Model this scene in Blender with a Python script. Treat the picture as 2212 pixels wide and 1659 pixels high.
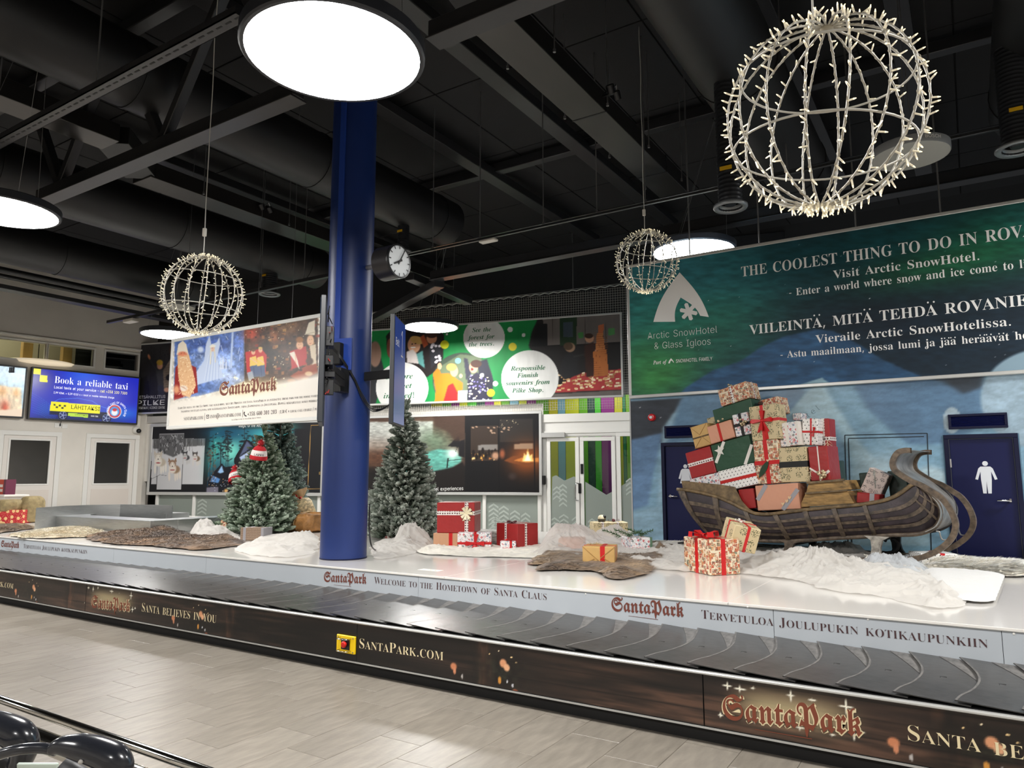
import bpy, math, random
import numpy as np
from mathutils import Vector, Matrix
for _o in list(bpy.data.objects): bpy.data.objects.remove(_o, do_unlink=True)
SC = bpy.context.scene
COL = SC.collection
rad = math.radians
random.seed(7); np.random.seed(7)

# ------------------------------------------------------------------ camera, world, exposure, large lights
CAM_H, FPX, PITCH, ROLL, YAW = 1.6, 1557.0, rad(7.32), rad(-.105), rad(32.4)
_F = np.array([-math.sin(YAW)*math.cos(PITCH), math.cos(YAW)*math.cos(PITCH), math.sin(PITCH)])
_r = np.array([math.cos(YAW), math.sin(YAW), 0.0]); _u = np.cross(_r, _F)
_r2 = math.cos(ROLL)*_r+math.sin(ROLL)*_u; _u2 = -math.sin(ROLL)*_r+math.cos(ROLL)*_u
CO = np.array([0, 0, CAM_H])
cd = bpy.data.cameras.new('camera'); cam = bpy.data.objects.new('camera', cd); COL.objects.link(cam)
cd.sensor_fit = 'HORIZONTAL'; cd.sensor_width = 36.0; cd.lens = 36.0*FPX/2212.0; cd.clip_start = .05; cd.clip_end = 200
M = Matrix([[_r2[0], _u2[0], -_F[0], 0], [_r2[1], _u2[1], -_F[1], 0], [_r2[2], _u2[2], -_F[2], CAM_H], [0, 0, 0, 1]])
cam.matrix_world = M
SC.camera = cam
W = bpy.data.worlds.new('world'); SC.world = W; W.use_nodes = True
W.node_tree.nodes['Background'].inputs[0].default_value = (.75, .78, .82, 1)
W.node_tree.nodes['Background'].inputs[1].default_value = .15
SC.view_settings.view_transform = 'Standard'; SC.view_settings.look = 'None'
SC.view_settings.exposure = 0.0; SC.view_settings.gamma = 1.0; SC.view_settings.use_curve_mapping = False
SC.cycles.use_denoising = True
SC.cycles.max_bounces = 6; SC.cycles.diffuse_bounces = 3; SC.cycles.glossy_bounces = 3
SC.cycles.transmission_bounces = 4; SC.cycles.transparent_max_bounces = 12
SC.cycles.sample_clamp_indirect = 4.0
SC.cycles.caustics_reflective = False; SC.cycles.caustics_refractive = False
LAMP_E = 90.0

# ------------------------------------------------------------------ photo geometry: pixel -> point on a real plane
def ray(x, y): return _F+(x-1106)/FPX*_r2-(y-829.5)/FPX*_u2
def hY(x, y, Y): d = ray(x, y); return CO+d*(Y/d[1])
def hX(x, y, X): d = ray(x, y); return CO+d*(X/d[0])
def hZ(x, y, Z): d = ray(x, y); return CO+d*((Z-CAM_H)/d[2])
def dep(x, y, t): return CO+ray(x, y)*t
def proj(p):
    d = np.asarray(p, float)-CO; z = d@_F
    return 1106+FPX*(d@_r2)/z, 829.5-FPX*(d@_u2)/z, z
class Plane:
    """vertical plane: origin, horizontal u axis, v = up, normal to the viewer's side"""
    def __init__(s, o, u, flip=False):
        s.o = np.asarray(o, float); u = np.array([u[0], u[1], 0.0]); s.u = u/np.linalg.norm(u)
        s.v = np.array([0, 0, 1.0]); s.n = np.cross(s.u, s.v)
        if (CO-s.o)@s.n < 0: s.n = -s.n
    def hit(s, x, y, off=0):
        o = s.o+s.n*off; d = ray(x, y); return CO+d*(((o-CO)@s.n)/(d@s.n))
    def uv(s, x, y):
        p = s.hit(x, y)-s.o; return float(p@s.u), float(p@s.v)
    def p(s, u, v, off=0): return s.o+s.u*u+s.v*v+s.n*off

# ------------------------------------------------------------------ materials
def lin(c):
    c = np.asarray(c, float)
    return np.where(c <= .04045, c/12.92, ((c+.055)/1.055)**2.4)
def rgb(r, g, b): return (r/255, g/255, b/255)
MATS = {}
def mat(name, col=(.8, .8, .8), rough=.5, metal=0.0, noise=None, bump=None, emit=0, alpha=1, spec=.5, coat=0, sheen=0, trans=0):
    if name in MATS: return MATS[name]
    m = bpy.data.materials.new(name); m.use_nodes = True; MATS[name] = m
    nt = m.node_tree; b = nt.nodes['Principled BSDF']
    c = (*lin(col), 1)
    b.inputs['Base Color'].default_value = c; b.inputs['Roughness'].default_value = rough
    b.inputs['Metallic'].default_value = metal; b.inputs['Specular IOR Level'].default_value = spec
    b.inputs['Coat Weight'].default_value = coat; b.inputs['Alpha'].default_value = alpha
    b.inputs['Sheen Weight'].default_value = sheen; b.inputs['Transmission Weight'].default_value = trans
    if emit:
        b.inputs['Emission Color'].default_value = c; b.inputs['Emission Strength'].default_value = emit
    if noise or bump:
        tc = nt.nodes.new('ShaderNodeTexCoord'); mp = nt.nodes.new('ShaderNodeMapping')
        nt.links.new(tc.outputs['Object'], mp.inputs[0])
    if noise:
        sc, amt = noise[0], noise[1]
        if len(noise) > 2: mp.inputs['Scale'].default_value = noise[2]
        n = nt.nodes.new('ShaderNodeTexNoise'); n.inputs['Scale'].default_value = sc; n.inputs['Detail'].default_value = 5
        nt.links.new(mp.outputs[0], n.inputs['Vector'])
        mx = nt.nodes.new('ShaderNodeMix'); mx.data_type = 'RGBA'
        mx.inputs[6].default_value = (*lin(np.clip(np.array(col)*(1-amt), 0, 1)), 1)
        mx.inputs[7].default_value = (*lin(np.clip(np.array(col)*(1+amt), 0, 1)), 1)
        rp = nt.nodes.new('ShaderNodeMapRange'); rp.inputs[1].default_value = .3; rp.inputs[2].default_value = .7
        nt.links.new(n.outputs[0], rp.inputs[0]); nt.links.new(rp.outputs[0], mx.inputs[0])
        nt.links.new(mx.outputs[2], b.inputs['Base Color'])
    if bump:
        n2 = nt.nodes.new('ShaderNodeTexNoise'); n2.inputs['Scale'].default_value = bump[0]; n2.inputs['Detail'].default_value = 4
        if len(bump) > 2:
            m2 = nt.nodes.new('ShaderNodeMapping'); m2.inputs['Scale'].default_value = bump[2]
            nt.links.new(tc.outputs['Object'], m2.inputs[0]); nt.links.new(m2.outputs[0], n2.inputs['Vector'])
        else: nt.links.new(tc.outputs['Object'], n2.inputs['Vector'])
        bp = nt.nodes.new('ShaderNodeBump'); bp.inputs['Strength'].default_value = bump[1]; bp.inputs['Distance'].default_value = .02
        nt.links.new(n2.outputs[0], bp.inputs['Height']); nt.links.new(bp.outputs[0], b.inputs['Normal'])
    m.cycles.emission_sampling = 'AUTO' if emit > 3 else 'NONE'
    return m
def vmat(name, rough=.5, emit=0, spec=.5, metal=0, bump=None, sheen=0):
    """material whose colour is the print or colouring stored on the mesh"""
    if name in MATS: return MATS[name]
    m = mat(name, (1, 1, 1), rough, metal, spec=spec, bump=bump, sheen=sheen)
    nt = m.node_tree; b = nt.nodes['Principled BSDF']
    a = nt.nodes.new('ShaderNodeAttribute'); a.attribute_name = 'Col'
    if emit:
        b.inputs['Base Color'].default_value = (.01, .01, .01, 1)
        nt.links.new(a.outputs[0], b.inputs['Emission Color']); b.inputs['Emission Strength'].default_value = emit
        m.cycles.emission_sampling = 'NONE'
    else: nt.links.new(a.outputs[0], b.inputs['Base Color'])
    return m

# ------------------------------------------------------------------ object helpers
def wloc(o):
    l = Vector((0, 0, 0))
    while o is not None: l = l+o.location; o = o.parent
    return np.array(l)
def tag(o, label=None, cat=None, group=None, kind=None):
    if label: o['label'] = label
    if cat: o['category'] = cat
    if group: o['group'] = group
    if kind: o['kind'] = kind
    return o
def thing(name, label, cat, loc=(0, 0, 0), group=None, kind=None):
    o = bpy.data.objects.new(name, None); COL.objects.link(o); o.location = tuple(float(x) for x in loc)
    o.empty_display_size = .1
    return tag(o, label, cat, group, kind)
def structure(name, loc=(0, 0, 0)):
    return thing(name, None, None, loc, None, 'structure')
def put(name, me, parent=None, kind=None):
    o = bpy.data.objects.new(name, me); COL.objects.link(o)
    if parent is not None: o.parent = parent
    if kind: o['kind'] = kind
    return o
def copy_tree(o, parent=None):
    c = o.copy(); COL.objects.link(c)
    if parent is not None: c.parent = parent
    for ch in [x for x in bpy.data.objects if x.parent == o]: copy_tree(ch, c)
    return c
class MB:
    """collects geometry, builds ONE mesh object"""
    def __init__(s): s.v = []; s.f = []; s.m = []; s.mi = 0; s.uv = None
    def add(s, vs, fs, mi=None):
        k = len(s.v); s.v.extend([tuple(map(float, p)) for p in vs])
        s.f.extend([tuple(i+k for i in f) for f in fs]); s.m.extend([s.mi if mi is None else mi]*len(fs)); return s
    def box(s, lo, hi, mi=None, ch=0, X=None):
        lo = np.array(lo, float); hi = np.array(hi, float); c = (lo+hi)/2; h = abs(hi-lo)/2
        return s.cbox(c, h, np.eye(3), ch, mi)
    def cbox(s, c, h, R, ch=0, mi=None):
        """box with half sizes h, rotation rows R; chamfered edges when ch > 0"""
        c = np.asarray(c, float); h = np.asarray(h, float); R = np.asarray(R, float)
        ch = min(ch, *(h*.49)) if ch else 0
        if not ch:
            vs = [c+(np.array([x, y, z])*h)@R for x in (-1, 1) for y in (-1, 1) for z in (-1, 1)]
            fs = [(0, 1, 3, 2), (4, 6, 7, 5), (0, 4, 5, 1), (2, 3, 7, 6), (0, 2, 6, 4), (1, 5, 7, 3)]
            return s.add(vs, fs, mi)
        vs = []; idx = {}
        for x in (-1, 1):
            for y in (-1, 1):
                for z in (-1, 1):
                    for a in range(3):
                        p = np.array([x, y, z])*(h-ch); p[a] = (x, y, z)[a]*h[a]
                        idx[(x, y, z, a)] = len(vs); vs.append(c+p@R)
        fs = []
        I = lambda sg, a: idx[(sg[0], sg[1], sg[2], a)]
        for a in range(3):
            b_, c_ = (a+1) % 3, (a+2) % 3
            for sgn in (-1, 1):
                q = []
                for (p1, p2) in ((-1, -1), (1, -1), (1, 1), (-1, 1)):
                    sg = [0, 0, 0]; sg[a] = sgn; sg[b_] = p1; sg[c_] = p2; q.append(I(sg, a))
                fs.append(tuple(q if sgn > 0 else q[::-1]))
            for s1 in (-1, 1):
                for s2 in (-1, 1):
                    A = [0, 0, 0]; B = [0, 0, 0]; A[b_] = B[b_] = s1; A[c_] = B[c_] = s2; A[a] = -1; B[a] = 1
                    q = (I(A, b_), I(B, b_), I(B, c_), I(A, c_)); fs.append(q if s1*s2 > 0 else q[::-1])
        for x in (-1, 1):
            for y in (-1, 1):
                for z in (-1, 1):
                    q = tuple(idx[(x, y, z, a)] for a in range(3)); fs.append(q if x*y*z > 0 else q[::-1])
        return s.add(vs, fs, mi)
    def beam(s, a, b, w, h, up=(0, 0, 1), ch=0, mi=None):
        """rectangular bar from a to b, w across, h along up"""
        a = np.asarray(a, float); b = np.asarray(b, float); d = b-a; L = np.linalg.norm(d); d = d/L
        up = np.asarray(up, float); sd = np.cross(d, up); sd /= np.linalg.norm(sd); up = np.cross(sd, d)
        return s.cbox((a+b)/2, (L/2, w/2, h/2), [d, sd, up], ch, mi)
    def tube(s, pts, r, n=8, closed=False, caps=True, mi=None, twist=None):
        P = [np.asarray(p, float) for p in pts]; N = len(P)
        rr = r if hasattr(r, '__len__') else [r]*N
        T = []
        for i in range(N):
            a = P[(i-1) % N] if (closed or i > 0) else P[i]; b = P[(i+1) % N] if (closed or i < N-1) else P[i]
            t = b-a; l = np.linalg.norm(t); T.append(t/l if l > 1e-9 else np.array([0, 0, 1.]))
        ref = np.array([0, 0, 1.]) if abs(T[0][2]) < .9 else np.array([1., 0, 0])
        x = np.cross(T[0], ref); x /= np.linalg.norm(x); vs = []
        for i in range(N):
            x = x-T[i]*(x@T[i]); x /= np.linalg.norm(x); y = np.cross(T[i], x)
            for k in range(n):
                a = 2*math.pi*k/n; vs.append(P[i]+rr[i]*(math.cos(a)*x+math.sin(a)*y))
        fs = []
        for i in range(N if closed else N-1):
            j = (i+1) % N
            for k in range(n):
                k2 = (k+1) % n; fs.append((i*n+k, i*n+k2, j*n+k2, j*n+k))
        if caps and not closed: fs.append(tuple(range(n))[::-1]); fs.append(tuple((N-1)*n+k for k in range(n)))
        return s.add(vs, fs, mi)
    def lathe(s, prof, n=32, c=(0, 0, 0), axis=2, mi=None, R=None, caps=False):
        """profile [(r, z)...] turned about an axis through c"""
        c = np.asarray(c, float); vs = []
        for (r, z) in prof:
            for k in range(n):
                a = 2*math.pi*k/n; p = np.array([r*math.cos(a), r*math.sin(a), z])
                if R is not None: p = p@np.asarray(R)
                vs.append(c+p)
        fs = []
        for i in range(len(prof)-1):
            for k in range(n):
                k2 = (k+1) % n; fs.append((i*n+k, i*n+k2, (i+1)*n+k2, (i+1)*n+k))
        if caps and prof[0][0] > 1e-6: fs.append(tuple(range(n))[::-1])
        if caps and prof[-1][0] > 1e-6: fs.append(tuple((len(prof)-1)*n+k for k in range(n)))
        return s.add(vs, fs, mi)
    def strip(s, A, B, mi=None, th=None):
        """ribbon between two point rows; th = thickness vector(s)"""
        n = len(A); A = [np.asarray(p, float) for p in A]; B = [np.asarray(p, float) for p in B]
        if th is None:
            return s.add(A+B, [(i, i+1, n+i+1, n+i) for i in range(n-1)], mi)
        th = np.asarray(th, float); th = [th]*n if th.ndim == 1 else list(th)
        C = [a+t for a, t in zip(A, th)]; D = [b+t for b, t in zip(B, th)]
        fs = []
        for i in range(n-1):
            fs += [(i, i+1, n+i+1, n+i), (2*n+i, 3*n+i, 3*n+i+1, 2*n+i+1), (i, 2*n+i, 2*n+i+1, i+1), (n+i, n+i+1, 3*n+i+1, 3*n+i)]
        fs += [(0, n, 3*n, 2*n), (n-1, 3*n-1, 4*n-1, 2*n-1)]
        return s.add(A+B+C+D, fs, mi)
    def prism(s, poly, d, mi=None):
        """polygon points (3-D, planar) extruded by vector d"""
        P = [np.asarray(p, float) for p in poly]; n = len(P); d = np.asarray(d, float)
        fs = [tuple(range(n)), tuple(range(n, 2*n))[::-1]]+[(i, n+i, n+(i+1) % n, (i+1) % n) for i in range(n)]
        return s.add(P+[p+d for p in P], fs, mi)
    def grid(s, P, mi=None):
        P = np.asarray(P, float); a, b, _ = P.shape
        return s.add(P.reshape(-1, 3), [(i*b+j, i*b+j+1, (i+1)*b+j+1, (i+1)*b+j) for i in range(a-1) for j in range(b-1)], mi)
    def sphere(s, c, r, n=10, m=6, mi=None, sc=(1, 1, 1)):
        c = np.asarray(c, float); sc = np.asarray(sc, float); vs = [c+np.array([0, 0, r])*sc]
        for i in range(1, m):
            t = math.pi*i/m
            for k in range(n):
                a = 2*math.pi*k/n; vs.append(c+r*sc*np.array([math.sin(t)*math.cos(a), math.sin(t)*math.sin(a), math.cos(t)]))
        vs.append(c-np.array([0, 0, r])*sc); L = len(vs)-1; fs = []
        for k in range(n):
            k2 = (k+1) % n; fs.append((0, 1+k, 1+k2)); fs.append((L, 1+(m-2)*n+k2, 1+(m-2)*n+k))
            for i in range(m-2): fs.append((1+i*n+k, 1+(i+1)*n+k, 1+(i+1)*n+k2, 1+i*n+k2))
        return s.add(vs, fs, mi)
    def mesh(s, name, mats, origin=(0, 0, 0), smooth=False, uv=None, col=None):
        me = bpy.data.meshes.new(name)
        v = np.array(s.v, float)-np.asarray(origin, float)
        me.from_pydata(v.tolist(), [], s.f)
        mats = mats if isinstance(mats, (list, tuple)) else [mats]
        for m in mats: me.materials.append(m)
        if len(mats) > 1: me.polygons.foreach_set('material_index', s.m)
        if smooth:
            me.polygons.foreach_set('use_smooth', [True]*len(me.polygons))
            if smooth is not True: me.set_sharp_from_angle(angle=rad(smooth))
        if col is not None: set_col(me, col)
        if uv is not None:
            ul = me.uv_layers.new(name='UV')
            ul.data.foreach_set('uv', np.asarray(uv, np.float32).ravel())
        me.update(); return me
    def build(s, name, mats, parent=None, smooth=False, kind=None, uv=None, col=None):
        o = put(name, s.mesh(name, mats, wloc(parent) if parent is not None else (0, 0, 0), smooth, uv, col), parent, kind)
        return o
def set_col(me, col):
    a = me.color_attributes.new('Col', 'FLOAT_COLOR', 'POINT')
    c = np.ones((len(me.vertices), 4), np.float32); c[:, :3] = lin(np.clip(col, 0, 1)); a.data.foreach_set('color', c.ravel())
def fast_grid(name, P, mat_, parent=None, col=None, smooth=True, kind=None):
    """dense grid mesh from an (a, b, 3) array"""
    P = np.asarray(P, np.float64); a, b, _ = P.shape
    me = bpy.data.meshes.new(name); o = wloc(parent) if parent is not None else np.zeros(3)
    me.vertices.add(a*b); me.vertices.foreach_set('co', (P.reshape(-1, 3)-o).astype(np.float32).ravel())
    i, j = np.meshgrid(np.arange(a-1), np.arange(b-1), indexing='ij'); k = (i*b+j).ravel()
    q = np.stack([k, k+1, k+b+1, k+b], 1).astype(np.int32); nf = len(q)
    me.loops.add(nf*4); me.loops.foreach_set('vertex_index', q.ravel())
    me.polygons.add(nf); me.polygons.foreach_set('loop_start', np.arange(0, nf*4, 4, dtype=np.int32))
    me.polygons.foreach_set('loop_total', np.full(nf, 4, np.int32))
    if smooth: me.polygons.foreach_set('use_smooth', np.ones(nf, bool))
    me.materials.append(mat_); me.update(calc_edges=True)
    if col is not None: set_col(me, np.asarray(col).reshape(-1, 3))
    return put(name, me, parent, kind)
def spline(pts, n=8, closed=False):
    """Catmull-Rom through points"""
    P = [np.asarray(p, float) for p in pts]; N = len(P); out = []
    for i in range(N if closed else N-1):
        p0 = P[(i-1) % N] if (closed or i > 0) else 2*P[0]-P[1]; p1 = P[i]; p2 = P[(i+1) % N]
        p3 = P[(i+2) % N] if (closed or i < N-2) else 2*P[-1]-P[-2]
        for k in range(n):
            t = k/n; out.append(.5*((2*p1)+(-p0+p2)*t+(2*p0-5*p1+4*p2-p3)*t*t+(-p0+3*p1-3*p2+p3)*t**3))
    if not closed: out.append(P[-1])
    return out
def resample(pts, n):
    P = np.array(pts, float); d = np.r_[0, np.cumsum(np.linalg.norm(np.diff(P, axis=0), axis=1))]
    t = np.linspace(0, d[-1], n); return np.stack([np.interp(t, d, P[:, k]) for k in range(P.shape[1])], 1)

# ------------------------------------------------------------------ numpy noise
def _hash(ix, iy, s):
    n = (ix*374761393+iy*668265263+s*974711) & 0x7fffffff
    n = ((n ^ (n >> 13))*1274126177) & 0x7fffffff
    return ((n ^ (n >> 16)) & 0xffff)/65535.0
def vnoise(x, y, s=0):
    x = np.asarray(x, float); y = np.asarray(y, float)
    ix = np.floor(x).astype(np.int64); iy = np.floor(y).astype(np.int64); fx = x-ix; fy = y-iy
    fx = fx*fx*(3-2*fx); fy = fy*fy*(3-2*fy)
    a = _hash(ix, iy, s); b = _hash(ix+1, iy, s); c = _hash(ix, iy+1, s); d = _hash(ix+1, iy+1, s)
    return (a*(1-fx)+b*fx)*(1-fy)+(c*(1-fx)+d*fx)*fy
def fbm(x, y, s=0, o=4):
    t = 0; a = .5
    for k in range(o): t = t+a*vnoise(x*2**k, y*2**k, s+k*17); a *= .5
    return t/(1-.5**o)

# ------------------------------------------------------------------ lettering
FD = bpy.utils.system_resource('DATAFILES', path='fonts')+'/'
FONTS = {}
def font(n):
    if n not in FONTS: FONTS[n] = bpy.data.fonts.load(FD+{'math': 'NotoSansMath-Regular.woff2', 'sans': 'Inter.woff2'}[n])
    return FONTS[n]
STY = {'serif': ('math', 0x1d400, 0x1d41a, 0x1d7ce, -.004), 'roman': ('math', 0x1d400, 0x1d41a, 0x1d7ce, -.009), 'italic': ('math', 0x1d468, 0x1d482, 0x1d7ce, 0),
       'fraktur': ('math', 0x1d56c, 0x1d586, 0x1d7ce, .004), 'frakturbg': ('math', 0x1d56c, 0x1d586, 0x1d7ce, .03), 'sans': ('sans', 0, 0, 0, 0), 'thin': ('sans', 0, 0, 0, -.014),
       'bold': ('sans', 0, 0, 0, 0)}
_gl = {}
def _raw(fn, s, off):
    cu = bpy.data.curves.new('t', 'FONT'); cu.body = s; cu.font = font(fn); cu.offset = off; cu.resolution_u = 3
    ob = bpy.data.objects.new('t', cu); me = ob.to_mesh()
    v = np.array([x.co[:] for x in me.vertices]) if len(me.vertices) else np.zeros((0, 3))
    f = [tuple(p.vertices) for p in me.polygons]
    ob.to_mesh_clear(); bpy.data.objects.remove(ob); bpy.data.curves.remove(cu)
    return v, f
def glyph(c, sty):
    k = (c, sty)
    if k in _gl: return _gl[k]
    fn, U, Lo, D, off = STY[sty]; ch = c
    if U:
        if 'A' <= c <= 'Z': ch = chr(U+ord(c)-65)
        elif 'a' <= c <= 'z': ch = chr(Lo+ord(c)-97)
        elif '0' <= c <= '9': ch = chr(D+ord(c)-48)
    if c == ' ':
        _gl[k] = (np.zeros((0, 3)), [], .27); return _gl[k]
    if U and c in 'äöÄÖ':
        b = {'ä': 'a', 'ö': 'o', 'Ä': 'A', 'Ö': 'O'}[c]; v, f, a = glyph(b, sty); dv, df, _ = glyph('.', sty)
        v = v.copy(); f = list(f)
        y = v[:, 1].max()+.07; cx = (v[:, 0].min()+v[:, 0].max())/2
        dc = dv-np.array([(dv[:, 0].min()+dv[:, 0].max())/2, dv[:, 1].min(), 0])
        for dx in (-.115, .115):
            n0 = len(v); v = np.vstack([v, dc*.95+np.array([cx+dx, y, 0])]); f += [tuple(i+n0 for i in q) for q in df]
        _gl[k] = (v, f, a); return _gl[k]
    if U and c in '€–@+/|':
        v, f, a = glyph(c, 'sans'); _gl[k] = (v, f, a); return _gl[k]
    v, f = _raw(fn, ch, off)
    w2 = _raw(fn, 'H'+ch+'H', 0)[0]; w1 = _raw(fn, 'HH', 0)[0]
    a = (w2[:, 0].max()-w2[:, 0].min())-(w1[:, 0].max()-w1[:, 0].min())
    _gl[k] = (v, f, a); return _gl[k]
def layout(s, sty, sc=None, track=0):
    """natural geometry of a line: verts, faces, width. sc = size of the small capitals"""
    V = []; Fs = []; x = 0; n = 0
    for c in s:
        z = 1.0
        if sc and c.islower(): c = c.upper(); z = sc
        v, f, a = glyph(c, sty)
        if len(v):
            V.append(v*np.array([z, z, 1])+np.array([x, 0, 0])); Fs += [tuple(i+n for i in q) for q in f]; n += len(v)
        x += a*z+track
    return (np.vstack(V) if V else np.zeros((0, 3))), Fs, x-track
def text(name, s, sty, pl, p0, p1, cap, m, parent, off=.003, fit=None, suf=None, sc=None, track=0, uv=False, zs=None):
    """flat lettering on plane pl: baseline from pixel p0 to pixel p1, cap height in pixels at p0 (or metres when uv)"""
    A = np.array(p0 if uv else pl.uv(*p0)); B = np.array(p1 if uv else pl.uv(*p1))
    v, f, w = layout(s, sty, sc, track); d = B-A; wn = w
    if fit: wn = layout(fit, sty, sc, track)[2]
    if suf:
        wn = layout(suf, sty, sc, track)[2]; A = A-d*((w-wn)/wn)
    ux = d/wn
    h = (cap if uv else abs(pl.uv(p0[0], p0[1]-cap)[1]-pl.uv(*p0)[1])) if cap else np.linalg.norm(d)/wn*.7
    vs = h/max(.3, glyph('H', sty)[0][:, 1].max())
    sg = 1 if np.cross(np.append(pl.u, 0)[:3], pl.v)@pl.n > 0 else 1
    q = A[None, :]+v[:, :1]*ux[None, :]+np.stack([np.zeros(len(v)), v[:, 1]*vs], 1)
    if cap is None:
        q = A[None, :]+v[:, :1]*ux[None, :]+v[:, 1:2]*np.array([-ux[1], ux[0]])[None, :]
    P = pl.o+q[:, :1]*pl.u+q[:, 1:2]*pl.v+pl.n*off
    b = MB(); b.v = [tuple(p) for p in P]; b.f = f; b.m = [0]*len(f)
    return b.build(name, m, parent)

# ------------------------------------------------------------------ printed pictures, painted in numpy onto dense panels
class Canvas:
    def __init__(s, pl, u0, u1, v0, v1, nu, nv, off=.002):
        u = np.linspace(u0, u1, nu); v = np.linspace(v0, v1, nv); s.U, s.V = np.meshgrid(u, v, indexing='ij')
        s.P = pl.o+s.U[..., None]*pl.u+s.V[..., None]*pl.v+pl.n*off; s.pl = pl
        d = s.P-CO; z = d@_F; s.X = 1106+FPX*(d@_r2)/z; s.Y = 829.5-FPX*(d@_u2)/z
        s.im = np.zeros((nu, nv, 3))
    def put(s, m, c):
        m = np.clip(m, 0, 1)[..., None]; s.im = s.im*(1-m)+np.asarray(c, float)*m/255.0 if np.ndim(c) < 3 else s.im*(1-m)+c*m; return s
    def fill(s, c): s.im[:] = np.asarray(c, float)/255; return s
    def ell(s, cx, cy, rx, ry, c, soft=.15, rot=0, a=1):
        x = s.X-cx; y = s.Y-cy; cr, sr = math.cos(rad(rot)), math.sin(rad(rot))
        r = np.hypot((x*cr+y*sr)/rx, (-x*sr+y*cr)/ry); return s.put((1-r)/soft*a if soft < 1 else np.exp(-r*r*1.6)*a, c) if soft < 1 else s.put(np.exp(-r*r*1.6)*a, c)
    def mask(s, pts):
        ins = np.zeros(s.X.shape, bool); n = len(pts)
        for i in range(n):
            x1, y1 = pts[i]; x2, y2 = pts[(i+1) % n]
            if y1 == y2: continue
            c = ((y1 > s.Y) != (y2 > s.Y)) & (s.X < (x2-x1)*(s.Y-y1)/(y2-y1)+x1); ins ^= c
        return ins.astype(float)
    def poly(s, pts, c, a=1, sm=0):
        m = s.mask(pts)
        for _ in range(sm):
            m[1:-1] = (m[:-2]+2*m[1:-1]+m[2:])/4; m[:, 1:-1] = (m[:, :-2]+2*m[:, 1:-1]+m[:, 2:])/4
        return s.put(m*a, c)
    def line(s, pts, w, c, a=1):
        for (x1, y1), (x2, y2) in zip(pts[:-1], pts[1:]):
            dx, dy = x2-x1, y2-y1; L2 = dx*dx+dy*dy+1e-9; t = np.clip(((s.X-x1)*dx+(s.Y-y1)*dy)/L2, 0, 1)
            d = np.hypot(s.X-x1-t*dx, s.Y-y1-t*dy); s.put((1-d/(w/2))*1.6*a, c)
        return s
    def noise(s, sx, sy, amt, seed=0, m=1):
        n = fbm(s.X/sx, s.Y/sy, seed)-.5; s.im = np.clip(s.im*(1+(n*amt*2*m)[..., None]), 0, 1); return s
    def stars(s, n, box, c=(235, 240, 245), r=.9, seed=1):
        g = np.random.RandomState(seed)
        for _ in range(n): s.ell(g.uniform(box[0], box[2]), g.uniform(box[1], box[3]), r*g.uniform(.5, 1.3), r*g.uniform(.5, 1.3), c, .9)
        return s
    def spark(s, x, y, r, c=(250, 245, 225)):
        d1 = np.abs(s.X-x)/r; d2 = np.abs(s.Y-y)/r; s.put(np.clip(1-d1*6-d2*1.0, 0, 1)*2, c); s.put(np.clip(1-d2*6-d1*1.0, 0, 1)*2, c); return s.ell(x, y, r*.35, r*.35, c, .9)
    def build(s, name, m, parent): return fast_grid(name, s.P, m, parent, s.im, smooth=False)
# ------------------------------------------------------------------ shared materials
m_white = mat('white_paint', rgb(226, 222, 214), .55)
m_wall = mat('wall_paint', rgb(222, 216, 206), .6, noise=(1.5, .02))
m_upper = mat('upper_wall_paint', rgb(196, 191, 184), .6, noise=(1.2, .03))
m_trimw = mat('white_trim', rgb(230, 228, 222), .4)
m_black = mat('black_plastic', rgb(18, 18, 20), .35)
m_matt = mat('matt_black', rgb(14, 14, 15), .7)
m_ceil = mat('ceiling_black', rgb(25, 25, 27), .85, noise=(3, .06))
m_ceilgap = mat('ceiling_gap', rgb(14, 14, 14), .9)
m_steelblk = mat('black_painted_steel', rgb(39, 39, 41), .38, noise=(4, .06))
m_duct = mat('black_duct', rgb(17, 17, 18), .5, noise=(2, .06))
m_duct_s = mat('satin_duct_sheet', rgb(74, 72, 70), .3, .8, noise=(2, .05, (1, .2, 1)))
m_rod = mat('zinc_rod', rgb(150, 150, 150), .35, .8)
m_alu = mat('aluminium_frame', rgb(196, 196, 194), .35, .6)
m_chrome = mat('chrome', rgb(210, 210, 210), .12, 1)
m_steel = mat('brushed_stainless', rgb(196, 198, 198), .3, .9, noise=(6, .06, (1, 1, 30)))
m_navy = mat('navy_door_paint', rgb(7, 15, 66), .45, spec=.3)
m_navy2 = mat('navy_frame_paint', rgb(6, 11, 46), .4, spec=.3)
m_pict = mat('white_vinyl', rgb(226, 230, 236), .5)
m_lamp = mat('lamp_diffuser', (1, .993, .982), .5, emit=LAMP_E)
m_seam = mat('dark_joint', rgb(40, 48, 56), .8)
m_silver = mat('silver_profile', rgb(205, 205, 202), .35, .4)
m_print = vmat('printed_textile', .55, spec=.3, bump=(5, .12))
m_printg = vmat('printed_gloss_film', .32)
m_screen = vmat('lit_screen', .2, emit=1.0)
m_txtw = mat('white_lettering', rgb(236, 236, 232), .6)
m_txtk = mat('dark_lettering', rgb(52, 44, 46), .6)

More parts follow.
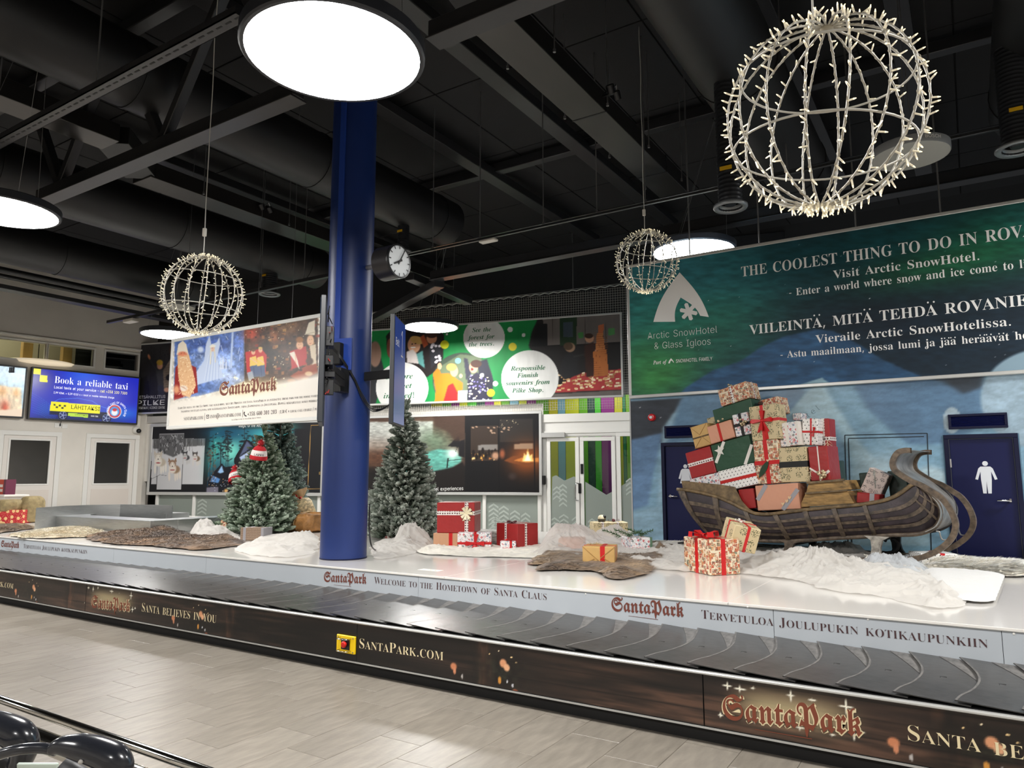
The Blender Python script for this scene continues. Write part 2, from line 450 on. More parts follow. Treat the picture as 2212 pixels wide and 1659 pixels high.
def glass_mat(name, tint, ior=1.5, rough=.0, mixp=0.0):
    m = bpy.data.materials.new(name); m.use_nodes = True; nt = m.node_tree; nt.nodes.clear()
    o = nt.nodes.new('ShaderNodeOutputMaterial'); mx = nt.nodes.new('ShaderNodeMixShader'); fr = nt.nodes.new('ShaderNodeFresnel')
    fr.inputs[0].default_value = ior
    t = nt.nodes.new('ShaderNodeBsdfTransparent'); t.inputs[0].default_value = (*lin(tint), 1)
    g = nt.nodes.new('ShaderNodeBsdfGlossy'); g.inputs['Roughness'].default_value = rough
    ad = nt.nodes.new('ShaderNodeMath'); ad.operation = 'ADD'; ad.inputs[1].default_value = mixp; ad.use_clamp = True
    nt.links.new(fr.outputs[0], ad.inputs[0]); nt.links.new(ad.outputs[0], mx.inputs[0])
    nt.links.new(t.outputs[0], mx.inputs[1]); nt.links.new(g.outputs[0], mx.inputs[2]); nt.links.new(mx.outputs[0], o.inputs[0])
    return m
m_glass = glass_mat('clear_glass', rgb(232, 240, 236))
m_glassd = glass_mat('dark_window_glass', rgb(120, 124, 124), 1.5, .0, .3)

STZ, STY0, STY1 = .66, 5.57, 9.86          # white stage: height, front, back
YM = 10.2                                   # mural wall
PM = Plane((0, YM, 0), (1, 0)); PB = Plane((-8.052, 15.907, 0), (.9659, .2588)); PL_ = Plane((-21.129, 12.403, 0), (.1419, .9899))
CZ = 7.8

# ------------------------------------------------------------------ floor: tiles laid along Y in a third bond
floor = structure('floor')
MB().box((-27, -9, -.2), (10, 20, -.006)).build('screed', mat('floor_joint', rgb(120, 112, 102), .8), floor)
m_tile = [mat('floor_tile_'+k, rgb(*c), .36, noise=(9, .085, (2.2, .5, 1)), bump=(30, .05)) for k, c in
          (('sand', (130, 123, 113)), ('stone', (127, 120, 110)), ('ash', (133, 126, 116)), ('clay', (125, 118, 108)))]
TW, TL = .3287, .675
tile_me = []
for m in m_tile:
    b = MB(); b.box((-TW/2+.0012, -TL/2+.0012, -.012), (TW/2-.0012, TL/2-.0012, 0), ch=.0015); tile_me.append(b.mesh('tile', m))
rest = MB(); seen = []
for i in range(-64, 29):
    x = -5.7+i*TW
    for j in range(-14, 8):
        y = 2.995+j*TL-(i % 3)*.225
        if y > 4.95: continue
        px, py, z = proj((x, y, 0))
        vis = z > .3 and -60 < px < 2270 and py < 1720 and y < 4.75 and x > -19
        seen.append((z if vis else 1e3+random.random(), x, y))
seen.sort()
for k, (z, x, y) in enumerate(seen):
    if k < 300 and z < 1e3:
        o = put('tile', tile_me[random.randrange(4)], floor); o.location = (x, y, 0)
    else: rest.box((x-TW/2+.0012, y-TL/2+.0012, -.012), (x+TW/2-.0012, y+TL/2-.0012, 0), mi=random.randrange(4))
rest.build('tile_field', m_tile, floor, kind='stuff')
MB().box((-27, 4.9, -.006), (10, 20, 0)).build('screed_under_stage', mat('grey_screed', rgb(150, 146, 140), .6), floor)

# ------------------------------------------------------------------ ceiling: black panels between recessed joints
ceil = structure('ceiling')
MB().box((-27, -9, CZ+.03), (10, 20, CZ+.2)).build('ceiling_slab', m_ceilgap, ceil)
pw, plen = 1.2, 2.4
b = MB(); b.box((-pw/2+.012, -plen/2+.012, 0), (pw/2-.012, plen/2-.012, .03), ch=.006); pm = b.mesh('ceiling_panel', m_ceil)
k = 0; crest = MB()
for i in range(-22, 8):
    for j in range(-4, 8):
        x, y = -.4+i*pw, j*plen+.3
        px, py, z = proj((x, y, CZ))
        if z > 1 and -500 < px < 2700 and py > -500:
            o = put('ceiling_panel', pm, ceil); o.location = (x, y, CZ)
        else: crest.box((x-pw/2+.012, y-plen/2+.012, CZ), (x+pw/2-.012, y+plen/2-.012, CZ+.03))
crest.build('ceiling_panel_field', m_ceil, ceil, kind='stuff')

# ------------------------------------------------------------------ walls out of the frame that close the hall
MB().box((-27, -9.2, 0), (10, -9, CZ)).build('wall_rear', m_wall)['kind'] = 'structure'
MB().box((9.8, -9, 0), (10, 20, CZ)).build('wall_right', m_wall)['kind'] = 'structure'

# ------------------------------------------------------------------ left wall with its windows and doors
def holed(pl, u0, u1, v0, v1, holes, th, b=None, mi=0, off=0):
    """wall slab with rectangular openings (u0,u1,v0,v1), behind the plane"""
    b = b or MB(); us = sorted({u0, u1, *[h[k] for h in holes for k in (0, 1)]}); vs = sorted({v0, v1, *[h[k] for h in holes for k in (2, 3)]})
    for ua, ub in zip(us[:-1], us[1:]):
        for va, vb in zip(vs[:-1], vs[1:]):
            uc, vc = (ua+ub)/2, (va+vb)/2
            if any(h[0] < uc < h[1] and h[2] < vc < h[3] for h in holes): continue
            slab(b, pl, ua, ub, va, vb, off-th, off, mi)
    return b
def slab(b, pl, u0, u1, v0, v1, o0, o1, mi=None, ch=0):
    c = pl.p((u0+u1)/2, (v0+v1)/2, (o0+o1)/2)
    return b.cbox(c, (abs(u1-u0)/2, abs(v1-v0)/2, abs(o1-o0)/2), [pl.u, pl.v, pl.n], ch, mi)
def frame(b, pl, u0, u1, v0, v1, w, o0, o1, mi=None, ch=.003):
    slab(b, pl, u0-w, u1+w, v1, v1+w, o0, o1, mi, ch); slab(b, pl, u0-w, u1+w, v0-w, v0, o0, o1, mi, ch)
    slab(b, pl, u0-w, u0, v0, v1, o0, o1, mi, ch); slab(b, pl, u1, u1+w, v0, v1, o0, o1, mi, ch); return b
def rect(pl, tl, br):
    u0, v1 = pl.uv(*tl); u1, v0 = pl.uv(*br); return [min(u0, u1), max(u0, u1), v0, v1]
L = PL_
wA = rect(L, (-60, 720), (97.5, 781)); wA[3] = L.uv(99, 742.7)[1]
wB = rect(L, (106, 743.5), (200.5, 792)); wC = rect(L, (229, 760), (296, 802.5))
for w in (wB, wC): w[2], w[3] = wA[2], wA[3]
d1 = rect(L, (23, 950), (100.5, 1044.8)); d2 = rect(L, (208, 956), (273.5, 1044)); d2[2] = d1[2]; d2[3] = d1[3]
wall_left = structure('wall_left')
vsplit = L.uv(60, 715)[1]
b = holed(L, -14, .3, 0, wA[3]+.16, [wA, wB, wC, d1, d2], .18); b.build('lower_wall', m_wall, wall_left)
b = MB(); slab(b, L, -14, .3, wA[3]+.16, CZ, -.18, .012); b.build('upper_wall', m_upper, wall_left)
b = MB(); slab(b, L, -14, .3, wA[3]+.13, wA[3]+.17, 0, .05); b.build('trim_1', m_trimw)['kind'] = 'structure'
# the rooms behind
b = MB(); slab(b, L, -14, 1, 0, CZ, -2.3, -2.2); b.build('wall_back_office', mat('office_wall', rgb(214, 204, 182), .7))['kind'] = 'structure'
b = MB(); slab(b, L, -14, 1, 3.9, 4.0, -2.2, -.18); b.build('office_floor', mat('office_floor', rgb(120, 110, 98), .7))['kind'] = 'structure'
ol = bpy.data.lights.new('office_light', 'AREA'); ol.energy = 60; ol.size = 1.5; ol.color = (1, .9, .72)
olo = bpy.data.objects.new('office_light', ol); COL.objects.link(olo); olo.location = L.p(-4.6, 6.9, -1.2)
win_txt = [('window_1', wA), ('window_2', wB), ('window_3', wC)]
m_wood = mat('pale_pine', rgb(196, 158, 98), .5, noise=(4, .1, (1, 1, .15)))
m_dkpane = mat('dark_blind', rgb(36, 36, 32), .6)
for nme, w in win_txt:
    W_ = structure(nme, L.p((w[0]+w[1])/2, w[2]))
    frame(MB(), L, *w, .05, -.06, .03).build('window_frame', m_trimw, W_)
    b = MB(); slab(b, L, w[0], w[1], w[2], w[3], -.1, -.09); b.build('pane', m_glass if nme != 'window_3' else m_glassd, W_)
b = MB(); slab(b, L, wB[0]-.06, wB[0]-.02, wB[2], wB[3], -.08, .02)
for px, nme, lab in ((73, 'wooden_post', 'pale pine post behind the far left upper window'), (160, 'wooden_post', 'pale pine post behind the middle upper window, beside the dark blind')):
    u = L.uv(px, 760)[0]; b = MB(); slab(b, L, u-.12, u+.12, 4.0, 6.2, -.75, -.5, ch=.01)
    tag(b.build(nme, m_wood), lab, 'post')
b = MB(); u0, u1 = L.uv(174, 760)[0], L.uv(215, 760)[0]; slab(b, L, u0, u1, 4.0, 6.2, -.4, -.37)
tag(b.build('roller_blind', m_dkpane), 'dark roller blind behind the right half of the middle upper window', 'blind')
b = MB(); u0, u1 = L.uv(226, 780)[0], L.uv(305, 780)[0]; slab(b, L, u0, u1, 4.0, 6.2, -.4, -.37)
tag(b.build('roller_blind', mat('green_grey_blind', rgb(58, 60, 50), .6)), 'green grey blind behind the right hand upper window over the taxi screen'.replace('right hand ', 'last '), 'blind')
sh = thing('oval_lamp_reflection', 'long cream oval lamp shade added as a glowing body inside the upper left windows', 'lamp', L.p(L.uv(100, 775)[0], 4.62, -.7))
c = L.p(L.uv(100, 775)[0], 4.75, -.7)  # glowing oval and cord added for a disc lamp's reflection in the panes
b = MB(); b.lathe([(0, -.12), (.5, -.1), (.95, -.03), (1.02, .03), (.9, .08), (.4, .1), (0, .1)], 36, c); b.build('reflection', mat('glowing_reflection', rgb(250, 232, 200), .6, emit=.55), sh, smooth=True)
b = MB(); b.tube([c+np.array([0, 0, .1]), c+np.array([0, 0, 1.6])], .012, 6); b.build('cord', m_black, sh)
# doors
for nme, d, hinge in (('door_1', d1, 1), ('door_2', d2, 1)):
    D = structure(nme, L.p((d[0]+d[1])/2, 0))
    fw = .2
    frame(MB(), L, d[0]-.16, d[1]+.16, .02, d[3]+.13, .12, -.02, .035).build('door_frame', m_trimw, D)
    b = MB(); holed(L, d[0]-.15, d[1]+.15, .02, d[3]+.12, [d], .02, b, off=.014); b.build('door_leaf', mat('door_white', rgb(226, 220, 212), .5), D)
    frame(MB(), L, *d, .045, -.05, .03).build('glazing_bead', m_trimw, D)
    b = MB(); slab(b, L, d[0], d[1], d[2], d[3], -.04, -.03); b.build('pane', m_glassd, D)
    b = MB(); slab(b, L, d[0]-.06, d[1]+.06, .2, d[2]-.16, .014, .022, ch=.004); b.build('lower_panel', mat('door_panel', rgb(222, 212, 202), .5), D)
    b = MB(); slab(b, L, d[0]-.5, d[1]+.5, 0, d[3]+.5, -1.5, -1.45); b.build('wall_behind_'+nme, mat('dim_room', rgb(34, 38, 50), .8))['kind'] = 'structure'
# corner strip where left wall and banner wall meet
b = MB(); slab(b, PB, -14.1, -13.35, 0, 3.62, -.1, .06); b.build('trim_2', m_wall)['kind'] = 'structure'
b = MB(); slab(b, PB, -14.1, -11.8, 3.22, 3.42, -.1, .03); b.build('trim_3', mat('grey_ledge', rgb(186, 182, 174), .6))['kind'] = 'structure'

# ------------------------------------------------------------------ glazed partition under the banners, far wall and coloured stripes
UR = PB.uv(1368, 1000)[0]; UL = -13.7
m_frost = mat('frosted_film', rgb(140, 148, 140), .5, noise=(.6, .04))
m_frost2 = mat('frosted_film_light', rgb(160, 170, 162), .5)
m_chev = mat('pale_vinyl_chevron', rgb(172, 180, 172), .55)
wb = structure('wall_back')
postpx = [340, 420, 690, 940, 1047]
vt = 1.28
b = MB()
pu = [PB.uv(x, 1085)[0] for x in postpx]+[PB.uv(1166, 1085)[0]]
panes = []
for i, u in enumerate(pu):
    b = MB(); slab(b, PB, u-.045, u+.045, 0, vt+.2, -.05, .04, ch=.006); b.build('post', m_trimw, wb)
for a, c in zip(pu[:-1], pu[1:]):
    b = MB(); slab(b, PB, a+.045, c-.045, .12, vt+.2, -.02, -.01); b.build('pane', m_frost, wb)
b = MB(); slab(b, PB, UL, pu[-1]+.5, 0, .12, -.05, .04); b.build('kick_rail', m_trimw, wb)
def chevrons(pl, cx, y0, n, w, h, dv, parent, off=.0):
    """column of arrow marks pointing up, centred at pixel (cx, y0), going down n times by dv metres"""
    u, v = pl.uv(cx, y0); b = MB()
    for i in range(n):
        vv = v-i*dv
        b.add([pl.p(u-w, vv-h*.5, off), pl.p(u, vv+h*.35, off), pl.p(u+w, vv-h*.5, off), pl.p(u+w, vv-h, off), pl.p(u, vv-h*.15, off), pl.p(u-w, vv-h, off)], [(0, 1, 4, 5), (1, 2, 3, 4)])
    return b.build('chevron_marks', m_chev, parent)
for cx, y0, n, w in ((1066, 1090, 7, .13), (1088, 1095, 6, .13), (1112, 1105, 5, .13), (1072, 1120, 4, .13), (1135, 1110, 5, .12), (437, 1080, 4, .16), (960, 1110, 4, .14), (985, 1100, 4, .14)):
    chevrons(PB, cx, y0, n, w, .1, .11, wb, -.006)
# solid infill behind the banners and white fascia over the doors
b = MB(); slab(b, PB, UL, PB.uv(1172, 1000)[0], vt+.2, 3.42, -.12, -.02); b.build('infill', m_white, wb)
ud0, ud1 = PB.uv(1180, 1000)[0], UR+.5
vtop = PB.uv(1262, 893)[1]; vdoor = PB.uv(1262, 944)[1]
b = MB(); slab(b, PB, ud0-.12, ud1, vdoor+.04, vtop, -.1, .02); slab(b, PB, ud0-.12, ud1, vtop-.2, vtop, .02, .05); slab(b, PB, ud0-.12, ud1, vdoor+.1, vdoor+.16, .02, .045)
b.build('fascia', m_trimw, wb)
far = structure('wall_far')
PF = Plane(PB.p(0, 0, -1.6), PB.u)
b = MB(); slab(b, PF, -16, 5, 0, CZ, -.2, 0); b.build('far_wall', mat('far_dark_wall', rgb(40, 40, 42), .8), far)
# coloured stripes: tall panels in front of the far wall
cols = [(196, 190, 52), (120, 170, 186), (188, 194, 42), (96, 160, 40), (40, 70, 60), (70, 170, 50), (120, 36, 110), (170, 168, 40), (30, 110, 70), (110, 160, 44)]
edges_px = [930, 955, 975, 992, 1010, 1030, 1048, 1068, 1084, 1102, 1122, 1140, 1160, 1187, 1207, 1223, 1253, 1272, 1287, 1301, 1330, 1348, 1355, 1372, 1390]
colix = [0, 3, 6, 2, 5, 4, 6, 0, 3, 1, 2, 6, 3, 0, 1, 2, 3, 4, 5, 6, 7, 8, 9, 1]
for k, ci in enumerate(colix):
    ua, ub = PF.uv(edges_px[k], 1000)[0], PF.uv(edges_px[k+1], 1000)[0]
    b = MB(); slab(b, PF, ua, ub-.01, 0, 3.75, 0, .03, ch=.004)
    b.build('stripe_panel', mat('stripe_%d' % ci, rgb(*cols[ci]), .3), far)
b = MB(); slab(b, PF, -15.5, PF.uv(930, 1000)[0], 0, 3.75, 0, .03); b.build('grey_panel', mat('stripe_grey', rgb(150, 154, 150), .5), far)
for i, u in enumerate((-3.0, .3)):  # unseen area lights added to brighten the stripes behind the doors
    l = bpy.data.lights.new('corridor_fill', 'AREA'); l.energy = 36; l.size = 1.2
    o = bpy.data.objects.new('corridor_fill', l); COL.objects.link(o); o.location = PB.p(u, 4.2, -.75)

# ------------------------------------------------------------------ double glass doors
def glazed_leaf(name, xl, xr, parentname, handle):
    D = structure(parentname); ul, ur = PB.uv(xl, 1050)[0], PB.uv(xr, 1050)[0]; v0, v1 = .2, vdoor
    b = MB(); fw = .1
    frame(b, PB, ul+fw, ur-fw, v0+fw*1.3, v1-fw, fw-.004, -.03, .03, ch=.005); b.build('door_frame', m_trimw, D)
    b = MB(); slab(b, PB, ul+fw, ur-fw, v0+fw*1.3, v1-fw, -.005, .003); b.build('pane', m_glass, D)
    return D, ul+fw, ur-fw, v0+fw*1.3, v1-fw
def film(D, pts, m=None):
    b = MB(); b.prism([PB.p(*PB.uv(*q), .006) for q in pts], PB.n*.002); return b.build('frosted_film', m or m_frost, D)
DL, a0, a1, av0, av1 = glazed_leaf('door_3', 1181.5, 1252.5, 'door_3', 1)
DR, b0, b1, bv0, bv1 = glazed_leaf('door_4', 1253.5, 1331, 'door_4', 0)
z4 = lambda x, y: (1160+x*.17483, 880+y*.17483)
def clipq(pts, ua, ub, va): return pts
film(DL, [z4(190, 858), z4(238, 838), z4(340, 905), z4(458, 852), z4(500, 880), z4(518, 1524), z4(168, 1524)])
film(DR, [z4(596, 918), z4(858, 1080), z4(950, 1030), z4(958, 1530), z4(602, 1530)])
for cx, y0, n, w, p in ((1203, 1053, 3, .1, DL), (1216, 1048, 5, .1, DL), (1198, 1120, 4, .12, DL), (1218, 1113, 5, .12, DL), (1244, 1118, 4, .1, DL), (1279, 1122, 3, .1, DR), (1312, 1128, 3, .1, DR)):
    chevrons(PB, cx, y0, n, w, .09, .11, p, .012)
b = MB(); hp = [PB.p(*PB.uv(*z4(*q)), o) for q, o in (((515, 938), .03), ((490, 945), .1), ((488, 1040), .1), ((490, 1140), .1), ((515, 1150), .03))]
b.tube(spline(hp, 6), .014, 8); b.build('door_handle', m_chrome, DL, smooth=True)
for D, q, hh in ((DL, (533, 1000), 55), (DR, (560, 760), 80)):
    u, v = PB.uv(*z4(*q)); b = MB(); slab(b, PB, u-.035, u+.035, v-.12, v+.12, .03, .05, ch=.01); b.build('lock_plate', m_black, D)
u, v = PB.uv(*z4(210, 345)); b = MB(); slab(b, PB, u-.3, u+.3, v-.06, v+.06, .03, .1, ch=.01); b.build('door_closer', m_alu, DL)
# side light right of the doors
D = structure('window_4'); us0, us1 = PB.uv(1333, 1050)[0], UR+.6
frame(MB(), PB, us0+.1, us1, .33, vdoor, .1, -.03, .03).build('window_frame', m_trimw, D)
b = MB(); slab(b, PB, us0+.1, us1, .33, vdoor, -.005, .003); b.build('pane', m_glass, D)
film(D, [z4(1045, 968), z4(1110, 930), z4(1180, 880), z4(1210, 860), z4(1215, 1500), z4(1060, 1500)])
chevrons(PB, 1361, 1035, 4, .1, .09, .1, D, .012)
b = MB(); frame(b, PB, PB.uv(1180.5, 1050)[0]-.0, us0, .14, vdoor+.01, .09, -.06, .0); b.build('trim_4', m_trimw)['kind'] = 'structure'
b = MB()
for px_, w_ in ((1177, .2), (1182, .16), (1253, .17), (1332, .19), (1367, .1)): uu_ = PB.uv(px_, 1050)[0]; slab(b, PB, uu_-w_/2, uu_+w_/2, .1, vdoor+.1, -.06, -.034)
b.build('trim_5', m_trimw)['kind'] = 'structure'
u, v = PB.uv(*z4(92, 898)); b = MB(); slab(b, PB, u-.045, u+.045, v-.11, v+.11, .02, .08, ch=.012)
tag(b.build('card_reader', m_black), 'small black card reader on the white post left of the glass doors'.replace('left of', 'beside'), 'card reader')

# ------------------------------------------------------------------ mural wall with the toilet doors
MX0, MX1 = hY(1363, 900, YM)[0], 4.2
vb0 = hY(1700, 838, YM)[2]
wm = structure('wall_mural')
m_mwall = mat('mural_wall_paint', rgb(104, 146, 172), .5)
dR = [PM.uv(2043, 1000)[0], PM.uv(2203, 1000)[0], 0, PM.uv(2100, 939)[1]]
wD = dR[1]-dR[0]
dLu = PM.uv(1430, 1000)[0]; dLd = [dLu, dLu+wD, 0, dR[3]]
holed(PM, MX0, MX1, 0, 4.68, [dR, dLd], .14, off=-.003).build('wall_panel', m_mwall, wm)
b = MB(); slab(b, PM, MX0-.02, MX0, 0, 4.7, -.15, .01); b.build('edge_profile', m_alu, wm)
for nme, d, hinge, side in (('door_5', dR, 'l', 1), ('door_6', dLd, 'r', -1)):
    D = structure(nme, PM.p((d[0]+d[1])/2, 0))
    frame(MB(), PM, d[0]+.045, d[1]-.045, -.2, d[3]-.045, .05, -.1, .02).build('door_frame', m_navy2, D)
    b = MB(); slab(b, PM, d[0]+.05, d[1]-.05, .01, d[3]-.05, -.06, -.015, ch=.004); DLf = b.build('door_leaf', m_navy, D)
    hu = d[1]-.12 if side > 0 else d[0]+.11
    v = PM.uv(2180, 1085)[1]
    b = MB(); slab(b, PM, hu-.012, hu+.012, v-.0, v+.04, -.015, -.006, ch=.003)
    b.tube([PM.p(hu, v+.02, -.01), PM.p(hu, v+.02, .04), PM.p(hu-side*.02, v+.02, .05), PM.p(hu-side*.13, v+.02, .05)], .011, 8)
    b.build('door_handle', m_chrome, DLf, smooth=40)
    for hv in (1.75, .4):
        hx = d[0]+.05 if side > 0 else d[1]-.05
        b = MB(); b.tube([PM.p(hx, hv-.05, .012), PM.p(hx, hv+.05, .012)], .01, 8); b.build('hinge', m_alu, D)
    # pictogram
    pc = (d[0]+d[1])/2+.03 if side > 0 else PM.uv(1481, 1050)[0]
    top = PM.uv(2127, 996)[1]; bot = PM.uv(2130, 1066)[1]; H = top-bot
    b = MB(); o = -.013
    a = [PM.p(pc+.075*H*math.cos(t), top-.075*H+.075*H*math.sin(t), o) for t in np.linspace(0, 2*math.pi, 24, endpoint=False)]
    b.prism(a, PM.n*.002)
    if side > 0: pts = [(-.13, .83), (.13, .83), (.19, .77), (.29, .44), (.22, .42), (.14, .68), (.14, .42), (.11, 0), (.02, 0), (0, .38), (-.02, 0), (-.11, 0), (-.14, .42), (-.14, .68), (-.22, .42), (-.29, .44), (-.19, .77)]
    else: pts = [(-.12, .83), (.12, .83), (.18, .77), (.28, .46), (.21, .44), (.13, .68), (.22, .28), (.1, .28), (.1, 0), (.02, 0), (.02, .28), (-.02, .28), (-.02, 0), (-.1, 0), (-.1, .28), (-.22, .28), (-.13, .68), (-.21, .44), (-.28, .46), (-.18, .77)]
    b.prism([PM.p(pc+x*H, bot+y*H, o) for x, y in pts], PM.n*.002); b.build('pictogram', m_pict, DLf)
for nme, u0, lab in (('ventilation_grille', dR[0]+.06, 'navy louvred grille above the door with the trousered figure'), ('ventilation_grille', dLd[0]+.06, 'navy louvred grille above the door with the skirted figure')):
    v0, v1 = PM.uv(2100, 926)[1], PM.uv(2100, 894)[1]; u1 = u0+wD-.14
    G = thing(nme, lab, 'vent', PM.p(u0, v0))
    frame(MB(), PM, u0+.03, u1-.03, v0+.03, v1-.03, .03, 0, .03).build('grille_frame', m_navy2, G)
    b = MB(); slab(b, PM, u0+.03, u1-.03, v0+.03, v1-.03, 0, .005); b.build('backing', m_matt, G)
    n = 7
    for i in range(n):
        v = v0+.03+(i+.5)*(v1-v0-.06)/n
        b = MB(); b.beam(PM.p(u0+.03, v, .016), PM.p(u1-.03, v, .016), .006, .024, up=PM.n*.8-PM.v*.6); b.build('slat', m_navy, G)
al = thing('fire_alarm_sounder', 'round red alarm sounder with a white centre on the dark mural', 'alarm', PM.p(*PM.uv(1409, 902), .01))
c = PM.p(*PM.uv(1409, 902)); Rz = np.array([PM.u, PM.v, PM.n])
MB().lathe([(0, 0), (.056, 0), (.056, .03), (.048, .055), (.026, .06), (0, .06)], 28, c, R=Rz).build('housing', mat('alarm_red', rgb(200, 24, 30), .3), al, smooth=40)
MB().lathe([(0, .06), (.024, .06), (.02, .072), (0, .074)], 20, c, R=Rz).build('lens', mat('alarm_white', rgb(220, 224, 226), .3), al, smooth=40)
# mural print
cv = Canvas(PM, MX0, MX1, .0, vb0, 400, 200, off=.0)
cv.fill((104, 146, 172))
cv.poly([(1300, 1000), (1430, 955), (1452, 930), (1480, 860), (1300, 870)], (46, 52, 60), sm=1)
cv.poly([(1350, 953), (1432, 935), (1412, 1020), (1400, 1090), (1350, 1110)], (82, 118, 158), sm=2)
cv.poly([(1432, 925), (1474, 866), (1560, 838), (1420, 1100)], (128, 164, 184), sm=2)
cv.poly([(1350, 1110), (1440, 1090), (1470, 1200), (1340, 1300)], (120, 158, 180), sm=3)
cv.poly([(1470, 862), (1560, 820), (1760, 800), (1700, 920), (1560, 940), (1440, 960)], (80, 118, 150), sm=3)
cv.poly([(1775, 814), (1640, 960), (1500, 1120), (1700, 1180), (2010, 1180), (2010, 1060), (1850, 905)], (136, 170, 184), sm=1)
cv.poly([(1775, 814), (1800, 836), (1930, 985), (2020, 1090), (2000, 1110), (1860, 960), (1790, 850)], (96, 138, 164), sm=2)
cv.poly([(1800, 900), (1840, 1000), (1830, 1130), (1780, 1130), (1790, 980)], (88, 128, 158), sm=4, a=.7)
cv.poly([(1840, 830), (2000, 812), (2120, 830), (2140, 900), (2060, 960), (1960, 960), (1880, 890)], (74, 110, 144), sm=4)
cv.poly([(1980, 806), (2130, 802), (2120, 838), (2080, 850), (2040, 826)], (46, 56, 68), sm=3)
cv.ell(2260, 862, 145, 112, (126, 152, 170), .05); cv.ell(2056, 908, 20, 30, (142, 164, 178), .1)
cv.ell(2010, 1075, 60, 75, (156, 184, 196), .2); cv.ell(1905, 1010, 70, 40, (150, 178, 190), 1.5)
cv.poly([(1360, 1180), (2300, 1180), (2300, 1500), (1300, 1500)], (112, 160, 184), sm=2)
cv.noise(26, 8, .12, 3); cv.noise(5, 3, .07, 9); cv.noise(90, 40, .12, 5)
cv.stars(22, (1370, 862, 1430, 930), r=.7); cv.im = np.clip((cv.im*.8+.2*cv.im.mean(2, keepdims=True))*1.14, 0, 1)
keep = ~(((cv.U > dR[0]-.0) & (cv.U < dR[1]) & (cv.V < dR[3])) | ((cv.U > dLd[0]) & (cv.U < dLd[1]) & (cv.V < dLd[3])))
mo = cv.build('mural_print', m_printg, wm)
import bmesh
bm = bmesh.new(); bm.from_mesh(mo.data); bm.verts.ensure_lookup_table()
kf = keep.ravel(); bmesh.ops.delete(bm, geom=[v for v in bm.verts if not kf[v.index]], context='VERTS'); bm.to_mesh(mo.data); bm.free()
text('lettering', 'SnowHotel', 'thin', PM, (1746.5, 903), (1772, 884), None, mat('mural_ink', rgb(70, 92, 110), .6), wm, suf='tel', track=.22)
b = MB()
for p, q in (((1825, 940), (2003, 936)), ((1825, 940), (1834, 1215)), ((2003, 936), (2013, 1215)), ((1833, 947), (1996, 943)), ((1833, 947), (1842, 1215))):
    b.beam(PM.p(*PM.uv(*p), .001), PM.p(*PM.uv(*q), .001), .01, .006, up=PM.n)
b.build('door_7', m_seam)['kind'] = 'structure'
# ------------------------------------------------------------------ roof trusses
def truss(name, label, Y, z, segs, nodes, tops, ztop=7.55, w=.16):
    T = thing(name, label, 'truss', (segs[0][0], Y, z))
    for a, c in segs:
        b = MB(); b.box((a, Y-w/2, z+.02), (c, Y+w/2, z+.2), ch=.012); b.box((a, Y-w/2-.03, z), (c, Y+w/2+.03, z+.02), ch=.004); b.build('lower_chord', m_steelblk, T)
    b = MB(); b.box((segs[0][0]-4, Y-.09, ztop), (segs[-1][1], Y+.09, ztop+.18), ch=.01); b.build('upper_chord', m_steelblk, T)
    for i, n in enumerate(nodes):
        for t in tops[i]:
            b = MB(); b.beam((n, Y, z+.15), (t, Y, ztop+.03), .12, .12, up=(0, 1, 0), ch=.008); b.build('diagonal', m_steelblk, T)
    return T
truss('roof_truss', 'dark steel roof truss with zigzag diagonals in front of the blue column', 4.9, 5.6, [(-11.35, -5.8), (-3.98, 6)], [-10.79, -8.29, -5.95],
      [(-12, -9.6), (-9.45, -7.05), (-7.0, -4.7)])
T2 = truss('roof_truss', 'dark steel roof truss running behind the clock and above the green banner', 11.35, 5.6, [(-9.15, 6)], [], [])
for p, q, z in (((806, 690), (950, 612), 5.55), ((884, 597), (1012, 652), 5.7)):
    b = MB(); b.beam(hZ(*p, z), hZ(*q, z), .22, .16, ch=.01); b.build('brace', m_steelblk, T2)

# ------------------------------------------------------------------ ducts
def round_duct(label, X, z, r, y0, y1):
    b = MB(); b.tube([(X, y, z) for y in np.linspace(y0, y1, 3)], r, 28); D = thing('round_duct', label, 'duct', (X, y0, z), 'round black ducts')
    b.build('duct_tube', m_duct, D, smooth=40)
    for y in np.arange(y0+1.6, y1, 3.0):
        b = MB(); b.tube([(X, y-.02, z), (X, y+.02, z)], r+.012, 28); b.build('joint_collar', m_duct, D, smooth=40)
for X, z, lab in ((-8.6, 6.65, 'wide round black duct passing over the zigzag truss to the clock'), (-12.3, 6.3, 'round black duct over the hanging theme park board'),
                  (-16.6, 6.45, 'round black duct closest to the pale upper wall'), (-1.9, 6.1, 'round black duct above the large lit wire globe'), (.95, 6.35, 'round black duct over the end of the teal wall banner')):
    round_duct(lab, X, z, .45, -3, 11.1)
def duct(label, pts_list):
    D = thing('rectangular_duct', label, 'duct', pts_list[0][0], 'flat sheet metal ducts')
    for a, c, w, h, m in pts_list:
        b = MB(); b.beam(a, c, w, h, ch=.006); b.build('duct_section', m, D)
    return D
D1 = duct('flat grey sheet metal duct running towards the smallest lit wire globe', [((-3.93, 5.8, 6.42), (-3.93, 11.3, 6.42), .48, .26, m_duct_s), ((-3.93, 5.0, 6.62), (-3.93, 5.8, 6.44), .48, .26, m_duct), ((-3.93, -2, 6.64), (-3.93, 5.0, 6.64), .48, .26, m_duct_s)])
for y in (8.1, 10.3):
    b = MB(); b.box((-4.175, y-.012, 6.285), (-3.685, y+.012, 6.56)); b.build('seam_flange', m_duct, D1)
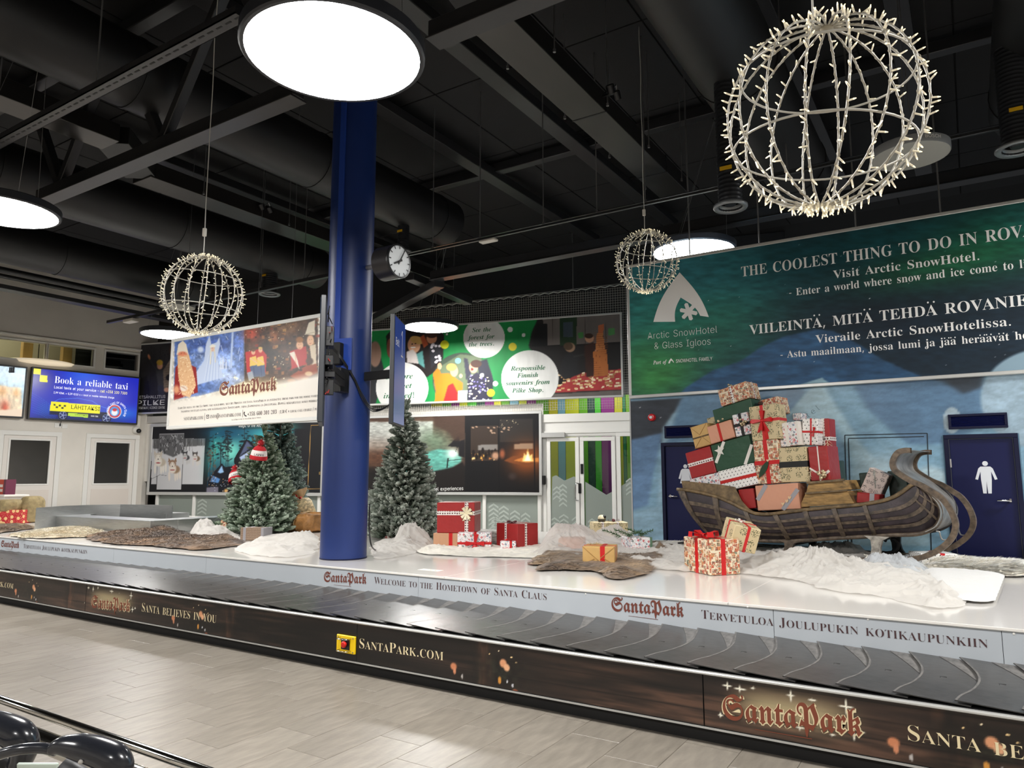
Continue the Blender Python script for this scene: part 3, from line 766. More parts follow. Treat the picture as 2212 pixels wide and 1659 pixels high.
D2 = duct('flat grey sheet metal duct with a jog over the hanging theme park board', [((-10.85, 6.1, 6.42), (-10.85, 14, 6.42), .5, .26, m_duct_s), ((-10.1, 5.2, 6.48), (-10.85, 6.1, 6.44), .48, .26, m_duct), ((-10.1, -2, 6.44), (-10.1, 5.2, 6.44), .45, .26, m_duct_s)])
for px, py, nm in ((812, 228, 0), (1010, 120, 1), (1560, 90, 2), (1665, 60, 3), (1938, 20, 4), (330, 340, 5)):
    X = hZ(px, py, 7.5)[0]
    b = MB(); b.box((X-.14, -4, 7.45), (X+.14, 16, 7.62), ch=.01)
    tag(b.build('ceiling_beam', m_steelblk), ['black beam along the ceiling panels behind the blue column', 'black beam along the ceiling beside the flat grey duct', 'black ceiling beam nearest the large wire globe, on its clock side',
        'black ceiling beam straight above the large wire globe', 'black ceiling beam over the round loudspeaker panel', 'black ceiling beam above the zigzag roof truss'][nm], 'beam', 'ceiling beams')
# spotlights clamped to the ducts
for q, lab in (((1297, 210, 6.45), 'small black twin spotlight on the flat duct near the smallest wire globe'), ((562, 455, 6.45), 'small black twin spotlight on the flat duct over the theme park board')):
    c = hZ(*q); S = thing('twin_spotlight', lab, 'spotlight', c); xd = -3.69 if q[0] > 900 else -10.6; b = MB(); b.beam((xd+.001, c[1], c[2]), (c[0]+.2, c[1], c[2]), .03, .03, ch=.004); b.build('clamp_arm', m_black, S)
    for dx in (-.09, .09):
        b = MB(); b.lathe([(0, 0), (.05, 0), (.055, .1), (.045, .11), (0, .1)], 14, c+np.array([.2, dx, -.05]), R=[[1, 0, 0], [0, .8, .6], [0, -.6, .8]]); b.build('spot_head', m_black, S, smooth=40)
    b = MB(); b.tube([c+np.array([.2, -.09, 0]), c+np.array([.22, 0, .1]), c+np.array([.2, .09, 0])], .012, 6); b.build('lamp_cable', m_rod, S)

# ------------------------------------------------------------------ cable trays, tracks, rods
TR = thing('cable_tray', 'slotted steel cable tray crossing in front of the zigzag truss', 'cable tray', (-9, 3.4, 5.3))
b = MB(); b.box((-15, 3.34, 5.3), (-4.75, 3.46, 5.312)); b.box((-15, 3.34, 5.3), (-4.75, 3.346, 5.37)); b.box((-15, 3.454, 5.3), (-4.75, 3.46, 5.37)); b.build('tray_channel', m_steelblk, TR)
b = MB()
for x in np.arange(-14.9, -4.8, .12): b.box((x, 3.385, 5.298), (x+.07, 3.4, 5.3))
b.build('slot_marks', m_matt, TR, kind='stuff')
TK = thing('lighting_track', 'thin black lighting track from the clock towards the teal wall banner', 'track', (-5, 9.03, 5.3))
b = MB(); b.box((-7.95, 9.01, 5.3), (4, 9.05, 5.335), ch=.003); b.box((-7.95, 9.0, 5.345), (4, 9.06, 5.35)); b.build('track_profile', mat('dark_alloy', rgb(70, 72, 74), .3, .7), TK)
c = hZ(1055, 523, 5.27); b = MB(); b.box(c-np.array([.15, .06, .0]), c+np.array([.15, .06, .04]), ch=.01); b.build('white_junction_box', m_white, TK)
c = hZ(233, 699, 5.3); TK2 = thing('lighting_track', 'thin black lighting track ending over the taxi screen', 'track', c)
b = MB(); b.box((c[0], c[1]-.04, 5.3), (-9.5, c[1]+.04, 5.37), ch=.004); b.build('track_profile', m_steelblk, TK2)
q = hY(283, 693, c[1]); b = MB(); b.box(q-np.array([.2, .09, .04]), q+np.array([.2, .09, .04]), ch=.012); b.build('white_junction_box', m_white, TK2)
for px, py, z, w, h, lab in ((170, 618, 6.05, .14, .14, 'thick black pipe run high along the pale upper wall'), (170, 630, 6.0, .1, .1, 'thinner black pipe run just under the thick one by the upper wall'), (140, 652, 5.75, .3, .1, 'flat dark cable tray along the pale upper wall')):
    X = hZ(px, py, z)[0]
    if h > .1 or w < .2: b = MB(); b.tube([(X, 2, z), (X, 12.0, z)], w/2, 14); o = b.build('pipe_run' if w < .2 else 'pipe_run', m_duct, smooth=40); tag(o, lab, 'pipe')
    else: b = MB(); b.box((X-w/2, 2, z), (X+w/2, 11.9, z+h), ch=.01); tag(b.build('cable_tray', m_steelblk), lab, 'cable tray')
rodl = [(-9.1, 3.4, 5.35), (-11.9, 3.4, 5.35), (-10.9, 3.4, 5.35), (-10.3, 3.4, 5.35), (-6.95, 3.4, 5.35)]
for px, py in ((1043, 519), (1290, 462), (1395, 440), (1180, 490), (940, 540), (1700, 372)): rodl.append((hZ(px, py, 5.33)[0], 9.03, 5.34))
for y in (6.6, 8.0, 9.4, 10.8): rodl += [(-3.62, y, 6.3), (-4.24, y, 6.3)]
for y in (7.0, 8.8, 10.6): rodl += [(-10.55, y, 6.3)]
for px, py in ((545, 620), (640, 600)): q = hZ(px, py, 5.35); rodl.append((q[0], TK2.location[1], 5.36))
for q in rodl:
    b = MB(); b.tube([q, (q[0], q[1], CZ)], .009, 6); b.tube([(q[0], q[1], q[2]), (q[0], q[1], q[2]+.04)], .018, 6)
    tag(b.build('threaded_rod', m_rod), 'thin threaded steel rod hanging from the black ceiling', 'rod', 'threaded hanger rods')

# ------------------------------------------------------------------ air nozzles under the round ducts
def nozzle(px, py, X, rpx, lab, ztop=6.6, z=None):
    c = hX(px, py, X) if z is None else hZ(px, py, z); t = (c-CO)@_F; r = rpx*t/FPX; N = thing('air_nozzle', lab, 'air outlet', c)
    prof = []; z = 0; rr = r*.7
    while z < ztop-c[2]: prof += [(rr, z), (rr*.95, z+.015), (rr, z+.03)]; z += .045
    MB().lathe(prof, 24, c).build('spiral_body', mat('nozzle_grey', rgb(38, 40, 44), .4, .3), N, smooth=True)
    MB().lathe([(r*.62, .05), (r*.7, .0), (r*.95, -.015), (r, .0), (r, .02), (r*.7, .05)], 28, c).build('flange', mat('nozzle_flange', rgb(120, 124, 126), .35, .4), N, smooth=True)
    MB().lathe([(0, .02), (r*.3, .02), (r*.35, .04), (0, .045)], 20, c).build('core', m_black, N)
    b = MB(); b.box(c+np.array([-.06, -rr-.004, .36]), c+np.array([.06, -rr+.004, .40])); b.build('yellow_tag', mat('yellow_tag', rgb(214, 168, 20), .5), N)
nozzle(1578, 448, -1.9, 36, 'ribbed black air nozzle between the two clearest wire globes, beside the teal banner top', ztop=5.75)
nozzle(2200, 322, .75, 44, 'ribbed black air nozzle cut by the frame edge over the wall banner', z=5.0, ztop=6.1)
nozzle(582, 636, -12.3, 23, 'ribbed black air nozzle above the hanging theme park board', ztop=5.95)
nozzle(871, 545, -8.6, 18, 'ribbed black air nozzle partly hidden behind the clock', ztop=6.3)

# ------------------------------------------------------------------ round ceiling lamps
def lamp(c, D, lab, up=CZ, wx=0.0):
    c = np.asarray(c, float); R = D/2; T = thing('pendant_disc_lamp', lab, 'lamp', c, 'round disc lamps')
    MB().lathe([(R*.96, -.012), (R*1.0, -.012), (R*1.02, .0), (R*1.02, .085), (R*.98, .1), (0, .1)], 56, c).build('housing', mat('lamp_housing', rgb(44, 46, 52), .4), T, smooth=40)
    b = MB(); n = 56; b.add([c+np.array([R*.965*math.cos(2*math.pi*k/n), R*.965*math.sin(2*math.pi*k/n), -.008]) for k in range(n)], [tuple(range(n))[::-1]]); b.build('diffuser', m_lamp, T)
    for k in range(3):
        a = 2*math.pi*k/3+.4; q = c+np.array([R*.8*math.cos(a), R*.8*math.sin(a), .1])
        b = MB(); b.tube([q, (c[0]+wx, c[1], up)], .003, 4); b.build('suspension_wire', m_rod, T)
    return T
lamp((-3.57, 3.31, 4.527), 1.24, 'biggest glowing disc lamp hanging in front of the blue column top', wx=.5)
lamp((-10.02, 3.9, 4.9), 1.25, 'glowing disc lamp cut by the frame edge under the zigzag truss', wx=.8)
lamp((-3.52, 10.95, 5.16), 1.3, 'glowing disc lamp half hidden behind the teal wall banner', wx=.6)
lamp((-10.6, 13.12, 5.11), 1.3, 'glowing disc lamp in front of the green banner', wx=.7)
lamp((-15.85, 9.82, 4.95), 1.25, 'glowing disc lamp above the dark science centre poster', wx=.4)
for c in ((3.2, 3.0, 4.6), (3.4, -3.6, 4.6), (-3.4, -3.6, 4.6), (-10, -3.6, 4.6), (3.4, 8.4, 4.9), (-14.4, 2.6, 4.7)):
    lamp(c, 1.25, 'glowing disc lamp of the hall beyond the picture edge')

# ------------------------------------------------------------------ flat round loudspeaker panels
def speaker(px, py, z, rpx, lab, word):
    c = hZ(px, py, z); t = (c-CO)@_F; r = rpx*t/FPX; S = thing('disc_loudspeaker', lab, 'loudspeaker', c)
    MB().lathe([(r*.985, -.004), (r, .006), (r, .085), (r*.96, .095), (0, .095)], 40, c).build('housing', mat('speaker_grey', rgb(120, 122, 124), .5), S, smooth=40)
    n = 40; b = MB(); b.add([c+np.array([r*.98*math.cos(2*math.pi*k/n), r*.98*math.sin(2*math.pi*k/n), -.003]) for k in range(n)], [tuple(range(n))[::-1]]); b.build('grille_cloth', mat('speaker_face', rgb(150, 148, 140), .7), S)
    MB().lathe([(0, -.008), (.02, -.008), (.022, -.003), (0, -.002)], 14, c+np.array([0, -.1, 0])).build('status_dot', m_white, S)
    for k in (-1, 1):
        b = MB(); b.tube([c+np.array([k*.1, 0, .09]), c+np.array([k*.02, 0, .6]), c+np.array([0, 0, CZ-c[2]])], .006, 6); b.build('suspension_cord', m_rod, S)
    if word:   # lettering wrapped round the rim, on the side towards the baggage belt
        v, f, w = layout(word, 'sans'); a0 = math.atan2(-c[1], -c[0])+.38; h = .05/.7; rr = r+.003
        P = [c+np.array([rr*math.cos(a0+x*h/r), rr*math.sin(a0+x*h/r), .03+y*h]) for x, y, _ in v]
        b = MB(); b.v = [tuple(p) for p in P]; b.f = f; b.m = [0]*len(f); b.build('lettering', m_txtw, S)
speaker(1966, 338, 5.0, 77, 'round flat grey loudspeaker hanging behind the large wire globe', 'BOSCH')
speaker(383, 664, 5.3, 36, 'round flat grey loudspeaker hanging behind the wire globe by the theme park board', None)

# ------------------------------------------------------------------ lit wire globes
m_wire = mat('white_wire', rgb(196, 193, 184), .4, .2)
m_cable = mat('clear_light_string', rgb(170, 162, 144), .35)
m_led = mat('warm_led_tip', rgb(255, 240, 200), .4, emit=1.1)
m_ledb = mat('led_body', rgb(250, 240, 214), .3, emit=.12)
def globe_parts(G, R=.4, nm=16):
    tilt = np.array(Matrix.Rotation(rad(5), 3, 'Y'))
    S = lambda th, ph, r=R: tilt@np.array([r*math.sin(th)*math.cos(ph), r*math.sin(th)*math.sin(ph), r*math.cos(th)])
    for k in range(nm//2):
        ph = 2*math.pi*k/nm; b = MB(); b.tube([S(t if t <= math.pi else 2*math.pi-t, ph if t <= math.pi else ph+math.pi) for t in np.linspace(0, 2*math.pi, 48, endpoint=False)], .0048, 6, closed=True)
        b.build('meridian_ring', m_wire, G, smooth=True)
    for th in (rad(63), rad(112)):
        b = MB(); b.tube([S(th, a, R*.985) for a in np.linspace(0, 2*math.pi, 48, endpoint=False)], .005, 6, closed=True); b.build('latitude_ring', m_wire, G, smooth=True)
    b = MB(); b.sphere(S(0, 0, R*.985), .03, 12, 6, sc=(1, 1, .4)); b.build('top_hub', m_cable, G, smooth=True)
    s = MB(); led = MB(); g = random.Random(5)
    for k in range(nm):
        ph0 = 2*math.pi*k/nm; pts = []
        for t in np.linspace(.06, math.pi-.04, 60): pts.append(S(t, ph0+.012*math.sin(t*40)/max(.25, math.sin(t)), R*(1.0+.012*math.cos(t*40))))
        s.tube(pts, .0036, 4)
        for i in range(25):
            t = .12+(math.pi-.18)*(i+g.uniform(-.3, .3))/25+(.0)
            if i > 21: t = math.pi-.05-g.random()*.3
            n = S(t, ph0, 1.0); a = S(t+.3*g.uniform(-1, 1), ph0+g.uniform(-1.0, 1.0)*.45/max(.3, math.sin(t)), 1.0); d = n*.9+(a-n)*1.6+np.array([g.uniform(-.5, .5) for _ in range(3)])
            d /= np.linalg.norm(d); p = S(t, ph0, R*1.005)
            led.tube([p, p+d*.025], [.0042, .0038], 5, mi=1); led.tube([p+d*.025, p+d*.036], [.0040, .0018], 5, mi=0)
    s.build('light_string', m_cable, G, smooth=True, kind='stuff'); led.build('led_bulbs', [m_led, m_ledb], G, kind='stuff')
G0 = thing('light_globe', 'large lit white wire globe hanging nearest the camera, before the wall banner', 'ornament', (0, 0, 0), 'lit wire globes')
globe_parts(G0)
globes = [(G0, dep(1779, 250, 1557*.8/400)), (copy_tree(G0), dep(1397, 565, 1557*.8/130)), (copy_tree(G0), dep(438, 636, 1557*.8/164))]
labs = [None, 'smallest lit wire globe hanging beside the white arch logo of the teal banner', 'lit wire globe hanging in front of the theme park board']
cords = [[(1779, 250), (1765, 40), (1760, -40)], None, None]
for i, (o, c) in enumerate(globes):
    o.location = tuple(c)
    if labs[i]: o['label'] = labs[i]
    o.rotation_euler.z = i*.13
    top = np.array([c[0]-.02, c[1], c[2]+.4]); zt = [CZ, 6.3, 5.6][i]
    K = o; zt = CZ; rz = np.array(Matrix.Rotation(-i*.13, 3, 'Z')); top = np.array(c)+rz@(top-c)*0+(top-c)
    b = MB(); n = 14; pts = [top+np.array([.004*math.sin(k*1.3), .004*math.cos(k*1.7), (zt-top[2])*k/n]) for k in range(n+1)]; b.tube(spline(pts, 3), .005, 6); b.build('suspension_cord', mat('white_flex', rgb(206, 204, 198), .5), K, smooth=True)
    b = MB(); q = top+np.array([0, 0, .28 if i else .9]); b.box(q-np.array([.02, .016, .045]), q+np.array([.02, .016, .045]), ch=.006); b.build('plug', m_white, K)

# ------------------------------------------------------------------ the blue column and what hangs on it
CX, CY, CR = -6.28, 6.21, .268
m_blue = mat('blue_column_paint', rgb(23, 46, 104), .42, noise=(2, .04), bump=(60, .03))
col = thing('column', 'round blue steel column standing on the white stage', 'column', (CX, CY, STZ))
MB().lathe([(CR, 0), (CR, CZ-STZ)], 64, (CX, CY, STZ)).build('shaft', m_blue, col, smooth=40)
MB().lathe([(CR+.004, 0), (CR+.004, .012), (CR, .014)], 64, (CX, CY, STZ)).build('base_ring', m_navy2, col, smooth=40)
ax = math.atan2(-CY, -CX)-.52
dx = np.array([math.cos(ax), math.sin(ax), 0]); sx = np.array([-dx[1], dx[0], 0])
b = MB(); c = np.array([CX, CY, 0])+dx*(CR+.012); b.cbox(c+np.array([0, 0, 5.4]), (.035, .014, 2.35), [sx, dx, [0, 0, 1]], .004); b.build('cable_channel', mat('bright_blue_channel', rgb(36, 66, 150), .35), col)
def screen_on(name, lab, pt, px_near, t0, vpx, w, z0, z1, side, th=.05):
    p = dep(px_near, 790, t0); p[2] = 0; d = ray(vpx, 1029); d[2] = 0; d /= np.linalg.norm(d); pl = Plane(p, d)
    n = np.array([d[1], -d[0], 0])*side   # outward face normal
    S = thing(name, lab, 'screen', (p[0], p[1], z0)); c = p+d*w/2
    b = MB(); b.cbox(c+np.array([0, 0, (z0+z1)/2])-n*th/2, (w/2, th/2, (z1-z0)/2), [d, n, [0, 0, 1]], .006); b.build('housing', mat('screen_housing', rgb(36, 38, 42), .4), S)
    return S, p, d, n
unit_ = lambda v: np.array([v[0], v[1], 0])/math.hypot(v[0], v[1])
S1, p, d, n = screen_on('display_screen', 'upright blue arrival display on the column arm facing the wall banner', 0, 851, 8.02, 1185, .62, 2.18, 3.42, 1)
pl = Plane(p, d); sgn = 1 if pl.n@n > 0 else -1
cv = Canvas(pl, .015, .605, 2.2, 3.4, 40, 120, .002)
for k in range(14):
    v = 2.2+k*.1; t = k/13; c = np.array([66, 92, 160])*(1-t)+np.array([30, 58, 136])*t
    cv.im[(cv.V+cv.U*.25 > v+.05*(k % 2))] = c/255
cv.build('display', vmat('blue_screen', .2, emit=.6), S1)
text('lettering', 'Belt', 'sans', pl, (.06, 3.08), (.26, 3.08), .09, m_txtw, S1, uv=True)
text('lettering', '1', 'thin', pl, (.33, 2.98), (.50, 2.98), .32, m_txtw, S1, uv=True)
bp = p+d*.3-n*.05
b = MB(); ad = unit_(bp-np.array([CX, CY, 0])); b.beam(np.array([CX, CY, 2.78])+ad*(CR+.004), bp+np.array([0, 0, 2.78])-n*.02, .05, .1, ch=.006); b.beam(bp+np.array([0, 0, 2.5])-n*.02, bp+np.array([0, 0, 3.1])-n*.02, .2, .03, up=n, ch=.004); b.build('wall_arm', m_matt, S1)
S2, p2, d2, n2 = screen_on('display_screen', 'upright dark display seen edge on between theme park board and column', 0, 689, 6.95, 735, .62, 2.12, 3.37, -1)
b = MB(); c = p2+d2*.31; b.cbox(c+np.array([0, 0, 2.745])+n2*.002, (.295, .002, .6), [d2, n2, [0, 0, 1]]); b.build('display', mat('dark_display', rgb(40, 52, 70), .12), S2)
for z, h, w, o in ((2.5, .17, .06, .09), (2.75, .1, .3, .08), (3.0, .2, .2, .08), (2.62, .06, .14, .1)):
    b = MB(); b.cbox(c+np.array([0, 0, z])-n2*(.05+o/2), (w/2, o/2, h/2), [d2, n2, [0, 0, 1]], .005); b.build('control_box', m_black, S2)
g = random.Random(4)
for k in range(9):
    q = [c+np.array([0, 0, 2.45+.1*k+g.uniform(-.05, .05)])-n2*(.06+g.uniform(0, .05))+d2*g.uniform(-.2, .1) for _ in range(4)]
    b = MB(); b.tube(spline(q, 5), .005, 5); b.build('wire', m_black if k % 3 else mat('red_wire', rgb(140, 40, 36), .5), S2, smooth=True)
# mounting arms on the column
AR = thing('screen_bracket', 'black steel bracket with two arms clamped to the blue column', 'bracket', (CX, CY-CR, 2.7))
F0 = np.array([CX, CY, 0])+dx*CR
b = MB(); b.cbox(F0+np.array([0, 0, 3.02])+dx*.06, (.1, .06, .13), [sx, dx, [0, 0, 1]], .01); b.build('clamp_block', m_matt, AR)
b = MB(); b.cbox(F0+np.array([0, 0, 3.02])+dx*.015+sx*.03, (.17, .015, .19), [sx, dx, [0, 0, 1]], .004); b.build('backplate', mat('bright_blue_channel'), AR)
for z in (2.74, 2.66):
    b = MB(); b.beam(F0+np.array([0, 0, z])+dx*.1+sx*.14, c+np.array([0, 0, z])-n2*.05, .06, .075, ch=.008); b.build('arm', m_matt, AR)
b = MB(); b.cbox(F0+np.array([0, 0, 2.7])+dx*.1+sx*.12, (.05, .1, .14), [sx, dx, [0, 0, 1]], .006); b.build('mount_plate', m_black, AR)
CB = thing('cable_loom', 'black cables sagging across the blue column to the arrival display', 'cable', F0+np.array([0, 0, 3]))
for k in range(3):
    oo = np.array([0, 0, k*.014])
    q = [F0+dx*.12+np.array([0, 0, 3.08])+oo, F0+dx*.1+sx*.12+np.array([0, 0, 2.94])+oo, np.array([CX, CY, 2.74])+(dx*.75+sx*.66)*(CR+.03)+oo, np.array([CX, CY, 2.5])+(dx*.45+sx*.9)*(CR+.04)+oo*2, np.array([CX, CY, 2.36])+(dx*.2+sx*.97)*(CR+.14)+oo, bp+np.array([0, 0, 2.44])-n*.05, bp+np.array([0, 0, 2.7])-n*.03]
    b = MB(); b.tube(spline(q, 8), .006, 6); b.build('cable', m_black, CB, smooth=True)
# floor cable from the column foot
q = [hZ(802, 1120, 1.2), hZ(797, 1130, 1.0), hZ(802, 1165, .78), hZ(815, 1190, STZ+.012), hZ(840, 1197, STZ+.012)]
ed = np.array([.78, .62, 0])*(CR+.025); q[0] = np.array([CX, CY, 1.28])+ed*.99; q[1] = np.array([CX, CY, 1.0])+ed; q[2] = np.array([CX, CY, .8])+ed*1.1
b = MB(); b.tube(spline(q, 8), .009, 6); tag(b.build('power_cable', m_black, smooth=True), 'black power cable curling from the blue column foot onto the stage', 'cable')
# clock
ck = hY(863, 564, CY); ck = np.array([ck[0], CY, ck[2]]); R = .197
K = thing('station_clock', 'round double faced clock with dark drum hanging beside the blue column', 'clock', ck)
RX = [[0, 1, 0], [0, 0, 1], [1, 0, 0]]
MB().lathe([(R*.97, .0), (R*1.02, -.005), (R*1.02, -.26), (R*.97, -.265), (0, -.262)], 48, ck, R=RX).build('drum', mat('clock_drum', rgb(52, 50, 52), .28, .3), K, smooth=40)
MB().lathe([(R*.93, .0), (R*1.03, -.002), (R*1.03, -.018), (R*1.02, -.03)], 48, ck, R=RX).build('rim', m_black, K, smooth=40)
MB().lathe([(0, -.004), (R*.95, -.006)], 48, ck, R=RX).build('dial', mat('clock_dial', rgb(224, 228, 230), .4, emit=.12), K)
P_ = lambda a, r, o=.001: ck+np.array([o, R*r*math.sin(a), R*r*math.cos(a)])
def hand(nm, a, r0, r1, w0, w1, o):
    dr = np.array([0, math.cos(a), -math.sin(a)]); b = MB()
    b.prism([P_(a, r0, o)-dr*w0, P_(a, r1, o)-dr*w1, P_(a, r1, o)+dr*w1, P_(a, r0, o)+dr*w0], (.002, 0, 0)); return b.build(nm, m_black, K)
for k in range(60):
    a = 2*math.pi*k/60
    if k % 5 == 0: hand('hour_mark', a, .74, .92, .006, .006, .001)
    elif k % 5 == 2: pass
b = MB()
for k in range(60):
    a = 2*math.pi*k/60; dr = np.array([0, math.cos(a), -math.sin(a)]); b.prism([P_(a, .88)-dr*.001, P_(a, .92)-dr*.001, P_(a, .92)+dr*.001, P_(a, .88)+dr*.001], (.001, 0, 0))
b.build('minute_marks', m_black, K)
hand('hour_hand', rad(242), -.25, .56, .013, .009, .003); hand('minute_hand', rad(30), -.26, .86, .011, .006, .006)
b = MB(); b.tube([(CX+CR-.01, CY, ck[2]), ck+np.array([-.25, 0, 0])], .03, 12); b.build('wall_arm', m_alu, K, smooth=True)
# ------------------------------------------------------------------ framed prints
def board(name, lab, cat, pl, u0, u1, v0, v1, fw, o0, o1, fm, nu, nv, group=None, backm=None):
    """framed panel on plane pl between offsets o0 (back) and o1 (front): frame + backing, returns thing and canvas"""
    T = thing(name, lab, cat, pl.p((u0+u1)/2, v0, o0), group)
    for nm, a in (('frame_rail', (u0, u1, v1-fw, v1)), ('frame_rail', (u0, u1, v0, v0+fw)), ('frame_stile', (u0, u0+fw, v0+fw, v1-fw)), ('frame_stile', (u1-fw, u1, v0+fw, v1-fw))):
        b = MB(); slab(b, pl, *a, o0, o1, ch=.006); b.build(nm, fm, T)
    b = MB(); slab(b, pl, u0+fw*.5, u1-fw*.5, v0+fw*.5, v1-fw*.5, o0+.004, o1-.014); b.build('backing', backm or m_white, T)
    return T, Canvas(pl, u0+fw, u1-fw, v0+fw, v1-fw, nu, nv, o1-.011)
# --- teal wall banner
vt0, vt1 = hY(1700, 838, YM)[2]-.015, hY(1500, 553, YM)[2]+.01
BT, cv = board('wall_banner', 'huge teal and green snow hotel banner with white headlines above the toilet doors', 'banner', PM, MX0, 2.6, vt0, vt1, .045, 0, .07, m_silver, 560, 220)
OB = .061
cv.fill((24, 40, 54))
cv.ell(1390, 640, 330, 260, (46, 122, 122), 2, 0); cv.ell(1530, 690, 240, 130, (46, 130, 104), 2, 20, .8); cv.ell(1450, 580, 280, 100, (52, 118, 130), 2)
cv.ell(1420, 810, 120, 75, (70, 150, 66), 2, -20, .75); cv.ell(1390, 770, 80, 60, (60, 140, 80), 2, 0, .6)
cv.ell(2150, 520, 330, 110, (26, 96, 66), 2, -12, .9); cv.ell(2030, 570, 200, 50, (34, 100, 62), 2, -14, .7); cv.ell(1880, 520, 300, 70, (18, 72, 78), 2, -10, .8); cv.ell(2240, 470, 120, 60, (40, 110, 110), 2, 0, .6)
cv.ell(1900, 690, 420, 70, (24, 34, 46), 2, -8, .7)
cv.poly([(1462, 860), (1480, 838), (1540, 800), (1600, 780), (1640, 752), (1690, 728), (1760, 712), (1800, 716), (1850, 742), (1900, 775), (1990, 815), (2010, 840)], (52, 88, 124), sm=3)
cv.poly([(1760, 712), (1800, 716), (1850, 742), (1900, 775), (1990, 815), (2010, 840), (1820, 840)], (42, 72, 102), sm=3, a=.7)
cv.poly([(1700, 840), (1775, 816), (1810, 840)], (140, 172, 186), sm=1)
cv.noise(26, 7, .25, 4); cv.ell(2260, 862, 145, 112, (134, 160, 176), .05)
cv.poly([(2010, 835), (2060, 822), (2120, 815), (2140, 812), (2130, 830)], (40, 50, 62), sm=2)
cv.stars(170, (1365, 440, 2212, 800), r=.65); cv.im = np.clip(cv.im*1.02, 0, 1)
BT0 = BT; BT = cv.build('print', m_print, BT)
tm = mat('banner_white_ink', rgb(246, 246, 244), .6)
text('lettering', 'THE COOLEST THING TO DO IN ROVANIEMI', 'serif', PM, (1603.4, 600.3), (2113, 528.6), 21.5, tm, BT, OB, fit='THE COOLEST THING TO DO IN')
text('lettering', 'Visit Arctic SnowHotel.', 'serif', PM, (1802.2, 604), (2118, 563.7), 17, tm, BT, OB)
text('lettering', '- Enter a world where snow and ice come to life.', 'serif', PM, (1706, 642.2), (2190, 583.7), 15.5, tm, BT, OB, fit='- Enter a world where snow and ice come to')
text('lettering', 'VIILEINTÄ, MITÄ TEHDÄ ROVANIEMELLÄ', 'serif', PM, (1622, 724.3), (2025.6, 682), 20, tm, BT, OB, fit='VIILEINTÄ, MITÄ TEHDÄ')
text('lettering', 'Vieraile Arctic SnowHotelissa.', 'serif', PM, (1764.4, 742.8), (2186, 705), 17, tm, BT, OB)
text('lettering', '- Astu maailmaan, jossa lumi ja jää heräävät henkiin', 'serif', PM, (1687.4, 775), (2180.5, 736.6), 14.5, tm, BT, OB, fit='- Astu maailmaan, jossa lumi ja jää heräävät')
text('lettering', 'Arctic SnowHotel', 'thin', PM, (1401.6, 734.7), (1552.6, 719.7), 14, tm, BT, OB)
text('lettering', '& Glass Igloos', 'thin', PM, (1416, 756), (1539, 745.5), 14, tm, BT, OB)
text('lettering', 'Part of', 'italic', PM, (1414.6, 788.5), (1442.4, 786.5), 8, tm, BT, OB)
text('lettering', 'SNOWHOTEL FAMILY', 'bold', PM, (1462.8, 785), (1541.8, 779.4), 7.5, tm, BT, OB)
def arch_logo(cx, ybl, ybr, apex, xl, xr, w, star):
    """pointed arch with a six armed star: photo pixels of its corners"""
    P = lambda x, y: PM.p(*PM.uv(x, y), OB)
    def side(x0, y0, xa, ya, bul, n=14): return [(x0+(xa-x0)*t+bul*math.sin(math.pi*t)*.9, y0+(ya-y0)*t) for t in np.linspace(0, 1, n)]
    L1 = side(xl, ybl, *apex, -.08*(xr-xl)); R1 = side(xr, ybr, *apex, .08*(xr-xl))
    ia = (apex[0]+.02*(xr-xl), apex[1]+w*1.15)
    L2 = side(xl+w, ybl-.01*w, *ia, -.05*(xr-xl)); R2 = side(xr-w*.4, ybr-.3*w*.2, *ia, .07*(xr-xl))
    b = MB(); b.strip([P(*q) for q in L1], [P(*q) for q in L2]); b.strip([P(*q) for q in R1], [P(*q) for q in R2])
    if star:
        sx, sy, r, t = star
        for a in (12, 72, 132):
            c_, s_ = math.cos(rad(a)), math.sin(rad(a)); d = np.array([c_*r, s_*r]); n = np.array([-s_, c_])*t
            q = [np.array([sx, sy])+e for e in (d+n, d*1.12, d-n, -d-n, -d*1.12, -d+n)]; b.add([P(*x)+PM.n*(.0005+a*.00001) for x in q], [tuple(range(6))])
        b.add([P(sx+t*1.3*math.cos(z), sy+t*1.3*math.sin(z))+PM.n*.0025 for z in np.linspace(0, 6.283, 12, endpoint=False)], [tuple(range(12))])
    return b
b = arch_logo(0, 697, 686.5, (1471, 590.5), 1414.5, 1534, 47, (1490.5, 675, 17.5, 4.2)); b.build('logo', tm, BT)
arch_logo(0, 786, 784.5, (1452.6, 775), 1446.5, 1459, 4, None).build('logo', tm, BT)
for x in (1490, 1640, 1850, 2035):
    u, v = PM.uv(x, 500); b = MB(); b.tube([PM.p(u, vt1, .03), PM.p(u, CZ, .03)], .012, 6); b.build('hanger', m_rod, BT0)

# --- green banner on its net
gu0, gu1 = PB.uv(640, 800)[0], PB.uv(1347, 750)[0]; gv0, gv1 = PB.uv(1200, 864)[1], PB.uv(1200, 687)[1]
GB, cv = board('hanging_banner', 'long green banner with white speech circles and photographs hanging on the net', 'banner', PB, gu0, gu1, gv0, gv1, .05, .12, .18, m_silver, 520, 150)
OG = .171
cv.fill((24, 132, 66)); Gz = lambda x, y: (800+x*.2622, 660+y*.2622)
def pz(pts): return [Gz(*p) for p in pts]
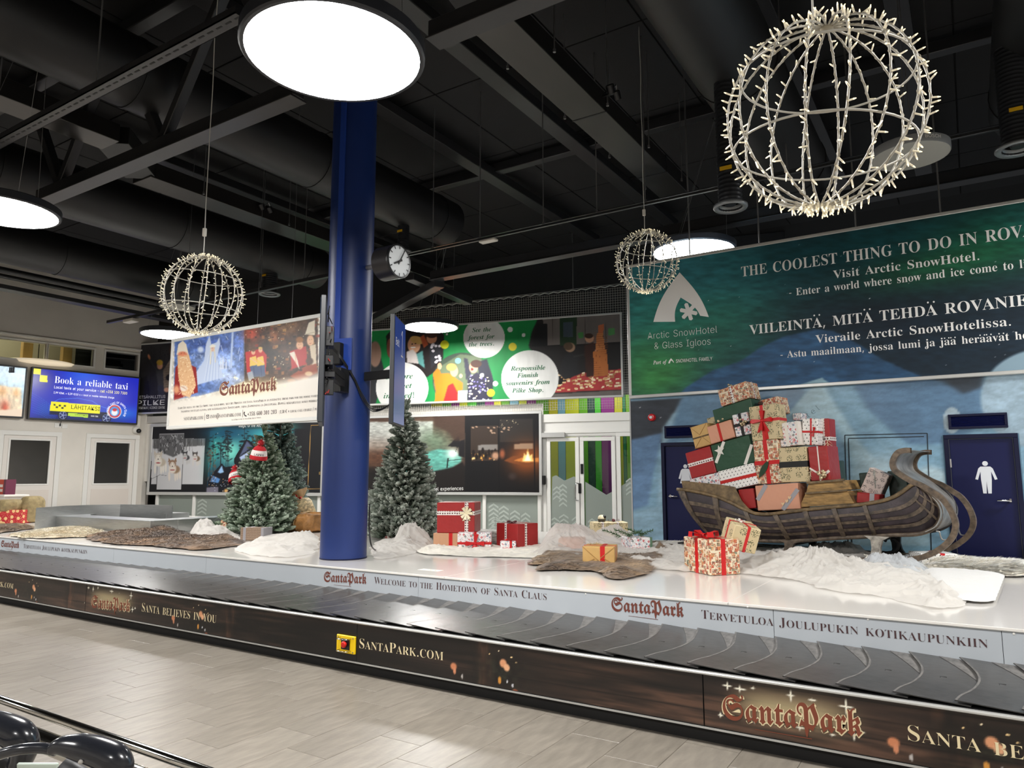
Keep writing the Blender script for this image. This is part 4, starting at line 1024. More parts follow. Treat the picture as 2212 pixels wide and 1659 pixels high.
# right hand photograph: two children and a block tower
cv.poly(pz([(1400, 60), (2120, 20), (2120, 800), (1500, 800), (1540, 640), (1400, 450), (1305, 330), (1330, 220)]), (30, 27, 27), sm=1)
cv.poly(pz([(1420, 100), (2060, 60), (2060, 300), (1440, 330)]), (104, 96, 92)); cv.poly(pz([(1560, 90), (1700, 85), (1700, 330), (1560, 330)]), (34, 54, 34)); cv.poly(pz([(1590, 140), (1670, 135), (1670, 260), (1590, 260)]), (60, 70, 80))
for x in (1500, 1770, 1940): cv.line(pz([(x, 80), (x, 320)]), 1.2, (60, 54, 52))
cv.poly(pz([(1370, 150), (1460, 150), (1460, 330), (1330, 340)]), (22, 22, 24))
cv.poly(pz([(1710, 225), (1755, 220), (1755, 265), (1715, 270)]), (70, 130, 70)); cv.poly(pz([(1960, 190), (2015, 185), (2015, 240), (1962, 245)]), (80, 140, 80))
cv.poly(pz([(1300, 340), (2080, 320), (2080, 520), (1520, 560)]), (38, 36, 36), sm=2)
cv.poly(pz([(1480, 720), (2090, 690), (2090, 520), (1700, 560)]), (170, 60, 60), sm=1)
cv.poly(pz([(1480, 800), (1480, 730), (2090, 695), (2090, 800)]), (104, 98, 94), sm=1)
g = random.Random(2)
for k in range(90):
    x, y = g.uniform(1530, 2075), g.uniform(560, 700)
    y -= (x-1530)*.07; w, h = g.uniform(18, 34), g.uniform(9, 14); c = g.choice([(206, 160, 110), (226, 190, 140), (170, 120, 80), (236, 214, 180)])
    cv.poly(pz([(x, y), (x+w, y-3), (x+w, y+h), (x, y+h+2)]), c)
cv.poly(pz([(1550, 560), (1600, 400), (1660, 390), (1720, 420), (1700, 520), (1740, 560), (1600, 610)]), (40, 40, 42), sm=1); cv.ell(*Gz(1645, 345), 12, 11, (150, 120, 96)); cv.ell(*Gz(1630, 335), 11, 9, (84, 66, 50))
cv.line(pz([(1680, 420), (1780, 400), (1850, 370)]), 6, (50, 50, 50)); cv.ell(*Gz(1848, 372), 4, 3, (200, 150, 120))
cv.poly(pz([(1760, 330), (1840, 300), (1860, 420), (1840, 580), (1780, 590)]), (60, 38, 32), sm=1); cv.ell(*Gz(1805, 270), 10.5, 10, (190, 140, 110)); cv.ell(*Gz(1800, 250), 10, 6, (60, 40, 30))
cv.poly(pz([(1835, 380), (1945, 360), (1965, 575), (1845, 590)]), (178, 106, 56)); cv.poly(pz([(1865, 230), (1915, 215), (1935, 365), (1855, 370)]), (186, 116, 66)); cv.poly(pz([(1875, 165), (1925, 150), (1920, 225), (1880, 230)]), (176, 96, 60))
for y in range(180, 590, 18): cv.line(pz([(1840, y+8), (1955, y)]), .9, (120, 66, 36), .7)
for k in range(40): x, y = g.uniform(1845, 1955), g.uniform(230, 580); cv.line(pz([(x, y), (x, y+14)]), .8, (110, 60, 34), .6)
# top left photograph of two people
cv.poly(pz([(130, 250), (200, 170), (560, 160), (610, 250), (600, 430), (560, 520), (470, 590), (360, 540), (200, 480), (140, 400)]), (34, 28, 28), sm=1)
cv.ell(*Gz(360, 325), 15, 19, (214, 160, 126)); cv.ell(*Gz(385, 285), 17, 9, (206, 164, 96), rot=15); cv.ell(*Gz(352, 345), 6, 2, (250, 240, 232)); cv.ell(*Gz(345, 318), 2, 1.5, (60, 40, 36)); cv.ell(*Gz(372, 314), 2, 1.5, (60, 40, 36))
cv.poly(pz([(300, 380), (350, 360), (410, 430), (400, 480), (300, 470)]), (210, 200, 196), sm=1); cv.poly(pz([(380, 400), (430, 370), (450, 520), (400, 480)]), (90, 150, 146), sm=1)
cv.ell(*Gz(505, 270), 12, 13, (206, 144, 110)); cv.ell(*Gz(505, 240), 13, 8, (60, 36, 28)); cv.poly(pz([(410, 260), (440, 240), (480, 320), (440, 350)]), (176, 84, 50), sm=1)
cv.poly(pz([(480, 320), (560, 300), (590, 420), (500, 520)]), (40, 40, 46), sm=1)
for k in range(14): cv.ell(*Gz(g.uniform(500, 580), g.uniform(310, 480)), 3.5, 3, (206, 200, 206))
cv.ell(*Gz(160, 350), 7, 22, (120, 70, 56)); cv.poly(pz([(20, 300), (80, 400), (120, 560), (40, 820), (-200, 820), (-200, 300)]), (40, 42, 44), sm=1); cv.ell(*Gz(40, 400), 14, 30, (150, 120, 104))
# lower photograph: two laughing people
cv.ell(*Gz(760, 620), 66, 62, (60, 74, 62), .04)
cv.poly(pz([(580, 500), (740, 400), (900, 420), (1000, 560), (1000, 700), (900, 790), (560, 790), (520, 650)]), (96, 110, 84), sm=1)
cv.poly(pz([(880, 470), (960, 440), (1015, 620), (1000, 790), (930, 790)]), (34, 36, 52), sm=1)
cv.ell(*Gz(722, 455), 7, 6.5, (120, 190, 210))
cv.poly(pz([(515, 560), (560, 510), (580, 560), (650, 560), (760, 640), (760, 690), (720, 720), (715, 800), (530, 800), (540, 700)]), (232, 118, 30), sm=1); cv.poly(pz([(640, 660), (680, 640), (720, 720), (715, 800), (600, 800)]), (196, 34, 34), sm=1)
cv.ell(*Gz(690, 540), 9, 13, (222, 160, 128)); cv.ell(*Gz(668, 508), 12, 9, (204, 156, 90)); cv.ell(*Gz(570, 500), 5, 8, (224, 168, 134)); cv.ell(*Gz(745, 580), 4, 5, (224, 168, 134))
cv.poly(pz([(800, 600), (880, 550), (960, 620), (975, 800), (800, 800)]), (40, 38, 58), sm=1); cv.poly(pz([(770, 430), (800, 440), (830, 560), (790, 620)]), (44, 44, 60), sm=1)
for k in range(60): cv.ell(*Gz(g.uniform(800, 975), g.uniform(570, 795)), g.uniform(1.2, 2.6), g.uniform(1.2, 2.6), g.choice([(200, 204, 220), (120, 110, 180), (210, 200, 170)]))
cv.ell(*Gz(850, 510), 10, 13, (222, 164, 132)); cv.ell(*Gz(872, 480), 13, 9, (70, 44, 34)); cv.ell(*Gz(838, 525), 3, 3.5, (120, 40, 40))
cv.poly(pz([(720, 700), (800, 700), (795, 800), (720, 800)]), (190, 204, 200))
for (x, y, r, c) in ((937, 265, 172, (226, 226, 222)), (1315, 600, 238, (226, 226, 222)), (262, 680, 218, (226, 226, 222))):
    p = Gz(x, y); cv.ell(p[0], p[1], r*.2622, r*.2622*.98, c, .015)
for (x, y, r, c) in ((1152, 198, 23, (226, 226, 222)), (1262, 243, 16, (226, 226, 222)), (1030, 644, 23, (226, 226, 222)), (630, 235, 10, (226, 226, 222)), (920, 574, 18, (222, 222, 222)), (612, 322, 37, (204, 206, 36)), (1172, 340, 35, (200, 186, 40)), (993, 720, 34, (204, 206, 44))):
    p = Gz(x, y); cv.ell(p[0], p[1], r*.2622, r*.2622, c, .1)
cv.noise(14, 60, .08, 8); GB = cv.build('print', m_print, GB)
mg = mat('green_lettering', rgb(26, 104, 62), .6)
for s, p0, p1, cap, kw in (('See the', (1025, 720.3), (1066, 718.2), 9, {}), ('forest for', (1017.6, 736.6), (1073, 733.4), 9, {}), ('the trees.', (1018.4, 751.2), (1072.7, 748.6), 9, {}), ('Responsible', (1108, 803), (1182, 800.3), 9.3, {}),
                           ('Finnish', (1122, 817.8), (1167, 816), 9.3, {}), ('souvenirs from', (1097.6, 834.4), (1192, 831), 9.3, {}), ('Pilke Shop.', (1111.2, 849.8), (1178.4, 848.3), 9.3, {}),
                           ('Explore', (874.7, 820), (898.3, 819.2), 11, dict(suf='ore')), ('& get', (873.4, 840.4), (896.2, 839.6), 11, dict(suf='get')), ('inspired!', (835, 862), (901.7, 860.2), 11, {})):
    text('lettering', s, 'italic', PB, p0, p1, cap, mg, GB, OG+.002, **kw)
# net: knotted cords in an aluminium side frame
NT = thing('safety_net', 'white knotted safety net stretched behind and around the green banner', 'net', PB.p(-3, 3.3, .08))
n0, n1 = gu0-.5, UR+.05; ca, cb = PB.uv(805, 683)[1], PB.uv(1359, 620)[1]
ntop = lambda u: ca+(cb-ca)*(u-PB.uv(805, 683)[0])/(PB.uv(1359, 620)[0]-PB.uv(805, 683)[0])
nb = MB(); step = .062; w = .0055
u = n0
while u < n1:
    for (va, vb_) in (((3.24, gv0+.02), (gv1-.02, ntop(u))) if u < gu1-.02 else ((3.24, ntop(u)),)):
        nb.beam(PB.p(u, va, .1), PB.p(u, vb_, .1), w, w, up=PB.n)
    u += step
v = 3.24
while v < 6.3:
    if v < ca: a = n0
    else: a = PB.uv(805, 683)[0]+(v-ca)/(cb-ca)*(PB.uv(1359, 620)[0]-PB.uv(805, 683)[0])
    if gv0 < v < gv1: a = gu1
    if a < n1: nb.beam(PB.p(a, v, .1), PB.p(n1, v, .1), w, w, up=PB.n)
    v += step
nb.build('net_mesh', mat('net_cord', rgb(176, 172, 164), .7), NT, kind='stuff')
b = MB(); pts = []
uu = n0
while uu < n1: pts += [PB.p(uu, ntop(uu)+.03, .1), PB.p(uu+.12, ntop(uu)+.065, .1)]; uu += .24
b.tube([PB.p(n0, ntop(n0)+.08, .1), PB.p(n1, ntop(n1)+.08, .1)], .014, 8); b.build('support_rope', mat('net_rope', rgb(120, 118, 114), .7), NT, smooth=True)
b = MB(); b.tube(pts, .012, 6); b.build('lacing', mat('lacing_cord', rgb(196, 194, 190), .7), NT, smooth=True)
b = MB(); slab(b, PB, n1-.02, n1+.05, 3.2, ntop(n1), .06, .14, ch=.005); b.build('side_post', m_alu, NT)
for x in (1240, 960, 945): 
    uu = PB.uv(x, 650)[0]; b = MB(); b.tube([PB.p(uu, ntop(uu)+.08, .1), PB.p(uu, CZ, .1)], .012, 6); b.build('hanging_chain', m_rod, NT)

# --- the dark banners over the glazed partition
du0, du1 = PB.uv(705, 1000)[0], PB.uv(1172.5, 1000)[0]; dv0, dv1 = PB.uv(1000, 1069)[1], PB.uv(1000, 893)[1]
DB, cv = board('hanging_banner', 'dark banner with aurora pool and fireside dinner photographs beside the glass doors', 'banner', PB, du0, du1, dv0, dv1, .07, .03, .1, m_silver, 330, 140)
OD = .091; Dz = lambda x, y: (780+x*.211, 860+y*.211); pz = lambda pts: [Dz(*p) for p in pts]
cv.fill((24, 22, 22))
cv.poly(pz([(-300, 100), (1060, 100), (1060, 700), (-300, 700)]), (76, 56, 46), sm=3)
cv.poly(pz([(-300, 250), (735, 235), (735, 420), (500, 480), (-300, 520)]), (176, 178, 172), sm=2); cv.ell(*Dz(150, 480), 90, 22, (150, 140, 130), 2); cv.ell(*Dz(250, 620), 110, 24, (90, 60, 44), 2)
cv.ell(*Dz(750, 450), 60, 40, (96, 112, 92), 2, 20); cv.poly(pz([(400, 640), (640, 560), (800, 520), (960, 540), (1030, 610), (1020, 660), (930, 710), (760, 745), (600, 800), (300, 800)]), (92, 160, 146), sm=3)
cv.noise(8, 3, .25, 6); cv.poly(pz([(-300, 830), (300, 800), (600, 790), (760, 755), (930, 720), (1040, 650), (1060, 700), (1060, 1000), (-300, 1000)]), (28, 24, 23), sm=2)
cv.ell(*Dz(938, 568), 16, 14, (230, 240, 230), 2)
cv.poly(pz([(890, 490), (930, 450), (990, 395), (1005, 400), (1010, 440), (1060, 420), (1060, 610), (1000, 590), (1000, 500), (940, 500)]), (26, 24, 26), sm=1)
cv.line(pz([(880, 710), (890, 620)]), 4, (20, 20, 22)); cv.line(pz([(890, 640), (1050, 622)]), 1.6, (20, 22, 22)); cv.line(pz([(965, 555), (985, 500)]), 1.2, (20, 20, 22))
cv.poly(pz([(740, 190), (1060, 150), (1060, 420), (960, 440), (900, 350), (760, 290)]), (62, 46, 38), sm=4, a=.8)
cv.poly(pz([(1065, 140), (1880, 130), (1880, 1000), (1065, 1000)]), (17, 16, 18))
cv.poly(pz([(1125, 290), (1400, 282), (1400, 640), (1125, 645)]), (50, 40, 34)); cv.poly(pz([(1195, 480), (1400, 475), (1400, 530), (1195, 535)]), (120, 116, 112), sm=1)
cv.poly(pz([(1420, 215), (1760, 210), (1760, 440), (1420, 450)]), (40, 36, 34), sm=1)
g = random.Random(9)
for k in range(18): cv.ell(*Dz(g.uniform(1140, 1390), g.uniform(560, 640)), g.uniform(1.5, 5), g.uniform(1.5, 4), g.choice([(236, 176, 80), (250, 214, 140), (190, 120, 60)]), .8)
for k in range(8): x = 1150+k*32; cv.ell(*Dz(x, g.uniform(540, 600)), 4, 9, (24, 18, 16), .4)
cv.ell(*Dz(1375, 590), 11, 11, (176, 136, 110), .6); cv.ell(*Dz(1445, 570), 8, 14, (140, 80, 56), .7)
for k in range(22): cv.ell(*Dz(g.uniform(1430, 1610), g.uniform(220, 300)), .8, .8, (240, 220, 180), .8)
for k in range(14): cv.ell(*Dz(g.uniform(1140, 1560), g.uniform(290, 360)), 4, 2, (170, 140, 116), .7, 20)
cv.ell(*Dz(1700, 620), 50, 44, (180, 92, 34), 2, a=.8); cv.poly(pz([(1570, 470), (1760, 460), (1760, 520), (1570, 525)]), (150, 120, 96), sm=1); cv.poly(pz([(1460, 640), (1560, 590), (1860, 600), (1860, 660), (1700, 690), (1560, 670)]), (120, 66, 32), sm=1)
cv.poly(pz([(1560, 640), (1640, 610), (1820, 615), (1820, 650), (1690, 660)]), (200, 122, 56), sm=1)
cv.poly(pz([(1650, 650), (1670, 560), (1690, 590), (1705, 515), (1725, 590), (1750, 570), (1760, 650)]), (255, 214, 130), sm=1); cv.poly(pz([(1672, 645), (1690, 600), (1706, 560), (1725, 610), (1740, 645)]), (255, 250, 226), sm=1)
cv.ell(*Dz(1550, 800), 12, 10, (58, 46, 42), .7)
for x in (1405, 1770): cv.line(pz([(x, 140), (x+8, 960)]), 3, (14, 13, 15))
DB = cv.build('print', m_print, DB)
text('lettering', 'hotel experiences', 'sans', PB, (940.4, 1060), (1004, 1058.3), 7.5, m_txtw, DB, OD+.002, suf='tel experiences')
eu0, eu1 = PB.uv(325.5, 1000)[0], du0-.02; ev0, ev1 = PB.uv(400, 1069.5)[1], PB.uv(340, 916)[1]
EB, cv = board('hanging_banner', 'black banner with sled dog and aurora cabin photographs behind the frosted trees', 'banner', PB, eu0, eu1, ev0, ev1, .09, .03, .1, m_silver, 330, 150)
Ez = lambda x, y: (320+x*.1808, 890+y*.1808); pz = lambda pts: [Ez(*p) for p in pts]
cv.fill((25, 25, 29))
cv.poly(pz([(40, 325), (680, 315), (650, 862), (38, 862)]), (198, 198, 200)); cv.poly(pz([(60, 325), (680, 315), (676, 400), (60, 440)]), (96, 96, 96), sm=1)
g = random.Random(5)
for k in range(40): x = g.uniform(60, 670); cv.line(pz([(x, 320), (x+g.uniform(-8, 8), g.uniform(380, 470))]), 1.4, g.choice([(60, 60, 62), (140, 140, 142), (170, 170, 172)]), .7)
m1 = [(133, 262), (432, 256), (395, 925), (100, 925)]
cv.line(pz(m1+[m1[0]]), 2.6, (24, 24, 26)); cv.poly(pz(m1), (196, 196, 198)); cv.poly(pz([(136, 264), (430, 258), (420, 480), (300, 540), (125, 470)]), (92, 92, 94), sm=1)
for k in range(70): x, y = g.uniform(140, 425), g.uniform(265, 500); cv.line(pz([(x, y), (x+g.uniform(-18, 18), y+g.uniform(15, 40))]), 1.6, g.choice([(206, 206, 208), (170, 170, 172), (40, 40, 42), (30, 30, 32)]), .8)
def dog(x, y, s, body, face, dark):
    e = lambda dx, dy, rx, ry, c, sf=.3: cv.ell(*Ez(x+dx*s, y+dy*s), rx*s*.1808, ry*s*.1808, c, sf)
    for dx, dy in ((-38, 120), (34, 122), (90, 100), (60, 110)): e(dx, dy, 15, 70, face)
    e(30, 40, 70, 58, body); e(0, 30, 52, 70, face); e(0, -30, 50, 50, dark); e(0, -14, 34, 40, face)
    for sx in (-1, 1): cv.poly(pz([(x+sx*20*s, y-60*s), (x+sx*44*s, y-104*s), (x+sx*52*s, y-44*s)]), dark); e(sx*15, -26, 5, 4, (30, 30, 34), .4)
    e(0, 4, 9, 8, (30, 26, 26), .4); e(0, 48, 34, 8, (150, 40, 44), .4)
dog(560, 530, .66, (120, 100, 84), (206, 200, 194), (60, 54, 52)); dog(440, 520, .62, (66, 66, 70), (190, 188, 186), (46, 46, 50))
dog(120, 560, 1.0, (190, 178, 160), (226, 220, 210), (196, 186, 172)); dog(290, 645, 1.0, (150, 124, 100), (222, 212, 200), (140, 110, 88))
cv.line(pz([(40, 800), (140, 750), (220, 760)]), 1, (60, 60, 64))
# aurora and cabins
ax = [(738, 226), (1310, 205), (1745, 200), (1835, 330), (1800, 975), (700, 975)]
cv.poly(pz(ax), (26, 62, 86)); cv.ell(*Ez(990, 470), 34, 40, (120, 214, 196), 2, 20); cv.ell(*Ez(800, 420), 18, 60, (64, 170, 160), 2, 15); cv.ell(*Ez(1690, 380), 26, 50, (60, 170, 156), 2); cv.ell(*Ez(1380, 300), 60, 30, (70, 170, 176), 2); cv.ell(*Ez(930, 250), 60, 20, (30, 84, 110), 2)
cv.poly(pz([(1745, 200), (2000, 195), (2000, 975), (1790, 975), (1750, 700)]), (25, 25, 29), sm=2)
cv.stars(26, (455, 930, 560, 990))
for k in range(16):
    x = g.choice([760, 870, 940, 960, 1150, 1240, 1500, 1740])+g.uniform(-20, 20); y0 = g.uniform(210, 420); cv.line(pz([(x, y0), (x+g.uniform(-10, 10), 960)]), 1.6, (44, 40, 42), .8)
    for j in range(9): y = y0+j*22; cv.ell(*Ez(x+g.uniform(-50, 50), y+g.uniform(-15, 15)), g.uniform(3, 7), g.uniform(1.5, 3), (28, 40, 46), .8, g.uniform(-30, 30))
cv.poly(pz([(1025, 560), (1170, 320), (1240, 360), (1300, 420), (1300, 975), (1040, 975), (1030, 640)]), (26, 26, 32)); cv.poly(pz([(1090, 530), (1180, 345), (1250, 420), (1210, 440)]), (84, 92, 120), sm=1); cv.poly(pz([(1090, 540), (1220, 460), (1190, 540), (1110, 580)]), (170, 186, 220), sm=1)
cv.poly(pz([(715, 820), (770, 730), (880, 615), (925, 660), (1030, 640), (1040, 975), (700, 975)]), (24, 26, 34)); cv.poly(pz([(830, 720), (880, 640), (905, 720), (860, 735)]), (150, 190, 230), sm=1); cv.poly(pz([(735, 830), (770, 760), (860, 800), (840, 850)]), (90, 140, 200), sm=1)
cv.poly(pz([(700, 900), (840, 895), (835, 975), (698, 975)]), (120, 116, 130), sm=1)
for k in range(30): cv.ell(*Ez(g.uniform(720, 960), g.uniform(760, 970)), 1.2, 1.2, g.choice([(230, 240, 255), (255, 210, 150)]), .8)
cv.ell(*Ez(930, 940), 6, 6, (230, 180, 110), .8)
for k in range(60): cv.ell(*Ez(760+g.uniform(-50, 50), 700+g.uniform(-250, 120)), 1.2, 4, (100, 84, 70), .8, 20)
gold = (186, 146, 80); q = [(1945, 160), (2600, 130), (2560, 912), (1905, 918)]; cv.line(pz(q+[q[0]]), 1.5, gold)
EB = cv.build('print', m_print, EB)
text('lettering', 'Magic of the Arctic', 'bold', PB, (519.8, 923.4), (556, 922.6), 6.5, m_txtw, EB, OD+.002, suf=None, fit='Magic of the')
text('lettering', 'Book', 'bold', PB, (692.6, 1025), (712, 1025), 5.5, mat('gold_lettering', rgb(206, 170, 100), .5), EB, OD+.002)

# --- dark science centre poster
ku0, ku1 = PB.uv(299, 820)[0], PB.uv(420, 820)[0]; kv0, kv1 = PB.uv(302, 896)[1], PB.uv(302, 745)[1]
KB, cv = board('hanging_banner', 'dark science centre poster with a waving child in a yellow hat', 'poster', PB, ku0, ku1, kv0, kv1, .05, .12, .18, m_silver, 120, 150)
cv.fill((44, 43, 46)); sz = lambda x, y: (x*.1718, 680+y*.1718); pz = lambda pts: [sz(*p) for p in pts]
for x in (1900, 2020, 2120): cv.line(pz([(x, 400), (x-20, 1250)]), 1, (26, 26, 28))
g = random.Random(1)
for k in range(24): cv.ell(*sz(g.uniform(1780, 2130), g.uniform(450, 560)), 1.4, 1.4, (24, 24, 26), .5)
cv.poly(pz([(1770, 800), (1850, 760), (1890, 1270), (1740, 1270)]), (30, 29, 31), sm=2)
cv.line(pz([(1880, 560), (1930, 640), (1990, 720)]), 5, (50, 52, 54)); cv.ell(*sz(1875, 530), 3.4, 8, (204, 130, 90), .5, -20)
cv.poly(pz([(1960, 700), (2060, 690), (2080, 900), (1990, 910)]), (66, 66, 68), sm=1); cv.poly(pz([(1980, 890), (2080, 890), (2060, 1080), (1990, 1060)]), (58, 60, 72), sm=1)
cv.ell(*sz(2010, 640), 7.4, 9.5, (206, 150, 120), .3); cv.ell(*sz(2008, 600), 8, 7, (206, 166, 50), .3)
cv.poly(pz([(2050, 700), (2140, 560), (2220, 520), (2220, 960), (2060, 940)]), (130, 116, 100), sm=1)
for y in range(620, 930, 30): cv.line(pz([(2060, y+20), (2200, y)]), 1, (96, 84, 72), .8)
cv.ell(*sz(2095, 945), 7, 6, (210, 160, 130), .4); cv.ell(*sz(2130, 790), 9, 8, (28, 28, 30), .3); cv.ell(*sz(2160, 440), 7, 16, (80, 50, 40), .5)
cv.line(pz([(1860, 840), (1890, 1240)]), 4, (24, 25, 32)); cv.noise(20, 20, .25, 2); KB = cv.build('print', m_print, KB)
for s, p0, p1, cap, st in (('METSÄHALLITUS', (303.7, 862.5), (366.8, 860.7), 6, 'sans'), ('PILKE', (303.2, 877.2), (366, 875.5), 10.5, 'sans'), ('TIEDEKESKUS | SCIENCE CENTRE', (303.2, 884.8), (365.6, 883.8), 4.8, 'sans')):
    text('lettering', s, st, PB, p0, p1, cap, m_txtw, KB, .173)

# --- hanging theme park board, parallel to the belt
PS = Plane((0, 7.5, 0), (1, 0))
su0, su1 = PS.uv(370, 830)[0], PS.uv(699, 800)[0]; sv0, sv1 = PS.uv(500, 920)[1], PS.uv(500, 712)[1]
SB, cv = board('hanging_sign_board', 'white framed theme park board with an old bearded man hanging left of the blue column'.replace('left of', 'beside'), 'sign board', PS, su0, su1, sv0, sv1, .06, -.06, .05, mat('board_frame', rgb(222, 222, 218), .4), 430, 240)
OS = .041; Sz = lambda x, y: (360+x*.1929, 620+y*.1929); pz = lambda pts: [Sz(*p) for p in pts]
cv.fill((236, 230, 218))
cv.poly(pz([(90, 590), (870, 470), (870, 1050), (640, 1150), (360, 1220), (80, 1260)]), (92, 122, 186), sm=2); cv.ell(*Sz(560, 860), 60, 40, (166, 188, 230), 2); cv.ell(*Sz(480, 650), 70, 20, (70, 96, 168), 2); cv.ell(*Sz(700, 1000), 50, 16, (180, 196, 230), 2)
cv.poly(pz([(870, 470), (1690, 330), (1700, 1060), (1400, 1110), (870, 1070)]), (74, 54, 44), sm=2); cv.ell(*Sz(1150, 760), 28, 40, (40, 34, 32), 2); cv.ell(*Sz(950, 520), 22, 20, (170, 70, 50), 2); cv.ell(*Sz(1350, 450), 40, 20, (120, 90, 66), 2); cv.ell(*Sz(1210, 560), 12, 18, (150, 94, 62), 2)
cv.noise(9, 9, .4, 12); cv.noise(4, 4, .2, 15)
g = random.Random(8)
for k in range(110):   # shelves, tools, bricks and lanterns of the workshop scene
    x, y = g.uniform(890, 1680), g.uniform(380, 1000); y -= (x-870)*.08; w, h = g.uniform(12, 46), g.uniform(8, 34)
    if y > 1040-(x-870)*.05: continue
    cv.poly(pz([(x, y), (x+w, y-w*.15), (x+w, y+h), (x, y+h)]), g.choice([(120, 78, 48), (58, 40, 32), (170, 110, 62), (150, 52, 40), (196, 150, 92), (40, 30, 28), (96, 66, 46)]), .7)
for k in range(26):    # frosted branches and icicles of the ice scene
    x, y = g.uniform(270, 850), g.uniform(540, 1010); cv.line(pz([(x, y), (x+g.uniform(-30, 30), y+g.uniform(20, 70))]), g.uniform(1, 2.4), g.choice([(214, 224, 244), (150, 176, 222), (70, 96, 170)]), .6)
for k in range(45): cv.ell(*Sz(g.uniform(120, 850), g.uniform(520, 1000)), 1, 1, (236, 240, 252), .8)
for k in range(40): cv.spark(*Sz(g.uniform(880, 1650), g.uniform(380, 900)), 2.2, (250, 230, 190))
# ice figure
cv.poly(pz([(440, 640), (480, 540), (500, 640), (560, 620), (590, 560), (600, 640), (560, 800), (640, 1010), (330, 1100), (300, 1000), (420, 820)]), (196, 210, 236), sm=2); cv.ell(*Sz(515, 690), 5.5, 8, (226, 190, 170), .4); cv.line(pz([(495, 700), (490, 860)]), 4, (226, 220, 200)); cv.line(pz([(535, 700), (545, 840)]), 3.4, (220, 214, 196))
cv.ell(*Sz(380, 700), 9, 9, (206, 220, 244), .6); cv.line(pz([(740, 490), (720, 900)]), 7, (186, 204, 236), .8)
for k in range(14): x = g.uniform(600, 720); cv.line(pz([(x, g.uniform(780, 860)), (x, 920)]), 1.6, (220, 228, 246), .8)
cv.ell(*Sz(512, 684), 1, 1, (90, 60, 60), .8); cv.line(pz([(505, 712), (522, 710)]), .8, (176, 90, 80)); cv.poly(pz([(480, 660), (515, 640), (550, 655), (545, 672), (485, 678)]), (236, 232, 220), sm=1)
for k in range(10): cv.line(pz([(470+k*12, 760+k*4), (420+k*18, 1050)]), 1.2, (150, 172, 214) if k % 2 else (226, 234, 248), .6)
# red seat with two riders
cv.poly(pz([(880, 730), (1060, 690), (1120, 760), (1110, 960), (900, 980)]), (186, 40, 40), sm=1)
for dx in (0, 80):
    cv.ell(*Sz(970+dx, 730-dx*.3), 5.5, 7, (226, 176, 140), .4); cv.poly(pz([(930+dx, 790), (1000+dx, 770), (1020+dx, 880), (930+dx, 890)]), (226, 190, 90), sm=1); cv.poly(pz([(930+dx, 890), (1020+dx, 870), (1040+dx*.8, 1000), (960+dx, 1010)]), (76, 92, 126), sm=1)
cv.poly(pz([(900, 960), (960, 940), (980, 1030), (920, 1050)]), (150, 160, 176), sm=1)
for dx in (0, 80): cv.ell(*Sz(970+dx, 708-dx*.3), 5.6, 3.4, (206, 170, 96) if dx else (110, 70, 44), .4); cv.ell(*Sz(965+dx, 728-dx*.3), .9, .9, (50, 36, 34), .8); cv.ell(*Sz(977+dx, 726-dx*.3), .9, .9, (50, 36, 34), .8); cv.line(pz([(964+dx, 745-dx*.3), (978+dx, 743-dx*.3)]), .9, (150, 60, 56)); cv.line(pz([(940+dx, 800), (1010+dx, 850)]), 3, (226, 180, 146)); cv.line(pz([(975+dx, 900), (985+dx, 1000)]), 1.2, (50, 62, 92))
# baker child and elf
cv.poly(pz([(1380, 720), (1560, 660), (1580, 860), (1400, 920)]), (176, 44, 46), sm=1); cv.ell(*Sz(1490, 650), 9, 11, (226, 176, 140), .3); cv.ell(*Sz(1490, 590), 10, 8, (150, 98, 54), .4)
cv.poly(pz([(1370, 740), (1430, 720), (1470, 830), (1490, 930), (1440, 840)]), (232, 220, 206), sm=1)
cv.ell(*Sz(1610, 600), 9, 14, (232, 186, 150), .3); cv.poly(pz([(1550, 530), (1590, 400), (1660, 370), (1660, 540)]), (224, 214, 194), sm=1); cv.poly(pz([(1600, 660), (1670, 640), (1680, 960), (1640, 960)]), (216, 200, 176), sm=1)
cv.ell(*Sz(1600, 830), 10, 9, (76, 50, 36), .4); cv.poly(pz([(1380, 1000), (1560, 880), (1680, 860), (1690, 960), (1500, 1060)]), (150, 70, 46), sm=2); cv.ell(*Sz(1590, 970), 10, 6, (214, 176, 130), .4); cv.ell(*Sz(1560, 1040), 12, 6, (210, 168, 110), .5); cv.ell(*Sz(1400, 1050), 12, 6, (170, 100, 60), .5)
for x, y in ((1480, 645), (1504, 640), (1600, 590), (1622, 586)): cv.ell(*Sz(x, y), 1.1, .9, (50, 34, 30), .8)
for x, y in ((1490, 680), (1606, 630)): cv.line(pz([(x-10, y), (x, y+5), (x+12, y-2)]), 1.2, (170, 70, 60))
cv.line(pz([(1550, 530), (1660, 505)]), 3, (196, 184, 160)); cv.line(pz([(1440, 760), (1450, 850)]), 3, (226, 180, 146)); cv.ell(*Sz(1500, 930), 5, 3, (60, 40, 34), .5)
